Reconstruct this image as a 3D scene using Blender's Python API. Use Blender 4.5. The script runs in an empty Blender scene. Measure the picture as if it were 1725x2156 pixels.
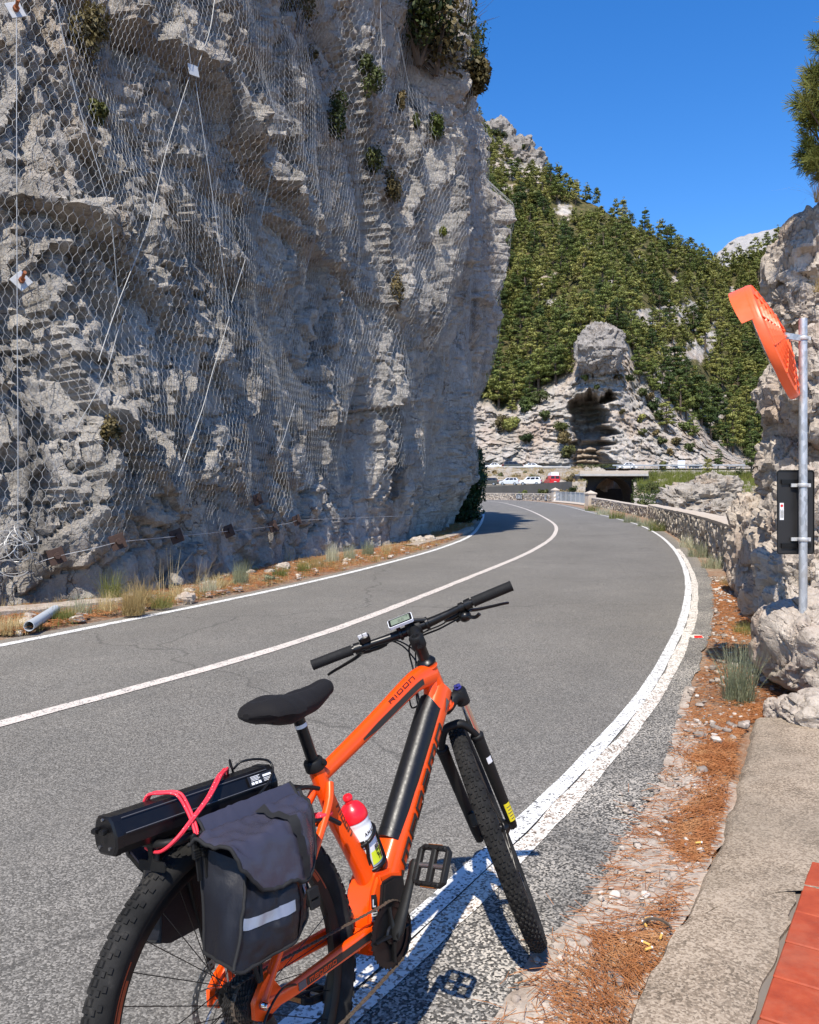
import bpy, math, random
import numpy as np
from mathutils import Matrix, Vector

# ------------------------------------------------------------------ camera, sky, sun, exposure
SC = bpy.context.scene
COL = SC.collection
CAM_H = 1.472
HORIZON = 1034.5            # row of the horizon in a 1725 x 2156 copy of the picture
FPX = 1725.0                # focal length in the same pixels (equal to the picture width)
cam = bpy.data.cameras.new('camera')
cam_o = bpy.data.objects.new('camera', cam); COL.objects.link(cam_o)
cam_o.location = (0, 0, CAM_H); cam_o.rotation_euler = (math.radians(90), 0, 0)
cam.sensor_fit = 'VERTICAL'; cam.sensor_height = 36.0
cam.lens = 36.0 * FPX / 2156.0
cam.shift_y = -(1078.0 - HORIZON) / 2156.0
cam.clip_start = 0.05; cam.clip_end = 12000
SC.camera = cam_o

SUN_EL = math.radians(56.5)
SUN_TO = np.array([0.262, 0.965])          # horizontal direction the sunlight travels in
world = bpy.data.worlds.new('World'); SC.world = world; world.use_nodes = True
wn = world.node_tree.nodes; wl = world.node_tree.links
bg = wn['Background']
sky = wn.new('ShaderNodeTexSky'); sky.sky_type = 'NISHITA'; sky.sun_disc = False
sky.sun_elevation = SUN_EL
sky.sun_rotation = math.atan2(-SUN_TO[0], -SUN_TO[1])
sky.altitude = 0.0; sky.air_density = 1.0; sky.dust_density = 0.1; sky.ozone_density = 4.0
hs = wn.new('ShaderNodeHueSaturation'); hs.inputs['Hue'].default_value = 0.508; hs.inputs['Saturation'].default_value = 1.32; hs.inputs['Value'].default_value = 1.05
wl.new(sky.outputs[0], hs.inputs['Color']); wl.new(hs.outputs[0], bg.inputs[0]); bg.inputs[1].default_value = 0.15
sun = bpy.data.lights.new('sun', 'SUN'); sun.energy = 5.0; sun.angle = math.radians(0.53)
sun.color = (1.0, 0.93, 0.82)
sun_o = bpy.data.objects.new('sun', sun); COL.objects.link(sun_o)
_d = Vector((SUN_TO[0]*math.cos(SUN_EL), SUN_TO[1]*math.cos(SUN_EL), -math.sin(SUN_EL)))
sun_o.rotation_euler = _d.to_track_quat('-Z', 'Y').to_euler(); sun_o.location = (-10, -30, 50)
SC.view_settings.view_transform = 'Standard'; SC.view_settings.look = 'None'
SC.view_settings.exposure = 0.48; SC.view_settings.gamma = 1.0
SC.view_settings.use_curve_mapping = False
SC.render.engine = 'CYCLES'
SC.cycles.max_bounces = 6; SC.cycles.diffuse_bounces = 3; SC.cycles.glossy_bounces = 3
SC.cycles.transparent_max_bounces = 8

# ------------------------------------------------------------------ helpers
def at(px, py, Y):
    """world point seen at (px,py) of the 1725 x 2156 picture at distance Y"""
    return np.array([(px-862.5)/FPX*Y, Y, CAM_H+(HORIZON-py)/FPX*Y])
def ground(px, py, z=0.0):
    Y = FPX*(CAM_H-z)/(py-HORIZON)
    return np.array([(px-862.5)/FPX*Y, Y, z])
def to_px(P):
    P = np.asarray(P, float)
    return np.stack([862.5+FPX*P[..., 0]/P[..., 1], HORIZON-FPX*(P[..., 2]-CAM_H)/P[..., 1]], -1)

def hsh(ix, iy, iz, seed):
    h = (ix.astype(np.int64)*374761393 + iy.astype(np.int64)*668265263 + iz.astype(np.int64)*2147483647 + seed*1274126177) & 0xffffffff
    h = ((h ^ (h >> 13))*1274126177) & 0xffffffff
    h = ((h ^ (h >> 16))*2246822519) & 0xffffffff
    h = h ^ (h >> 15)
    return (h & 0xffffff)/float(0x1000000)
def vnoise(P, seed=0):
    I = np.floor(P); Fr = P-I; I = I.astype(np.int64)
    w = Fr*Fr*Fr*(Fr*(Fr*6-15)+10)
    r = 0
    for dx in (0, 1):
        wx = w[:, 0] if dx else 1-w[:, 0]
        for dy in (0, 1):
            wy = w[:, 1] if dy else 1-w[:, 1]
            for dz in (0, 1):
                wz = w[:, 2] if dz else 1-w[:, 2]
                r = r + wx*wy*wz*hsh(I[:, 0]+dx, I[:, 1]+dy, I[:, 2]+dz, seed)
    return r*2-1
def fbm(P, octv=4, seed=0, gain=0.5, lac=2.03):
    r = 0; a = 1.0; t = 0.0; P = np.asarray(P, float)
    for i in range(octv):
        r = r + a*vnoise(P, seed+i*17); t += a; a *= gain; P = P*lac+3.7
    return r/t*1.5
def worley(P, seed=0):
    I = np.floor(P).astype(np.int64)
    n = len(P); F1 = np.full(n, 9.0); F2 = np.full(n, 9.0); ID = np.zeros(n)
    GX = np.zeros(n); GY = np.zeros(n); GZ = np.zeros(n)
    for dx in (-1, 0, 1):
        for dy in (-1, 0, 1):
            for dz in (-1, 0, 1):
                a, b, c = I[:, 0]+dx, I[:, 1]+dy, I[:, 2]+dz
                px = a+hsh(a, b, c, seed)-P[:, 0]; py = b+hsh(a, b, c, seed+1)-P[:, 1]; pz = c+hsh(a, b, c, seed+2)-P[:, 2]
                d = np.sqrt(px*px+py*py+pz*pz)
                m = d < F1
                F2 = np.where(m, F1, np.minimum(F2, d))
                ID = np.where(m, hsh(a, b, c, seed+3), ID)
                GX = np.where(m, px, GX); GY = np.where(m, py, GY); GZ = np.where(m, pz, GZ)
                F1 = np.where(m, d, F1)
    return F1, F2, ID, np.stack([GX, GY, GZ], -1)
def smooth(a, b, x):
    t = np.clip((np.asarray(x, float)-a)/(b-a), 0, 1); return t*t*(3-2*t)
def spline(pts, n, closed=False):
    """Catmull-Rom through pts, n samples evenly spaced by length"""
    P = np.asarray(pts, float)
    if len(P) > 2:
        E = np.vstack([2*P[0]-P[1], P, 2*P[-1]-P[-2]])
        out = []
        for i in range(len(P)-1):
            p0, p1, p2, p3 = E[i:i+4]
            t = np.linspace(0, 1, 24, endpoint=False)[:, None]
            out.append(0.5*((2*p1)+(-p0+p2)*t+(2*p0-5*p1+4*p2-p3)*t*t+(-p0+3*p1-3*p2+p3)*t**3))
        C = np.vstack(out+[P[-1:]])
    else:
        C = P
    L = np.concatenate([[0], np.cumsum(np.linalg.norm(np.diff(C, axis=0), axis=1))])
    s = np.linspace(0, L[-1], n)
    return np.stack([np.interp(s, L, C[:, k]) for k in range(C.shape[1])], -1)

def set_props(o, label=None, cat=None, group=None, kind=None):
    if label: o['label'] = label
    if cat: o['category'] = cat
    if group: o['group'] = group
    if kind: o['kind'] = kind
    return o
def thing(name, label, cat, loc=(0, 0, 0), rot=(0, 0, 0), group=None):
    o = bpy.data.objects.new(name, None); COL.objects.link(o)
    o.location = [float(c) for c in loc]; o.rotation_euler = rot; o.empty_display_size = 0.2
    return set_props(o, label, cat, group)
def link_mesh(name, me, parent=None, mat=None):
    o = bpy.data.objects.new(name, me); COL.objects.link(o)
    if mat is not None:
        for m in (mat if isinstance(mat, (list, tuple)) else [mat]): me.materials.append(m)
    if parent is not None: o.parent = parent
    return o
def copy_obj(o, parent=None, **kw):
    c = o.copy(); COL.objects.link(c)
    if parent is not None: c.parent = parent
    return c
def copy_thing(root):
    r = root.copy(); COL.objects.link(r)
    for ch in root.children:
        c = ch.copy(); COL.objects.link(c); c.parent = r
        for g in ch.children:
            d = g.copy(); COL.objects.link(d); d.parent = c
    return r
def np_mesh(name, V, F, smooth_angle=None, midx=None, attrs=None, normals=None):
    """fast mesh from arrays; F is (n,3) or (n,4)"""
    V = np.asarray(V, np.float32); F = np.asarray(F, np.int32); k = F.shape[1]
    me = bpy.data.meshes.new(name)
    me.vertices.add(len(V)); me.vertices.foreach_set('co', V.ravel())
    me.loops.add(F.size); me.loops.foreach_set('vertex_index', F.ravel())
    me.polygons.add(len(F)); me.polygons.foreach_set('loop_start', np.arange(0, F.size, k, dtype=np.int32))
    if midx is not None: me.polygons.foreach_set('material_index', np.asarray(midx, np.int32))
    for an, av in (attrs or {}).items():
        a = me.attributes.new(an, 'FLOAT', 'POINT'); a.data.foreach_set('value', np.asarray(av, np.float32))
    me.update(calc_edges=True)
    if normals is not None:
        me.polygons.foreach_set('use_smooth', np.ones(len(F), bool)); me.normals_split_custom_set_from_vertices(np.asarray(normals, float).tolist())
    if smooth_angle is not None:
        me.polygons.foreach_set('use_smooth', np.ones(len(F), bool))
        if smooth_angle < 180: me.set_sharp_from_angle(angle=math.radians(smooth_angle))
    return me
def grid_faces(nu, nv, wrap_u=False):
    u = np.arange(nu if wrap_u else nu-1); v = np.arange(nv-1)
    U, Vv = np.meshgrid(u, v, indexing='ij'); U = U.ravel(); Vv = Vv.ravel(); U2 = (U+1) % nu
    return np.stack([U*nv+Vv, U2*nv+Vv, U2*nv+Vv+1, U*nv+Vv+1], -1)

class MB:
    """collects shapes into one mesh; T is an optional point transform"""
    def __init__(s, T=None): s.v = []; s.f = []; s.m = []; s.n = 0; s.mi = 0; s.T = T
    def add(s, V, F):
        V = np.asarray(V, float)
        if s.T is not None: V = s.T(V)
        s.v.append(V); o = s.n
        for f in F: s.f.append([int(i)+o for i in f]); s.m.append(s.mi)
        s.n += len(V); return s
    def box(s, c, size, R=None, bev=0.0):
        hx, hy, hz = [a/2 for a in size]
        if bev > 0:
            b = min(bev, hx*.9, hy*.9, hz*.9)
            pr = []
            for zz, ins in ((-hz, b), (-hz+b, 0), (hz-b, 0), (hz, b)):
                X, Y = hx-ins, hy-ins
                k = b
                pr.append([(X-k, -Y), (X, -Y+k), (X, Y-k), (X-k, Y), (-X+k, Y), (-X, Y-k), (-X, -Y+k), (-X+k, -Y)])
            V = []
            for (zz), ring in zip((-hz, -hz+b, hz-b, hz), pr): V += [(x, y, zz) for x, y in ring]
            F = [[i*8+j, i*8+(j+1) % 8, (i+1)*8+(j+1) % 8, (i+1)*8+j] for i in range(3) for j in range(8)]
            F += [list(range(7, -1, -1)), list(range(24, 32))]
        else:
            V = [(x, y, z) for z in (-hz, hz) for x, y in ((-hx, -hy), (hx, -hy), (hx, hy), (-hx, hy))]
            F = [[3, 2, 1, 0], [4, 5, 6, 7], [0, 1, 5, 4], [1, 2, 6, 5], [2, 3, 7, 6], [3, 0, 4, 7]]
        V = np.array(V)
        if R is not None: V = V @ np.asarray(R, float).T
        return s.add(V+np.asarray(c, float), F)
    def tube(s, path, r, seg=10, cap=True, closed=False, ell=1.0, up=(0, 0, 1), power=2.0):
        """r: scalar or per-point; ell: width factor along the 'up' frame side; power>2 squares the section"""
        P = np.asarray(path, float); n = len(P)
        r = np.full(n, r, float) if np.isscalar(r) else np.asarray(r, float)
        ell = np.full(n, ell, float) if np.isscalar(ell) else np.asarray(ell, float)
        if closed: tg = np.roll(P, -1, 0)-np.roll(P, 1, 0)
        else: tg = np.gradient(P, axis=0)
        tg /= np.linalg.norm(tg, axis=1)[:, None]+1e-12
        upv = np.asarray(up, float)
        a = np.linspace(0, 2*math.pi, seg, endpoint=False)
        ca, sa = np.cos(a), np.sin(a)
        if power != 2.0:
            ca = np.sign(ca)*np.abs(ca)**(2/power); sa = np.sign(sa)*np.abs(sa)**(2/power)
        V = []; prev = None
        for i in range(n):
            t = tg[i]
            if prev is None:
                side = np.cross(t, upv)
                if np.linalg.norm(side) < 1e-3: side = np.cross(t, (1, 0, 0)) if abs(t[0]) < .9 else np.cross(t, (0, 1, 0))
            else:
                side = prev-t*np.dot(prev, t)
            side = side/np.linalg.norm(side); prev = side
            nn = np.cross(side, t)
            V.append(P[i]+r[i]*(ell[i]*ca[:, None]*side+sa[:, None]*nn))
        V = np.vstack(V); F = []
        rings = n if closed else n-1
        for i in range(rings):
            j = (i+1) % n
            for k in range(seg):
                k2 = (k+1) % seg
                F.append([i*seg+k, i*seg+k2, j*seg+k2, j*seg+k])
        if cap and not closed:
            F.append(list(range(seg-1, -1, -1))); F.append([(n-1)*seg+k for k in range(seg)])
        return s.add(V, F)
    def lathe(s, prof, o=(0, 0, 0), ax=(0, 0, 1), seg=20, cap=True):
        """prof: (radius, height) pairs along the axis"""
        ax = np.asarray(ax, float); ax /= np.linalg.norm(ax)
        a1 = np.cross(ax, (0, 0, 1) if abs(ax[2]) < .9 else (1, 0, 0)); a1 /= np.linalg.norm(a1); a2 = np.cross(ax, a1)
        t = np.linspace(0, 2*math.pi, seg, endpoint=False)
        V = []
        for r, h in prof: V.append(np.asarray(o, float)+ax*h+r*(np.cos(t)[:, None]*a1+np.sin(t)[:, None]*a2))
        V = np.vstack(V); n = len(prof)
        F = [[i*seg+k, i*seg+(k+1) % seg, (i+1)*seg+(k+1) % seg, (i+1)*seg+k] for i in range(n-1) for k in range(seg)]
        if cap: F += [list(range(seg-1, -1, -1)), [(n-1)*seg+k for k in range(seg)]]
        return s.add(V, F)
    def prism(s, outline, t0, t1, frame=None):
        """outline in (a,b); extruded along c; frame = (origin, A, B, C) vectors"""
        o, A, B, Cv = frame if frame else (np.zeros(3), np.array((1., 0, 0)), np.array((0., 1, 0)), np.array((0., 0, 1)))
        o, A, B, Cv = [np.asarray(q, float) for q in (o, A, B, Cv)]
        P = np.asarray(outline, float); n = len(P)
        V = np.vstack([o+P[:, :1]*A+P[:, 1:]*B+t*Cv for t in (t0, t1)])
        F = [[i, (i+1) % n, n+(i+1) % n, n+i] for i in range(n)]+[list(range(n-1, -1, -1)), list(range(n, 2*n))]
        return s.add(V, F)
    def grid(s, V, nu, nv, wrap_u=False): return s.add(V, grid_faces(nu, nv, wrap_u).tolist())
    def ball(s, c, r, seg=12, rings=8, R=None):
        r = np.ones(3)*r if np.isscalar(r) else np.asarray(r, float)
        V = [(0, 0, -1)]
        for i in range(1, rings):
            p = -math.pi/2+math.pi*i/rings
            V += [(math.cos(p)*math.cos(2*math.pi*k/seg), math.cos(p)*math.sin(2*math.pi*k/seg), math.sin(p)) for k in range(seg)]
        V.append((0, 0, 1)); F = []
        for k in range(seg): F.append([0, 1+(k+1) % seg, 1+k])
        for i in range(rings-2):
            for k in range(seg):
                a = 1+i*seg+k; b = 1+i*seg+(k+1) % seg; F.append([a, b, b+seg, a+seg])
        top = len(V)-1; o = 1+(rings-2)*seg
        for k in range(seg): F.append([o+k, o+(k+1) % seg, top])
        V = np.array(V)*r
        if R is not None: V = V @ np.asarray(R).T
        return s.add(V+np.asarray(c, float), F)
    def build(s, name, mats, parent=None, sm=40, label=None):
        V = np.vstack(s.v); me = bpy.data.meshes.new(name)
        me.from_pydata(V.tolist(), [], s.f)
        mats = mats if isinstance(mats, (list, tuple)) else [mats]
        if len(mats) > 1: me.polygons.foreach_set('material_index', s.m)
        if sm is not None:
            me.polygons.foreach_set('use_smooth', [True]*len(me.polygons))
            me.set_sharp_from_angle(angle=math.radians(sm))
        me.update()
        o = link_mesh(name, me, parent, mats)
        if label: o['label'] = label
        return o
def rotz(a): c, s = math.cos(a), math.sin(a); return np.array([[c, -s, 0], [s, c, 0], [0, 0, 1]])
def roty(a): c, s = math.cos(a), math.sin(a); return np.array([[c, 0, s], [0, 1, 0], [-s, 0, c]])
def rotx(a): c, s = math.cos(a), math.sin(a); return np.array([[1, 0, 0], [0, c, -s], [0, s, c]])
def frame_of(d, up=(0, 0, 1)):
    d = np.asarray(d, float); d = d/np.linalg.norm(d)
    s = np.cross(up, d); s /= np.linalg.norm(s); return np.stack([d, s, np.cross(d, s)], 1)

# ------------------------------------------------------------------ materials
class NT:
    def __init__(s, name):
        s.mat = bpy.data.materials.new(name); s.mat.use_nodes = True
        s.t = s.mat.node_tree; s.b = s.t.nodes['Principled BSDF']; s.out = s.t.nodes['Material Output']
        s._tc = None
    def n(s, typ, **kw):
        k = s.t.nodes.new(typ)
        for a, v in kw.items(): setattr(k, a, v)
        return k
    def l(s, a, b): s.t.links.new(a, b); return s
    def co(s):
        if s._tc is None: s._tc = s.n('ShaderNodeTexCoord').outputs['Object']
        return s._tc
    def geo(s): return s.n('ShaderNodeNewGeometry').outputs['Position']
    def map(s, vec, scale=(1, 1, 1), rot=(0, 0, 0)):
        m = s.n('ShaderNodeMapping'); m.inputs['Scale'].default_value = scale; m.inputs['Rotation'].default_value = rot
        s.l(vec, m.inputs['Vector']); return m.outputs[0]
    def noise(s, scale, detail=4, rough=.55, vec=None, dist=0.0):
        k = s.n('ShaderNodeTexNoise'); k.inputs['Scale'].default_value = scale; k.inputs['Detail'].default_value = detail
        k.inputs['Roughness'].default_value = rough; k.inputs['Distortion'].default_value = dist
        s.l(vec if vec is not None else s.co(), k.inputs['Vector']); return k.outputs['Fac']
    def vor(s, scale, vec=None, feature='F1', out='Distance', rnd=1.0):
        k = s.n('ShaderNodeTexVoronoi', feature=feature); k.inputs['Scale'].default_value = scale
        k.inputs['Randomness'].default_value = rnd
        s.l(vec if vec is not None else s.co(), k.inputs['Vector']); return k.outputs[out]
    def ramp(s, fac, stops, interp='LINEAR'):
        k = s.n('ShaderNodeValToRGB'); cr = k.color_ramp; cr.interpolation = interp
        while len(cr.elements) < len(stops): cr.elements.new(0.5)
        for e, (p, c) in zip(cr.elements, stops):
            e.position = p; e.color = (c, c, c, 1) if np.isscalar(c) else (*c, 1)
        s.l(fac, k.inputs[0]); return k.outputs[0]
    def mix(s, fac, a, b, typ='MIX'):
        k = s.n('ShaderNodeMix', data_type='RGBA', blend_type=typ)
        for sock, v in ((k.inputs[0], fac), (k.inputs[6], a), (k.inputs[7], b)):
            if hasattr(v, 'is_linked'): s.l(v, sock)
            elif np.isscalar(v): sock.default_value = v if sock.type == 'VALUE' else (v, v, v, 1)
            else: sock.default_value = (*v, 1)
        return k.outputs[2]
    def math(s, op, a, b=None):
        k = s.n('ShaderNodeMath', operation=op)
        for sock, v in ((k.inputs[0], a), (k.inputs[1], b)):
            if v is None: continue
            if hasattr(v, 'is_linked'): s.l(v, sock)
            else: sock.default_value = v
        return k.outputs[0]
    def attr(s, name):
        k = s.n('ShaderNodeAttribute'); k.attribute_name = name; return k.outputs['Fac']
    def rand(s): return s.n('ShaderNodeObjectInfo').outputs['Random']
    def bump(s, h, strength=.5, dist=.02, normal=None):
        k = s.n('ShaderNodeBump'); k.inputs['Strength'].default_value = strength; k.inputs['Distance'].default_value = dist
        s.l(h, k.inputs['Height'])
        if normal is not None: s.l(normal, k.inputs['Normal'])
        s.l(k.outputs[0], s.b.inputs['Normal']); return k.outputs[0]
    def set(s, base=None, rough=None, metal=None, spec=None, coat=None, sheen=None):
        b = s.b.inputs
        for key, v in (('Base Color', base), ('Roughness', rough), ('Metallic', metal), ('Specular IOR Level', spec), ('Coat Weight', coat), ('Sheen Weight', sheen)):
            if v is None: continue
            if hasattr(v, 'is_linked'): s.l(v, b[key])
            elif key == 'Base Color': b[key].default_value = (v, v, v, 1) if np.isscalar(v) else (*v, 1)
            else: b[key].default_value = v
        return s.mat
def plain(name, base, rough=.5, metal=0.0, spec=.5, var=0.12, scale=30, coat=None, bump=0.0, bscale=200, sheen=None):
    t = NT(name); base = np.array([base]*3 if np.isscalar(base) else base, float)
    c = t.mix(t.noise(scale, 4), tuple(base*(1-var)), tuple(np.minimum(base*(1+var), 1)))
    rr = t.ramp(t.noise(scale*1.7, 3), [(.3, max(rough-.07, 0.02)), (.7, min(rough+.07, 1))])
    t.set(c, rr, metal, spec, coat, sheen)
    if bump: t.bump(t.noise(bscale, 3), bump, .002)
    return t.mat

def rock_mat(name, lo, mid, hi, warm, scale=1.0, warm_amt=.5, bump=.6, stain=.0, dip=.6, bdist=.12, strat=(.45, .45, 3.2)):
    t = NT(name); g = t.geo()
    n1 = t.noise(.55*scale, 8, .62, g); n2 = t.noise(3.2*scale, 8, .65, g); n3 = t.noise(14*scale, 6, .7, g)
    st = t.noise(1.0*scale, 6, .6, t.map(g, strat, (0, dip, 0)))
    f = t.math('ADD', t.math('MULTIPLY', n2, .5), t.math('MULTIPLY', st, .5))
    f = t.math('ADD', t.math('MULTIPLY', f, .7), t.math('MULTIPLY', n3, .3))
    c = t.ramp(f, [(.30, lo), (.5, mid), (.70, hi)])
    wm = t.math('MULTIPLY', t.ramp(n1, [(.50, 0.0), (.66, 1.0)]), warm_amt)
    c = t.mix(wm, c, t.mix(.65, c, warm))
    if stain > 0:
        sv = t.noise(1.0, 6, .6, t.map(g, (1.4*scale, 1.4*scale, .13*scale)))
        c = t.mix(t.math('MULTIPLY', t.ramp(sv, [(.52, 0.0), (.72, 1.0)]), stain), c, tuple(np.array(lo)*.55))
    wv = t.n('ShaderNodeVectorMath', operation='ADD'); nz = t.n('ShaderNodeTexNoise'); nz.inputs['Scale'].default_value = 1.6*scale; nz.inputs['Detail'].default_value = 6; t.l(g, nz.inputs['Vector']); sc_ = t.n('ShaderNodeVectorMath', operation='SCALE'); sc_.inputs['Scale'].default_value = 1.1/scale; t.l(nz.outputs['Color'], sc_.inputs[0]); t.l(g, wv.inputs[0]); t.l(sc_.outputs[0], wv.inputs[1])
    cr = t.vor(1.5*scale, t.map(wv.outputs[0], (1, 1, 1.5), (0.2, dip, .3)), 'DISTANCE_TO_EDGE')
    crk = t.ramp(cr, [(0.0, 0.0), (.022, 1.0)]); cmask = t.ramp(t.noise(1.1*scale, 4, .6, g), [(.48, 0.0), (.60, 1.0)]); c = t.mix(t.math('MULTIPLY', cmask, t.ramp(cr, [(0.0, .65), (.014, 0.0)])), c, tuple(np.array(lo)*.45))
    h = t.math('ADD', t.math('MULTIPLY', n3, .35), t.math('ADD', t.math('MULTIPLY', n2, .8), t.math('MULTIPLY', t.math('MULTIPLY', t.math('SUBTRACT', crk, 1.0), cmask), .45)))
    h = t.math('ADD', h, t.math('MULTIPLY', t.noise(45*scale, 4, .7, g), .10))
    t.set(c, .92, 0, .25); t.bump(h, bump, bdist/scale)
    return t.mat
# ---- surfaces of the place
def asphalt_mat(name, dark, light, cell, white=0.0, tone=1.0, tracks=False):
    t = NT(name); g = t.geo()
    v = t.vor(cell, g, 'F1', 'Color'); sep = t.n('ShaderNodeSeparateColor'); t.l(v, sep.inputs[0])
    big = t.noise(.35, 5, .6, g); med = t.noise(2.2, 5, .6, g)
    c = t.ramp(sep.outputs[0], [(.0, dark*.55), (.45, dark), (.75, (dark+light)*.5), (1.0, light)])
    c = t.mix(1.0, c, t.ramp(big, [(.3, .86*tone), (.7, 1.10*tone)]), 'MULTIPLY')
    c = t.mix(1.0, c, t.ramp(med, [(.3, (.93, .925, .91)), (.7, (1.05, 1.03, 1.0))]), 'MULTIPLY')
    if tracks:
        # polished wheel paths, oil drips along the lane middle, old sealed cracks
        u = t.attr('across')
        wob = t.math('MULTIPLY', t.math('SUBTRACT', t.noise(.25, 3, .5, g), .5), .06)
        wp = t.ramp(t.math('ADD', u, wob), [(.10, .0), (.16, 1.0), (.24, 0.0), (.33, 0.0), (.39, 1.0), (.47, 0.0), (.56, .0), (.63, 1.0), (.70, 0.0), (.80, 0.0), (.87, 1.0), (.94, 0.0)])
        c = t.mix(t.math('MULTIPLY', wp, t.ramp(t.noise(.8, 5, .6, g), [(.3, .10), (.7, .32)])), c, (.12, .118, .115))
        oil = t.math('MULTIPLY', t.ramp(t.noise(1.3, 6, .7, g), [(.60, 0.0), (.70, 1.0)]), .35)
        c = t.mix(oil, c, (.085, .083, .08))
        cw = t.n('ShaderNodeVectorMath', operation='ADD'); nz_ = t.n('ShaderNodeTexNoise'); nz_.inputs['Scale'].default_value = 1.1; nz_.inputs['Detail'].default_value = 5; t.l(g, nz_.inputs['Vector'])
        t.l(g, cw.inputs[0]); t.l(nz_.outputs['Color'], cw.inputs[1])
        ck = t.ramp(t.vor(.16, cw.outputs[0], 'DISTANCE_TO_EDGE'), [(.0, 1.0), (.0016, 0.0)])
        c = t.mix(t.math('MULTIPLY', ck, .55), c, (.05, .05, .05))
        dust = t.ramp(u, [(.0, .55), (.05, 0.0), (.95, 0.0), (1.0, .6)])
        c = t.mix(t.math('MULTIPLY', dust, t.noise(3, 5, .6, g)), c, (.36, .31, .25))
    if white > 0:
        w = t.math('MULTIPLY', t.math('GREATER_THAN', sep.outputs[1], 1-white), t.ramp(t.noise(1.1, 4, .6, g), [(.36, .15), (.58, 1.0)]))
        c = t.mix(w, c, (.46, .44, .41))
    c = t.mix(1.0, c, (1.05, 1.0, .915), 'MULTIPLY')
    d = t.vor(cell, g)
    t.set(c, .88, 0, .3)
    t.bump(t.math('SUBTRACT', 1.0, d), .55, .004)
    return t.mat
def paint_mat(name, col, wear, cell=60, crackle=0.0, under=(.15, .15, .145)):
    t = NT(name); g = t.geo()
    v = t.vor(110, g, 'F1', 'Color'); sep = t.n('ShaderNodeSeparateColor'); t.l(v, sep.inputs[0])
    n = t.math('ADD', t.math('MULTIPLY', t.noise(9, 8, .7, g), .62), t.math('MULTIPLY', sep.outputs[0], .38))
    m = t.ramp(n, [(wear-.05, 0.0), (wear+.05, 1.0)])
    if crackle:
        m = t.math('MULTIPLY', m, t.ramp(t.vor(11, t.map(g, (1, 1, 1)), 'DISTANCE_TO_EDGE'), [(.008, 1-crackle), (.03, 1.0)]))
    pc = t.mix(t.noise(3, 6, .6, g), tuple(np.array(col)*.82), col)
    uc = t.ramp(sep.outputs[1], [(.2, tuple(np.array(under)*.5)), (.8, tuple(np.array(under)*1.7))])
    t.set(t.mix(m, uc, pc), .75, 0, .35)
    t.bump(t.math('ADD', t.math('MULTIPLY', m, .5), t.math('MULTIPLY', t.vor(130, g), -.5)), .4, .003)
    return t.mat
M_ASPHALT = asphalt_mat('asphalt', .125, .30, 165, tracks=True)
M_ASPHALT2 = asphalt_mat('old_asphalt', .075, .30, 135, white=.30, tone=.95)
M_ASPHALT3 = asphalt_mat('far_asphalt', .10, .28, 60)
M_LINE = paint_mat('white_line', (.80, .79, .76), .40)
M_LINE2 = paint_mat('old_white_line', (.80, .76, .68), .44, crackle=.55, under=(.22, .17, .13))
M_LINE3 = paint_mat('faded_line', (.66, .59, .53), .37)
def soil_mat():
    t = NT('dry_soil'); g = t.geo()
    a = t.noise(1.6, 8, .65, g); b = t.noise(12, 6, .7, g); c3 = t.noise(70, 3, .7, g)
    c = t.ramp(b, [(.3, (.16, .10, .065)), (.5, (.27, .19, .13)), (.72, (.44, .36, .28))])
    c = t.mix(t.ramp(a, [(.42, 0.0), (.60, .75)]), c, (.24, .105, .045))
    c = t.mix(t.ramp(c3, [(.5, 0.0), (.75, .5)]), c, (.52, .47, .40))
    t.set(c, .95, 0, .2); t.bump(t.math('ADD', b, c3), .7, .02); return t.mat
M_SOIL = soil_mat()
def gutter_mat():
    t = NT('worn_concrete'); g = t.geo()
    b = t.noise(9, 8, .7, g); s = t.vor(85, g, 'F1', 'Color'); sep = t.n('ShaderNodeSeparateColor'); t.l(s, sep.inputs[0])
    c = t.ramp(b, [(.3, (.27, .215, .17)), (.55, (.44, .375, .31)), (.75, (.56, .50, .43))])
    c = t.mix(t.ramp(sep.outputs[0], [(.6, 0.0), (.9, .55)]), c, (.22, .19, .16))
    c = t.mix(t.ramp(t.noise(1.4, 6, .65, g), [(.50, 0.0), (.66, .6)]), c, (.26, .13, .065))
    t.set(c, .93, 0, .2); t.bump(t.math('ADD', b, sep.outputs[0]), .6, .008); return t.mat
M_GUTTER = gutter_mat()
def slab_mat():
    t = NT('concrete_kerb'); g = t.geo()
    s = t.vor(150, g, 'F1', 'Color'); sep = t.n('ShaderNodeSeparateColor'); t.l(s, sep.inputs[0])
    a = t.noise(5, 9, .7, g); f = t.noise(60, 5, .75, g)
    m = t.math('ADD', t.math('MULTIPLY', a, .5), t.math('ADD', t.math('MULTIPLY', f, .26), t.math('MULTIPLY', sep.outputs[0], .26)))
    c = t.ramp(m, [(.34, (.12, .092, .064)), (.47, (.265, .203, .144)), (.60, (.44, .355, .265))])
    c = t.mix(t.ramp(t.noise(.9, 5, .6, g), [(.45, 0.0), (.65, .45)]), c, (.20, .17, .13))
    t.set(c, .93, 0, .25); t.bump(t.math('ADD', f, t.math('MULTIPLY', sep.outputs[0], .6)), .6, .006); return t.mat
M_SLAB = slab_mat()
def tile_mat():
    t = NT('terracotta_tile'); g = t.geo()
    n = t.noise(14, 7, .65, g); c = t.ramp(n, [(.3, (.27, .040, .014)), (.55, (.37, .062, .022)), (.8, (.42, .10, .042))])
    c = t.mix(t.math('MULTIPLY', t.rand(), .25), c, (.30, .052, .024))
    c = t.mix(t.ramp(t.noise(3, 6, .7, g), [(.48, 0.0), (.75, .5)]), c, (.36, .17, .105))
    t.set(c, .62, 0, .4); t.bump(t.noise(120, 4, .7, g), .25, .002); return t.mat
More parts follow.
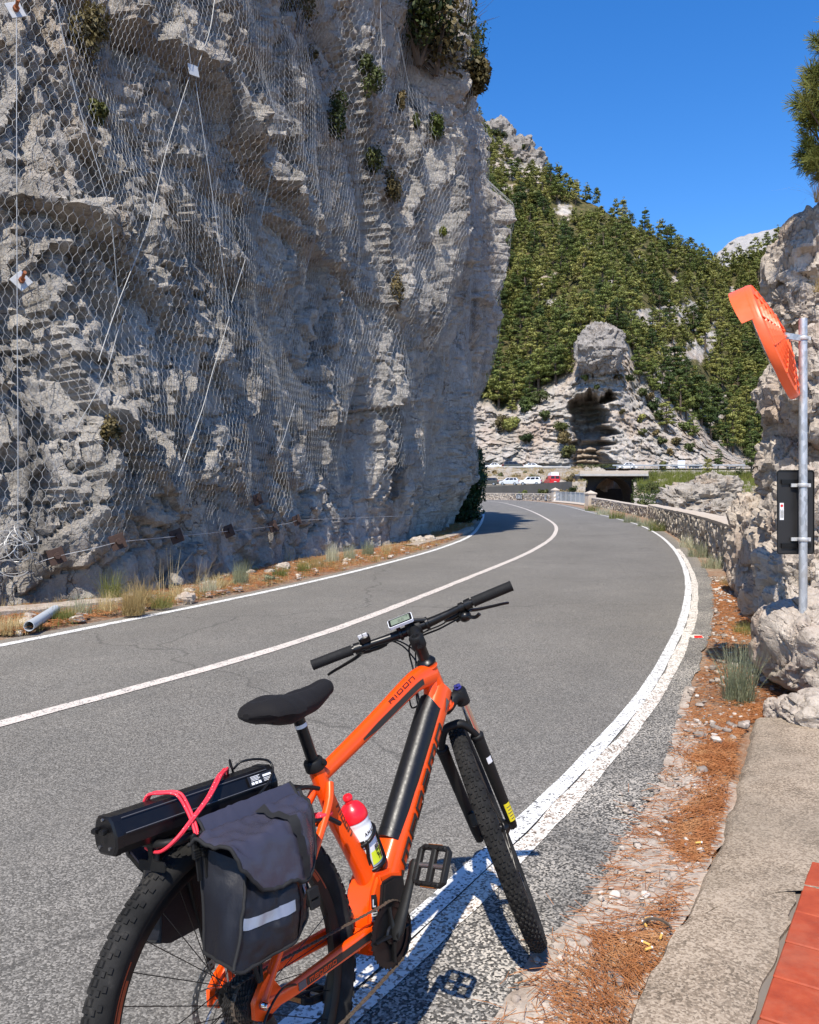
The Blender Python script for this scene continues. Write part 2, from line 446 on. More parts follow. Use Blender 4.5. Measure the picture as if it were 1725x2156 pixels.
M_TILE = tile_mat()
M_MORTAR = plain('mortar', (.17, .145, .12), .95, scale=20, bump=.5, bscale=80)
M_CLIFF = rock_mat('limestone_cliff', (.165, .155, .141), (.42, .389, .349), (.72, .665, .59), (.48, .35, .24), 1.0, .5, 1.0, stain=.85, dip=.35, bdist=.20, strat=(1.25, 1.25, .5))
M_ROCK = rock_mat('limestone_rock', (.20, .168, .138), (.44, .378, .315), (.66, .585, .495), (.44, .285, .195), 2.2, .6, .75, stain=.25, dip=.9, bdist=.14)
def hill_mat():
    t = NT('hillside_ground'); g = t.geo()
    n = t.noise(.5, 8, .7, g); n2 = t.noise(.09, 5, .6, g); st = t.noise(.22, 9, .75, t.map(g, (.9, .9, .8), (0, .25, 0)))
    rock = t.ramp(t.math('ADD', t.math('MULTIPLY', n, .5), t.math('MULTIPLY', st, .5)), [(.30, (.16, .148, .135)), (.48, (.38, .35, .315)), (.62, (.60, .55, .485))])
    rock = t.mix(t.ramp(n2, [(.45, 0.0), (.62, .5)]), rock, (.42, .30, .215))
    grn = t.ramp(t.noise(.35, 6, .7, g), [(.35, (.045, .05, .018)), (.55, (.11, .095, .04)), (.72, (.23, .17, .085))])
    t.set(t.mix(t.attr('rock'), grn, rock), .95, 0, .15)
    t.bump(t.math('ADD', n, t.math('MULTIPLY', st, 1.2)), .9, .9); return t.mat
M_HILL = hill_mat()
M_FARROCK = rock_mat('far_rock', (.22, .21, .20), (.34, .325, .31), (.45, .43, .41), (.36, .31, .25), .02, .4, .5, dip=.15, bdist=.2)
M_STONE = None
def stone_mat():
    t = NT('rubble_stone'); g = t.geo(); r = t.rand()
    c = t.ramp(r, [(0.0, (.32, .275, .23)), (.35, (.46, .40, .335)), (.7, (.56, .49, .41)), (1.0, (.40, .36, .32))])
    n = t.noise(16, 7, .7, g)
    c = t.mix(1.0, c, t.ramp(n, [(.3, .6), (.7, 1.2)]), 'MULTIPLY')
    t.set(c, .93, 0, .2); t.bump(n, .7, .03); return t.mat
M_STONE = stone_mat()
def stone_heap_mat():
    t = NT('rubble_stones'); g = t.geo()
    v = t.vor(3.5, g, 'F1', 'Color'); sep = t.n('ShaderNodeSeparateColor'); t.l(v, sep.inputs[0])
    c = t.ramp(sep.outputs[0], [(0.0, (.32, .275, .23)), (.5, (.48, .42, .35)), (1.0, (.56, .50, .42))])
    n = t.noise(16, 7, .7, g); c = t.mix(1.0, c, t.ramp(n, [(.3, .6), (.7, 1.2)]), 'MULTIPLY')
    t.set(c, .93, 0, .2); t.bump(n, .7, .03); return t.mat
M_STONES = stone_heap_mat()
M_COPING = plain('coping_concrete', (.48, .41, .335), .92, var=.25, scale=9, bump=.5, bscale=60)
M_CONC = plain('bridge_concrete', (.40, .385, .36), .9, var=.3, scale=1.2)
M_CONCD = plain('shade_dark_concrete', (.040, .039, .037), .92, var=.35, scale=.8)  # near-black base: shade under the bridge deck is put into the colour
M_PEBBLE = None
def pebble_mat():
    t = NT('pebbles'); g = t.geo()
    v = t.vor(14, g, 'F1', 'Color'); sep = t.n('ShaderNodeSeparateColor'); t.l(v, sep.inputs[0])
    c = t.ramp(sep.outputs[0], [(0.0, (.17, .145, .125)), (.4, (.34, .28, .23)), (.75, (.47, .40, .335)), (1.0, (.60, .54, .47))])
    t.set(t.mix(1.0, c, t.ramp(t.noise(60, 4, .6, g), [(.3, .75), (.7, 1.1)]), 'MULTIPLY'), .9, 0, .25); return t.mat
M_PEBBLE = pebble_mat()
def leaf_mat(name, cols, by_obj=True, scale=.35, trans=.25, rough=.6):
    t = NT(name); g = t.geo()
    n = t.noise(scale, 5, .7, g)
    f = t.math('ADD', t.math('MULTIPLY', n, .5), t.math('MULTIPLY', t.rand(), .5)) if by_obj else n
    c = t.ramp(f, [(.26, cols[0]), (.5, cols[1]), (.74, cols[2])])
    c = t.mix(1.0, c, t.ramp(t.noise(scale*14, 3, .6, g), [(.3, .72), (.7, 1.25)]), 'MULTIPLY')
    t.set(c, rough, 0, .3)
    tr = t.n('ShaderNodeBsdfTranslucent'); t.l(c, tr.inputs[0])
    mx = t.n('ShaderNodeMixShader'); mx.inputs[0].default_value = trans
    t.l(t.b.outputs[0], mx.inputs[1]); t.l(tr.outputs[0], mx.inputs[2]); t.l(mx.outputs[0], t.out.inputs[0])
    return t.mat
M_PINE = leaf_mat('pine_foliage', [(.055, .090, .026), (.165, .205, .052), (.34, .33, .095)], scale=.12)
M_PINE2 = leaf_mat('far_pine_foliage', [(.080, .104, .027), (.175, .19, .048), (.29, .27, .072)], by_obj=False, scale=.10)
M_BUSH = leaf_mat('bush_foliage', [(.035, .055, .016), (.070, .090, .024), (.13, .13, .040)], scale=.5)
M_DARKLEAF = leaf_mat('oleander_foliage', [(.010, .030, .010), (.020, .052, .015), (.038, .080, .022)], scale=.8, rough=.4)
M_DRYLEAF = leaf_mat('dry_foliage', [(.10, .085, .035), (.18, .14, .06), (.27, .20, .09)], scale=1.2)
M_BRIGHTLEAF = leaf_mat('bright_foliage', [(.09, .12, .02), (.15, .18, .03), (.20, .20, .045)], scale=.6)
M_NEEDLE = leaf_mat('pine_needles', [(.10, .135, .028), (.20, .215, .045), (.32, .30, .08)], by_obj=False, scale=2.5, trans=.2)
M_GRASSG = leaf_mat('grey_green_grass', [(.30, .32, .20), (.46, .47, .31), (.62, .60, .44)], scale=6, trans=.45)
M_GRASSY = leaf_mat('straw_grass', [(.34, .24, .10), (.52, .40, .19), (.66, .54, .30)], scale=6, trans=.4)
M_GRASSB = leaf_mat('green_weeds', [(.11, .135, .03), (.20, .22, .06), (.34, .31, .11)], scale=5, trans=.4)
M_DEADNEEDLE = leaf_mat('dead_needles', [(.30, .10, .03), (.46, .19, .07), (.60, .33, .15)], by_obj=False, scale=7, trans=.1)
M_BARK = plain('bark', (.10, .075, .055), .95, var=.4, scale=12, bump=.6, bscale=40)
M_WIRE = plain('galvanised_wire', (.42, .415, .40), .55, .35, var=.4, scale=3)
M_CABLE = plain('steel_cable', (.40, .40, .39), .5, .5, var=.25)
M_RUST = plain('rusted_iron', (.060, .034, .026), .9, .1, var=.4)
M_RIMRED = plain('rim_red', (.30, .045, .012), .4)
M_RUSTROD = plain('rust_orange', (.30, .10, .04), .8, .1, var=.4)
M_ZINC = plain('zinc_plate', (.50, .50, .49), .55, .3, var=.2)
def galv_mat():
    t = NT('galvanised_steel'); g = t.geo()
    v = t.vor(55, t.map(g, (1, 1, .5)), 'F1', 'Color'); sep = t.n('ShaderNodeSeparateColor'); t.l(v, sep.inputs[0])
    c = t.ramp(t.math('ADD', t.math('MULTIPLY', sep.outputs[0], .45), t.math('MULTIPLY', t.noise(6, 6, .6, g), .55)), [(.3, (.36, .37, .38)), (.7, (.56, .57, .58))])
    c = t.mix(t.ramp(t.noise(2.2, 5, .6, g), [(.60, 0.0), (.72, .4)]), c, (.45, .38, .30))
    t.set(c, t.ramp(sep.outputs[1], [(0, .38), (1, .55)]), .55, .5); return t.mat
M_GALV = galv_mat()
M_MIRROR_O = plain('orange_plastic', (.86, .125, .035), .38, var=.06, scale=10)
M_GLASSM = plain('mirror_face', (.85, .86, .87), .03, 1.0, var=.01)
M_SIGNBK = plain('black_sign_back', (.018, .017, .017), .42, .0, var=.3, scale=5)
M_PALE = plain('pale_sign', (.72, .74, .78), .5, var=.05)
M_WHITEP = plain('white_paint', (.78, .78, .77), .5, var=.05)
M_REDP = plain('red_plastic', (.62, .02, .015), .35, var=.08)
M_BLACKP = plain('black_paint', (.02, .02, .02), .5, var=.2)
M_PVC = plain('grey_pipe', (.42, .45, .48), .5, var=.12, scale=8)
M_RAIL = plain('grey_railing', (.38, .40, .42), .5, .3, var=.15)
M_YELL = plain('yellow_filter', (.72, .42, .10), .8, var=.15)
# ---- vehicles
M_CARW = plain('white_car_paint', (.80, .80, .80), .25, .0, var=.02, coat=.5)
M_CARS = plain('silver_car_paint', (.66, .67, .68), .28, .3, var=.03, coat=.5)
M_CARD = plain('dark_car_paint', (.045, .047, .052), .25, .2, var=.05, coat=.5)
M_CARR = plain('red_car_paint', (.60, .022, .030), .35, .0, var=.05, coat=.4)
M_GLASS = plain('dark_window', (.014, .016, .020), .08, .0, var=.1)
M_TYREC = plain('car_tyre', (.02, .02, .02), .85)
M_ALLOY = plain('alloy', (.5, .5, .51), .35, .8)
M_TAIL = plain('tail_light', (.50, .015, .012), .2)
M_LAMP = plain('head_light', (.75, .77, .8), .12)
M_TRIM = plain('black_trim', (.03, .03, .03), .6)
# ---- bicycle
def orange_mat():
    t = NT('orange_frame_paint'); g = t.co()
    c = t.mix(t.noise(900, 2, .5, g), (.84, .066, .0012), (.93, .092, .002))
    t.set(c, .34, .10, .4, coat=.35); t.b.inputs['Coat Roughness'].default_value = .08
    return t.mat
M_ORANGE = orange_mat()
M_BLK = plain('satin_black', (.0055, .0055, .006), .36, spec=.35, var=.15)
M_BLKM = plain('matt_black', (.0065, .0065, .0065), .58, spec=.3, var=.2, bump=.15, bscale=900)
M_BATT = plain('battery_black', (.008, .0082, .0092), .40, .2, var=.08, scale=60, bump=.1, bscale=1500)
M_SPARE = plain('spare_battery_black', (.0055, .0052, .006), .34, .0, spec=.35, var=.15)
def tyre_mat():
    t = NT('tyre_rubber'); g = t.co()
    n = t.noise(14, 6, .65, g)
    t.set(t.ramp(n, [(.38, (.0085, .0083, .008)), (.60, (.019, .0182, .0172)), (.82, (.065, .060, .053))]), .86, 0, .25)
    t.bump(t.noise(260, 3, .6, g), .2, .002); return t.mat
M_TYRE = tyre_mat()
M_CHROME = plain('chrome', (.72, .70, .69), .10, 1.0, var=.05)
M_STEEL = plain('steel', (.30, .295, .29), .35, .9, var=.15)
M_CHAIN = plain('dirty_chain', (.13, .10, .075), .55, .6, var=.4, scale=80)
M_CASS = plain('dark_sprockets', (.07, .065, .06), .45, .7, var=.4, scale=60)
M_GRIP = plain('rubber_grip', (.008, .008, .0083), .72, spec=.3, var=.2, bump=.6, bscale=420)
M_DECAL = plain('black_decal', (.014, .013, .013), .4, var=.1)
M_DECALG = plain('grey_decal', (.085, .085, .09), .4, var=.1)
M_DECALR = plain('dark_red_decal', (.085, .012, .006), .4, var=.1)
M_LCD = plain('lcd_screen', (.17, .205, .155), .22, var=.06)
M_LCDK = plain('lcd_digit', (.035, .045, .035), .4)
M_BLUE = plain('blue_knob', (.035, .035, .20), .35)
M_YSTICK = plain('yellow_sticker', (.72, .60, .02), .5)
M_WSTICK = plain('white_sticker', (.72, .72, .72), .5)
def fabric(name, base, rough=.75, scale=700, sheen=.3):
    t = NT(name); g = t.co()
    c = t.mix(t.noise(9, 5, .6, g), tuple(np.array(base)*.8), tuple(np.array(base)*1.2))
    w = t.noise(scale, 2, .5, g)
    t.set(c, rough, 0, .35, sheen=sheen); t.bump(t.math('ADD', t.math('MULTIPLY', w, .3), t.noise(22, 4, .6, g)), .35, .006); return t.mat
M_NYLON = fabric('grey_nylon', (.042, .041, .060), .27, sheen=.0)
M_NYLON2 = fabric('dark_nylon', (.0085, .0085, .012), .46, sheen=.0)
M_GEL = fabric('saddle_cover', (.0042, .0032, .0038), .85, sheen=.015)
M_WEB = fabric('black_webbing', (.014, .014, .0145), .8, 500, .0)
M_REFL = plain('reflective_tape', (.23, .245, .29), .35, .3, var=.1)
def cord_mat():
    t = NT('red_cord'); g = t.co()
    f = t.ramp(t.vor(150, g), [(.10, 1.0), (.16, 0.0)])
    t.set(t.mix(f, (.80, .030, .055), (.85, .55, .50)), .6); return t.mat
M_CORD = cord_mat()
M_BOTW = plain('white_bottle', (.78, .78, .80), .35, var=.03)
M_BOTR = plain('red_cap', (.78, .012, .025), .33, var=.04)
M_LIME = plain('lime_print', (.62, .70, .03), .5)
# ------------------------------------------------------------------ ground, road, verges
rng = np.random.default_rng(7)
def zr(Y): return 0.35*smooth(45, 105, Y)
def g2(px, py): return ground(px, py)[:2]
LINE_L = np.array([(-8.6, -3), (-6.0, 3.2)]+[tuple(g2(*p)) for p in ((0, 1360), (300, 1300), (600, 1238), (800, 1190), (940, 1150), (1000, 1120), (1018, 1086))]+[(5.7, 66), (5.6, 80), (3.4, 92), (-2, 98), (-14, 100)])
LINE_C = np.array([(-6.8, -3), (-4.1, 2.3)]+[tuple(g2(*p)) for p in ((0, 1523), (350, 1434), (700, 1328), (1000, 1211), (1120, 1160), (1168, 1125), (1163, 1100), (1120, 1078))]+[(9.6, 76), (9.6, 90), (7.4, 101), (1, 107), (-14, 109)])
LINE_R = np.array([(-3.9, -3), (-1.55, .4), (-.33, 2.12), (-.1, 2.46), (.44, 3.42), (1.12, 4.68), (1.84, 6.1)]+[tuple(g2(*p)) for p in ((1400, 1400), (1442, 1320), (1454, 1250), (1447, 1200), (1421, 1155), (1386, 1125), (1345, 1105), (1290, 1090), (1240, 1079))]+[(13.9, 72), (14.3, 85), (13.6, 98), (11, 109), (5, 115), (-14, 117)])
EDGE_R = np.array([(-3.2, -3), (-.95, .4), (.05, 1.92), (.26, 2.32), (.45, 2.66), (.61, 2.90), (.81, 3.28), (1.18, 3.97), (1.62, 4.93), (2.12, 6.12), (2.66, 7.33), (3.65, 9.81), (4.76, 12.87), (6.05, 17.1), (7.5, 22.6), (9.2, 29.5), (10.75, 37), (12.0, 46.5), (13.0, 57), (14.5, 72), (14.9, 85), (14.2, 98.6), (11.4, 110), (5, 116), (-14, 118)])
NS = 260
sL, sC, sR, sE = [spline(q, NS*4) for q in (LINE_L, LINE_C, LINE_R, EDGE_R)]
def _relax(P, w):
    for _ in range(3):
        E = np.vstack([2*P[0]-P[w:0:-1], P, 2*P[-1]-P[-2:-w-2:-1]]); c = np.cumsum(np.vstack([np.zeros((1, 2)), E]), 0); P = (c[2*w+1:]-c[:-2*w-1])/(2*w+1)
    return P
sL, sC, sR = [_relax(q, 7) for q in (sL, sC, sR)]
def offset_line(P, d):
    t = np.gradient(P, axis=0); t /= np.linalg.norm(t, axis=1)[:, None]
    return P+d*np.stack([-t[:, 1], t[:, 0]], -1)            # + is to the left of travel
def lift(P, z=0.0): return np.column_stack([P, zr(P[:, 1])+z])
def resample(P, n): return spline(P, n) if len(P) < 60 else P[np.linspace(0, len(P)-1, n).astype(int)]
def edge_taper(cols, mode):
    t = np.linspace(0, 1, cols); return {'a': smooth(0, .3, t), 'b': smooth(0, .3, 1-t)}.get(mode, np.ones(cols))
def strip(name, A, B, z, mat, cols=2, kind='structure', rel=None, parent=None, taper=None):
    n = len(A); V = []
    for i in range(cols):
        t = i/(cols-1); V.append(lift(A*(1-t)+B*t, z))
    V = np.stack(V, 1)                                       # n, cols, 3
    if rel is not None: V[..., 2] += rel(V.reshape(-1, 3)).reshape(n, cols)*edge_taper(cols, taper)[None, :]
    me = np_mesh(name, V.reshape(-1, 3), grid_faces(n, cols)[:, ::-1], 180, attrs={'across': np.tile(np.linspace(0, 1, cols), n)} if name == 'road' else None)
    o = link_mesh(name, me, parent, mat)
    if kind: o['kind'] = kind
    return o
jit = lambda n, a, f, s: a*fbm(np.column_stack([np.arange(n)*f, np.zeros(n), np.zeros(n)]), 3, s)
# asphalt: left edge a hand outside the left line, right edge where the seal ends
edgeL = offset_line(sL, .24)+np.column_stack([np.zeros(NS*4), jit(NS*4, .06, .05, 3)])
edgeRj = offset_line(sE, 0)-np.column_stack([jit(len(sE), .05, .06, 5)+jit(len(sE), .025, .9, 6), np.zeros(len(sE))])
strip('road', resample(edgeL, 700), resample(edgeRj, 700), 0.0, M_ASPHALT, cols=8)
# coarser old shoulder asphalt outside the edge line, near the bicycle
iR = sR[:, 1] < 16; inner = offset_line(sR[iR], -.10)
iE = sE[:, 1] < 16; strip('road_shoulder', inner[np.linspace(0, len(inner)-1, 420).astype(int)], edgeRj[iE][np.linspace(0, iE.sum()-1, 420).astype(int)], 0.004, M_ASPHALT2, cols=4)
# painted lines
def marking(P, width, z, mat, jitter=.008, seed=1):
    n = len(P); a = width/2+jit(n, jitter, .35, seed); b = width/2+jit(n, jitter, .35, seed+3)
    t = np.gradient(P, axis=0); t /= np.linalg.norm(t, axis=1)[:, None]; nn = np.stack([-t[:, 1], t[:, 0]], -1)
    return strip('road_marking', P+nn*a[:, None], P-nn*b[:, None], z, mat)
marking(sL, .12, .005, M_LINE, seed=11)
marking(sC, .13, .005, M_LINE3, seed=14)
marking(offset_line(sR, .03), .088, .010, M_LINE, .005, seed=17)
near = sR[:, 1] < 21
marking(offset_line(sR[near], -.066), .088, .008, M_LINE2, .012, seed=21)

# parapet base line on the outer side of the bend
WALL3 = np.array([(5.05, 12.35), (6.26, 16.4), (8.16, 24.2), (11.0, 36.4), (13.3, 45.5)])
WALL2 = np.array([(13.3, 45.7), (14.6, 55), (15.7, 65), (16.35, 73.4)])
RAILP = np.array([(16.35, 74.6), (16.4, 82), (16.0, 89.2)])
WALL1 = np.array([(15.9, 90.2), (15.2, 99), (12.8, 109.5), (7, 116.8), (-1, 119.2), (-14, 120.5)])
# the big ground sheet
def axis(lo, hi, fine_lo, fine_hi, step, grow=1.25):
    a = list(np.arange(fine_lo, fine_hi+step, step)); s = step
    while a[-1] < hi: s *= grow; a.append(a[-1]+s)
    s = step
    while a[0] > lo: s *= grow; a.insert(0, a[0]-s)
    return np.array(a)
gx = axis(-6000, 6000, -14, 24, 1.0); gy = axis(-3000, 9000, -6, 130, 1.0)
GX, GY = np.meshgrid(gx, gy, indexing='ij')
wb = np.vstack([[(9.0, -50), (9.0, 9.0), (6.2, 12.0)], WALL3[1:], WALL2[1:], RAILP, WALL1[:3]])
xw = np.interp(GY, wb[:, 1], wb[:, 0])
drop = smooth(.45, 2.2, GX-xw)*(GY < 108)
yb = np.interp(GX, [-14, -1, 7, 12.8, 15.2], [120.5, 119.2, 116.8, 109.5, 99])
drop = np.maximum(drop, smooth(.4, 2.2, GY-yb))
GZ = zr(GY)*(1-drop)-.045-6.5*drop
link_mesh('ground', np_mesh('ground', np.stack([GX, GY, GZ], -1).reshape(-1, 3), grid_faces(len(gx), len(gy)), 180), None, M_SOIL)['kind'] = 'structure'

# right verge: soil and needles from the asphalt edge out to kerb, rock and parapet
SLAB_L = np.array([(-1.6, -1.2), (-.2, .9), (.615, 2.265), (.76, 2.50), (1.01, 2.93), (1.30, 3.455), (1.67, 4.18), (2.16, 5.17)])
OUT_R = np.vstack([SLAB_L+[.12, -.06], [(2.9, 5.7), (3.8, 7.2), (4.4, 9.4), (5.1, 11.9)], WALL3[1:]+[.05, 0], WALL2[1:]+[.05, 0], RAILP+[.1, 0], WALL1[:5]+[0, .1]])
vin = offset_line(sE, .12)
rel = lambda P: .018*fbm(P*[1.3, 1.3, 1], 3, 3)+.012*fbm(P*[7, 7, 1], 3, 4)
strip('verge', resample(vin, 600), spline(OUT_R, 600), -.012, M_SOIL, cols=9, rel=lambda P: np.maximum(rel(P), -.02), taper='a')
# pale worn concrete gutter between asphalt and needles, near end
gi = spline(EDGE_R[1:10], 200); gw = .36+.10*fbm(np.column_stack([np.arange(200)*.09, np.zeros(200), np.zeros(200)]), 3, 8)
gw *= np.clip((5.6-gi[:, 1])/1.4, .02, 1)
t_ = np.gradient(gi, axis=0); t_ /= np.linalg.norm(t_, axis=1)[:, None]
go = gi+np.stack([t_[:, 1], -t_[:, 0]], -1)*gw[:, None]
strip('gutter', offset_line(gi, .07), go, -.003, M_GUTTER, cols=9, rel=lambda P: .013+.009*fbm(P*[9, 9, 1], 4, 9), taper='a')
# left verge
CLIFF_BASE = np.array([(-11.5, 1.0), (-8.2, 5.4), (-5.0, 9.9), (-4.06, 11.0), (-3.34, 12.9), (-2.33, 16.8), (-.55, 21.3), (.75, 27.5), (2.05, 36.2), (2.25, 39.5), (1.2, 43), (-3, 48), (-9, 52), (-22, 57)])
lv_in = offset_line(sL[sL[:, 1] < 60], .16)
lv_out = spline(np.vstack([CLIFF_BASE[:9]-[.9, 0], [(1.9, 44), (2.8, 52), (3.6, 60)]]), 400)
def lrel(P):
    return .05*np.maximum(fbm(P*[.9, .9, 1], 3, 13), -.4)+.02*fbm(P*[5, 5, 1], 3, 14)+.03
strip('verge', lv_out, resample(lv_in, 400), -.006, M_SOIL, cols=12, rel=lrel, taper='b')
# broken concrete edging along the foot of the cliff
def ribbon_block(name, P, w, h, mat):
    n = len(P); t = np.gradient(P, axis=0); t /= np.linalg.norm(t, axis=1)[:, None]; nn = np.stack([t[:, 1], -t[:, 0]], -1)
    prof = [(0, 0), (0, h*.95), (w*.15, h), (w*.85, h), (w, h*.85), (w, -.02)]
    V = np.stack([np.column_stack([P+nn*a, np.full(n, b)+.012*fbm(np.column_stack([P*4, np.full(n, a*9)]), 3, 5)]) for a, b in prof], 1)
    o = link_mesh(name, np_mesh(name, V.reshape(-1, 3), grid_faces(n, len(prof)), 30), None, mat); o['kind'] = 'structure'
ribbon_block('kerb', spline([(-7.0, 8.2), (-5.05, 10.1), (-4.25, 10.95)], 60)+[.42, -.42], .34, .13, M_GUTTER)
ribbon_block('kerb', spline([(-.75, 21.3), (.75, 27.0), (1.6, 32)], 60)+[.6, -.2], .30, .10, M_GUTTER)

# kerb slab on the right with its terracotta paving behind it
def slab():
    L = spline(SLAB_L, 160); L = L+np.column_stack([jit(160, .012, .35, 31), jit(160, .012, .35, 32)])
    Rr = spline([(-1.1, -1.5), (.27, .95), (.955, 2.26), (1.175, 2.59), (1.49, 3.10), (1.535, 3.178), (1.60, 3.15), (2.2, 2.79), (3.0, 3.6), (3.4, 5.0)], 160)
    Rr = Rr+np.column_stack([jit(160, .014, .6, 33), jit(160, .014, .6, 34)])
    prof = [0.0, .02, .04, .25, .5, .75, 1.0]; Z = [-.03, .030, .045, .05, .052, .05, .045]
    V = np.stack([np.column_stack([L*(1-a)+Rr*a, np.full(160, z)]) for a, z in zip(prof, Z)]+[np.column_stack([Rr, np.full(160, -.03)])], 1)
    V[:, 1:7, 2] += (.004*fbm(V[:, 1:7].reshape(-1, 3)*[6, 6, 1], 3, 6)).reshape(160, 6)
    o = link_mesh('kerb', np_mesh('kerb', V.reshape(-1, 3), grid_faces(160, 8)[:, ::-1], 40), None, M_SLAB); o['kind'] = 'structure'
slab()
pav = MB()
O = np.array([1.53, 3.16]); e1 = np.array([.54, .84]); e1 /= np.linalg.norm(e1); e2 = np.array([e1[1], -e1[0]])
pv = [O-e2*.13+e1*.10, O+e2*1.6+e1*.10, O+e2*1.6-e1*2.6, O-e2*.13-e1*2.6]
pav.prism(pv, -.03, .034)
pave = pav.build('pavement', M_MORTAR, sm=None); pave['kind'] = 'structure'
TS = .222; tile_me = None
for i in range(9):
    for j in range(5):
        c = O+e2*(.016+TS*(j+.5))-e1*(TS*(i+.5)+.006)
        px = to_px([c[0], c[1], .05])
        if c[1] < 1.3: continue
        if tile_me is None:
            b = MB(); b.box((0, 0, 0), (TS-.007, TS-.007, .024), bev=.004); t0 = b.build('tile', M_TILE, pave, 30); tile_me = t0.data; o = t0
        else: o = link_mesh('tile', tile_me, pave)
        o.location = (c[0], c[1], .042+rng.uniform(-.0015, .0015))
        o.rotation_euler = (rng.normal(0, .004), rng.normal(0, .004), math.atan2(e1[1], e1[0])+rng.normal(0, .006))
# ------------------------------------------------------------------ the netted cliff on the left
cs_all = spline(CLIFF_BASE, 4000)
seg = np.linalg.norm(np.diff(cs_all, axis=0), axis=1); cumL = np.concatenate([[0], np.cumsum(seg)])
# sample spacing grows with distance
step = np.clip(.0040*np.maximum(np.hypot(cs_all[:, 0], cs_all[:, 1]), 8), .035, .16)
far_side = cs_all[:, 1] > 40.5; step[far_side] = .7
behind = (cs_all[:, 1] < 8.6) & (cs_all[:, 0] < -5.9); step[behind] = .35
par = np.concatenate([[0], np.cumsum(seg/step[:-1])]); NU = int(par[-1])
sU = np.interp(np.linspace(0, par[-1], NU), par, cumL)
BX = np.interp(sU, cumL, cs_all[:, 0]); BY = np.interp(sU, cumL, cs_all[:, 1])
tS = spline(CLIFF_BASE, 30)
tS = np.gradient(tS, axis=0); lS = np.linspace(0, cumL[-1], 30)
TX = np.interp(sU, lS, tS[:, 0]); TY = np.interp(sU, lS, tS[:, 1]); nrm = np.hypot(TX, TY); NX, NYY = TY/nrm, -TX/nrm
S_END = cumL[np.argmin(np.hypot(cs_all[:, 0]-2.05, cs_all[:, 1]-36.2))]
S_NEAR = cumL[np.argmin(np.hypot(cs_all[:, 0]+5.0, cs_all[:, 1]-9.9))]
zl = np.concatenate([np.arange(-.15, 4, .045), np.arange(4, 12, .055), np.arange(12, 22.3, .075)]); NZ = len(zl)
OVER_Z = np.array([-1, 0, 3, 6.5, 9.9, 13.1, 14.2, 15.9, 18, 20.6, 21.7, 22.6]); OVER_O = np.array([-.35, -.35, .15, .95, 1.25, 1.55, .62, .58, .20, .50, .1, -.5])
def over(s, z):
    w = -1.0+2.0*np.clip((s-S_NEAR)/(S_END-2-S_NEAR), -.2, 1)
    return w*np.interp(z, OVER_Z, OVER_O)
# long overhanging seams, given where the picture shows them and carried onto the wall
_s, _z = np.meshgrid(np.linspace(S_NEAR-5, S_END, 500), np.linspace(0, 20, 200), indexing='ij'); _s = _s.ravel(); _z = _z.ravel(); _o = over(_s, _z)-.2
_q = to_px(np.column_stack([np.interp(_s, sU, BX)+np.interp(_s, sU, NX)*_o, np.interp(_s, sU, BY)+np.interp(_s, sU, NYY)*_o, _z]))
SEAMS = [(.55, [(255, 60), (320, 105), (400, 150), (445, 215), (478, 300), (520, 360), (572, 415)]), (.40, [(-20, 445), (60, 458), (130, 480), (200, 520), (270, 598)]), (.40, [(575, 470), (640, 520), (720, 560), (800, 640)]), (.35, [(60, 640), (120, 770), (170, 860), (300, 985)]), (.35, [(380, 480), (450, 560), (520, 600)]), (.3, [(690, 905), (760, 870), (840, 850)]), (.45, [(690, 60), (740, 200), (760, 330), (790, 480)])]
SEAMS = [(a, np.array([[_s[i], _z[i]] for i in (int(np.argmin((_q[:, 0]-x)**2+(_q[:, 1]-y)**2)) for x, y in pts)])) for a, pts in SEAMS]
def seams(s, z, wx):
    d = np.zeros_like(s)
    for amp, P in SEAMS:
        best = np.full_like(s, 99.); side = np.zeros_like(s)
        for p, q in zip(P[:-1], P[1:]):
            v = q-p; L2 = (v*v).sum()+1e-9; t = np.clip(((s-p[0])*v[0]+(z-p[1])*v[1])/L2, 0, 1); ex = s-p[0]-t*v[0]; ez = z-p[1]-t*v[1]; dd = np.hypot(ex, ez); m = dd < best
            best = np.where(m, dd, best); side = np.where(m, v[0]*ez-v[1]*ex, side)
        w = best+.10*wx; up = side > 0
        d += amp*np.where(up, .75*np.exp(-np.maximum(w, 0)/1.1), -.55*np.exp(-np.maximum(w, 0)/.55))*smooth(99, 98, best)
    return d
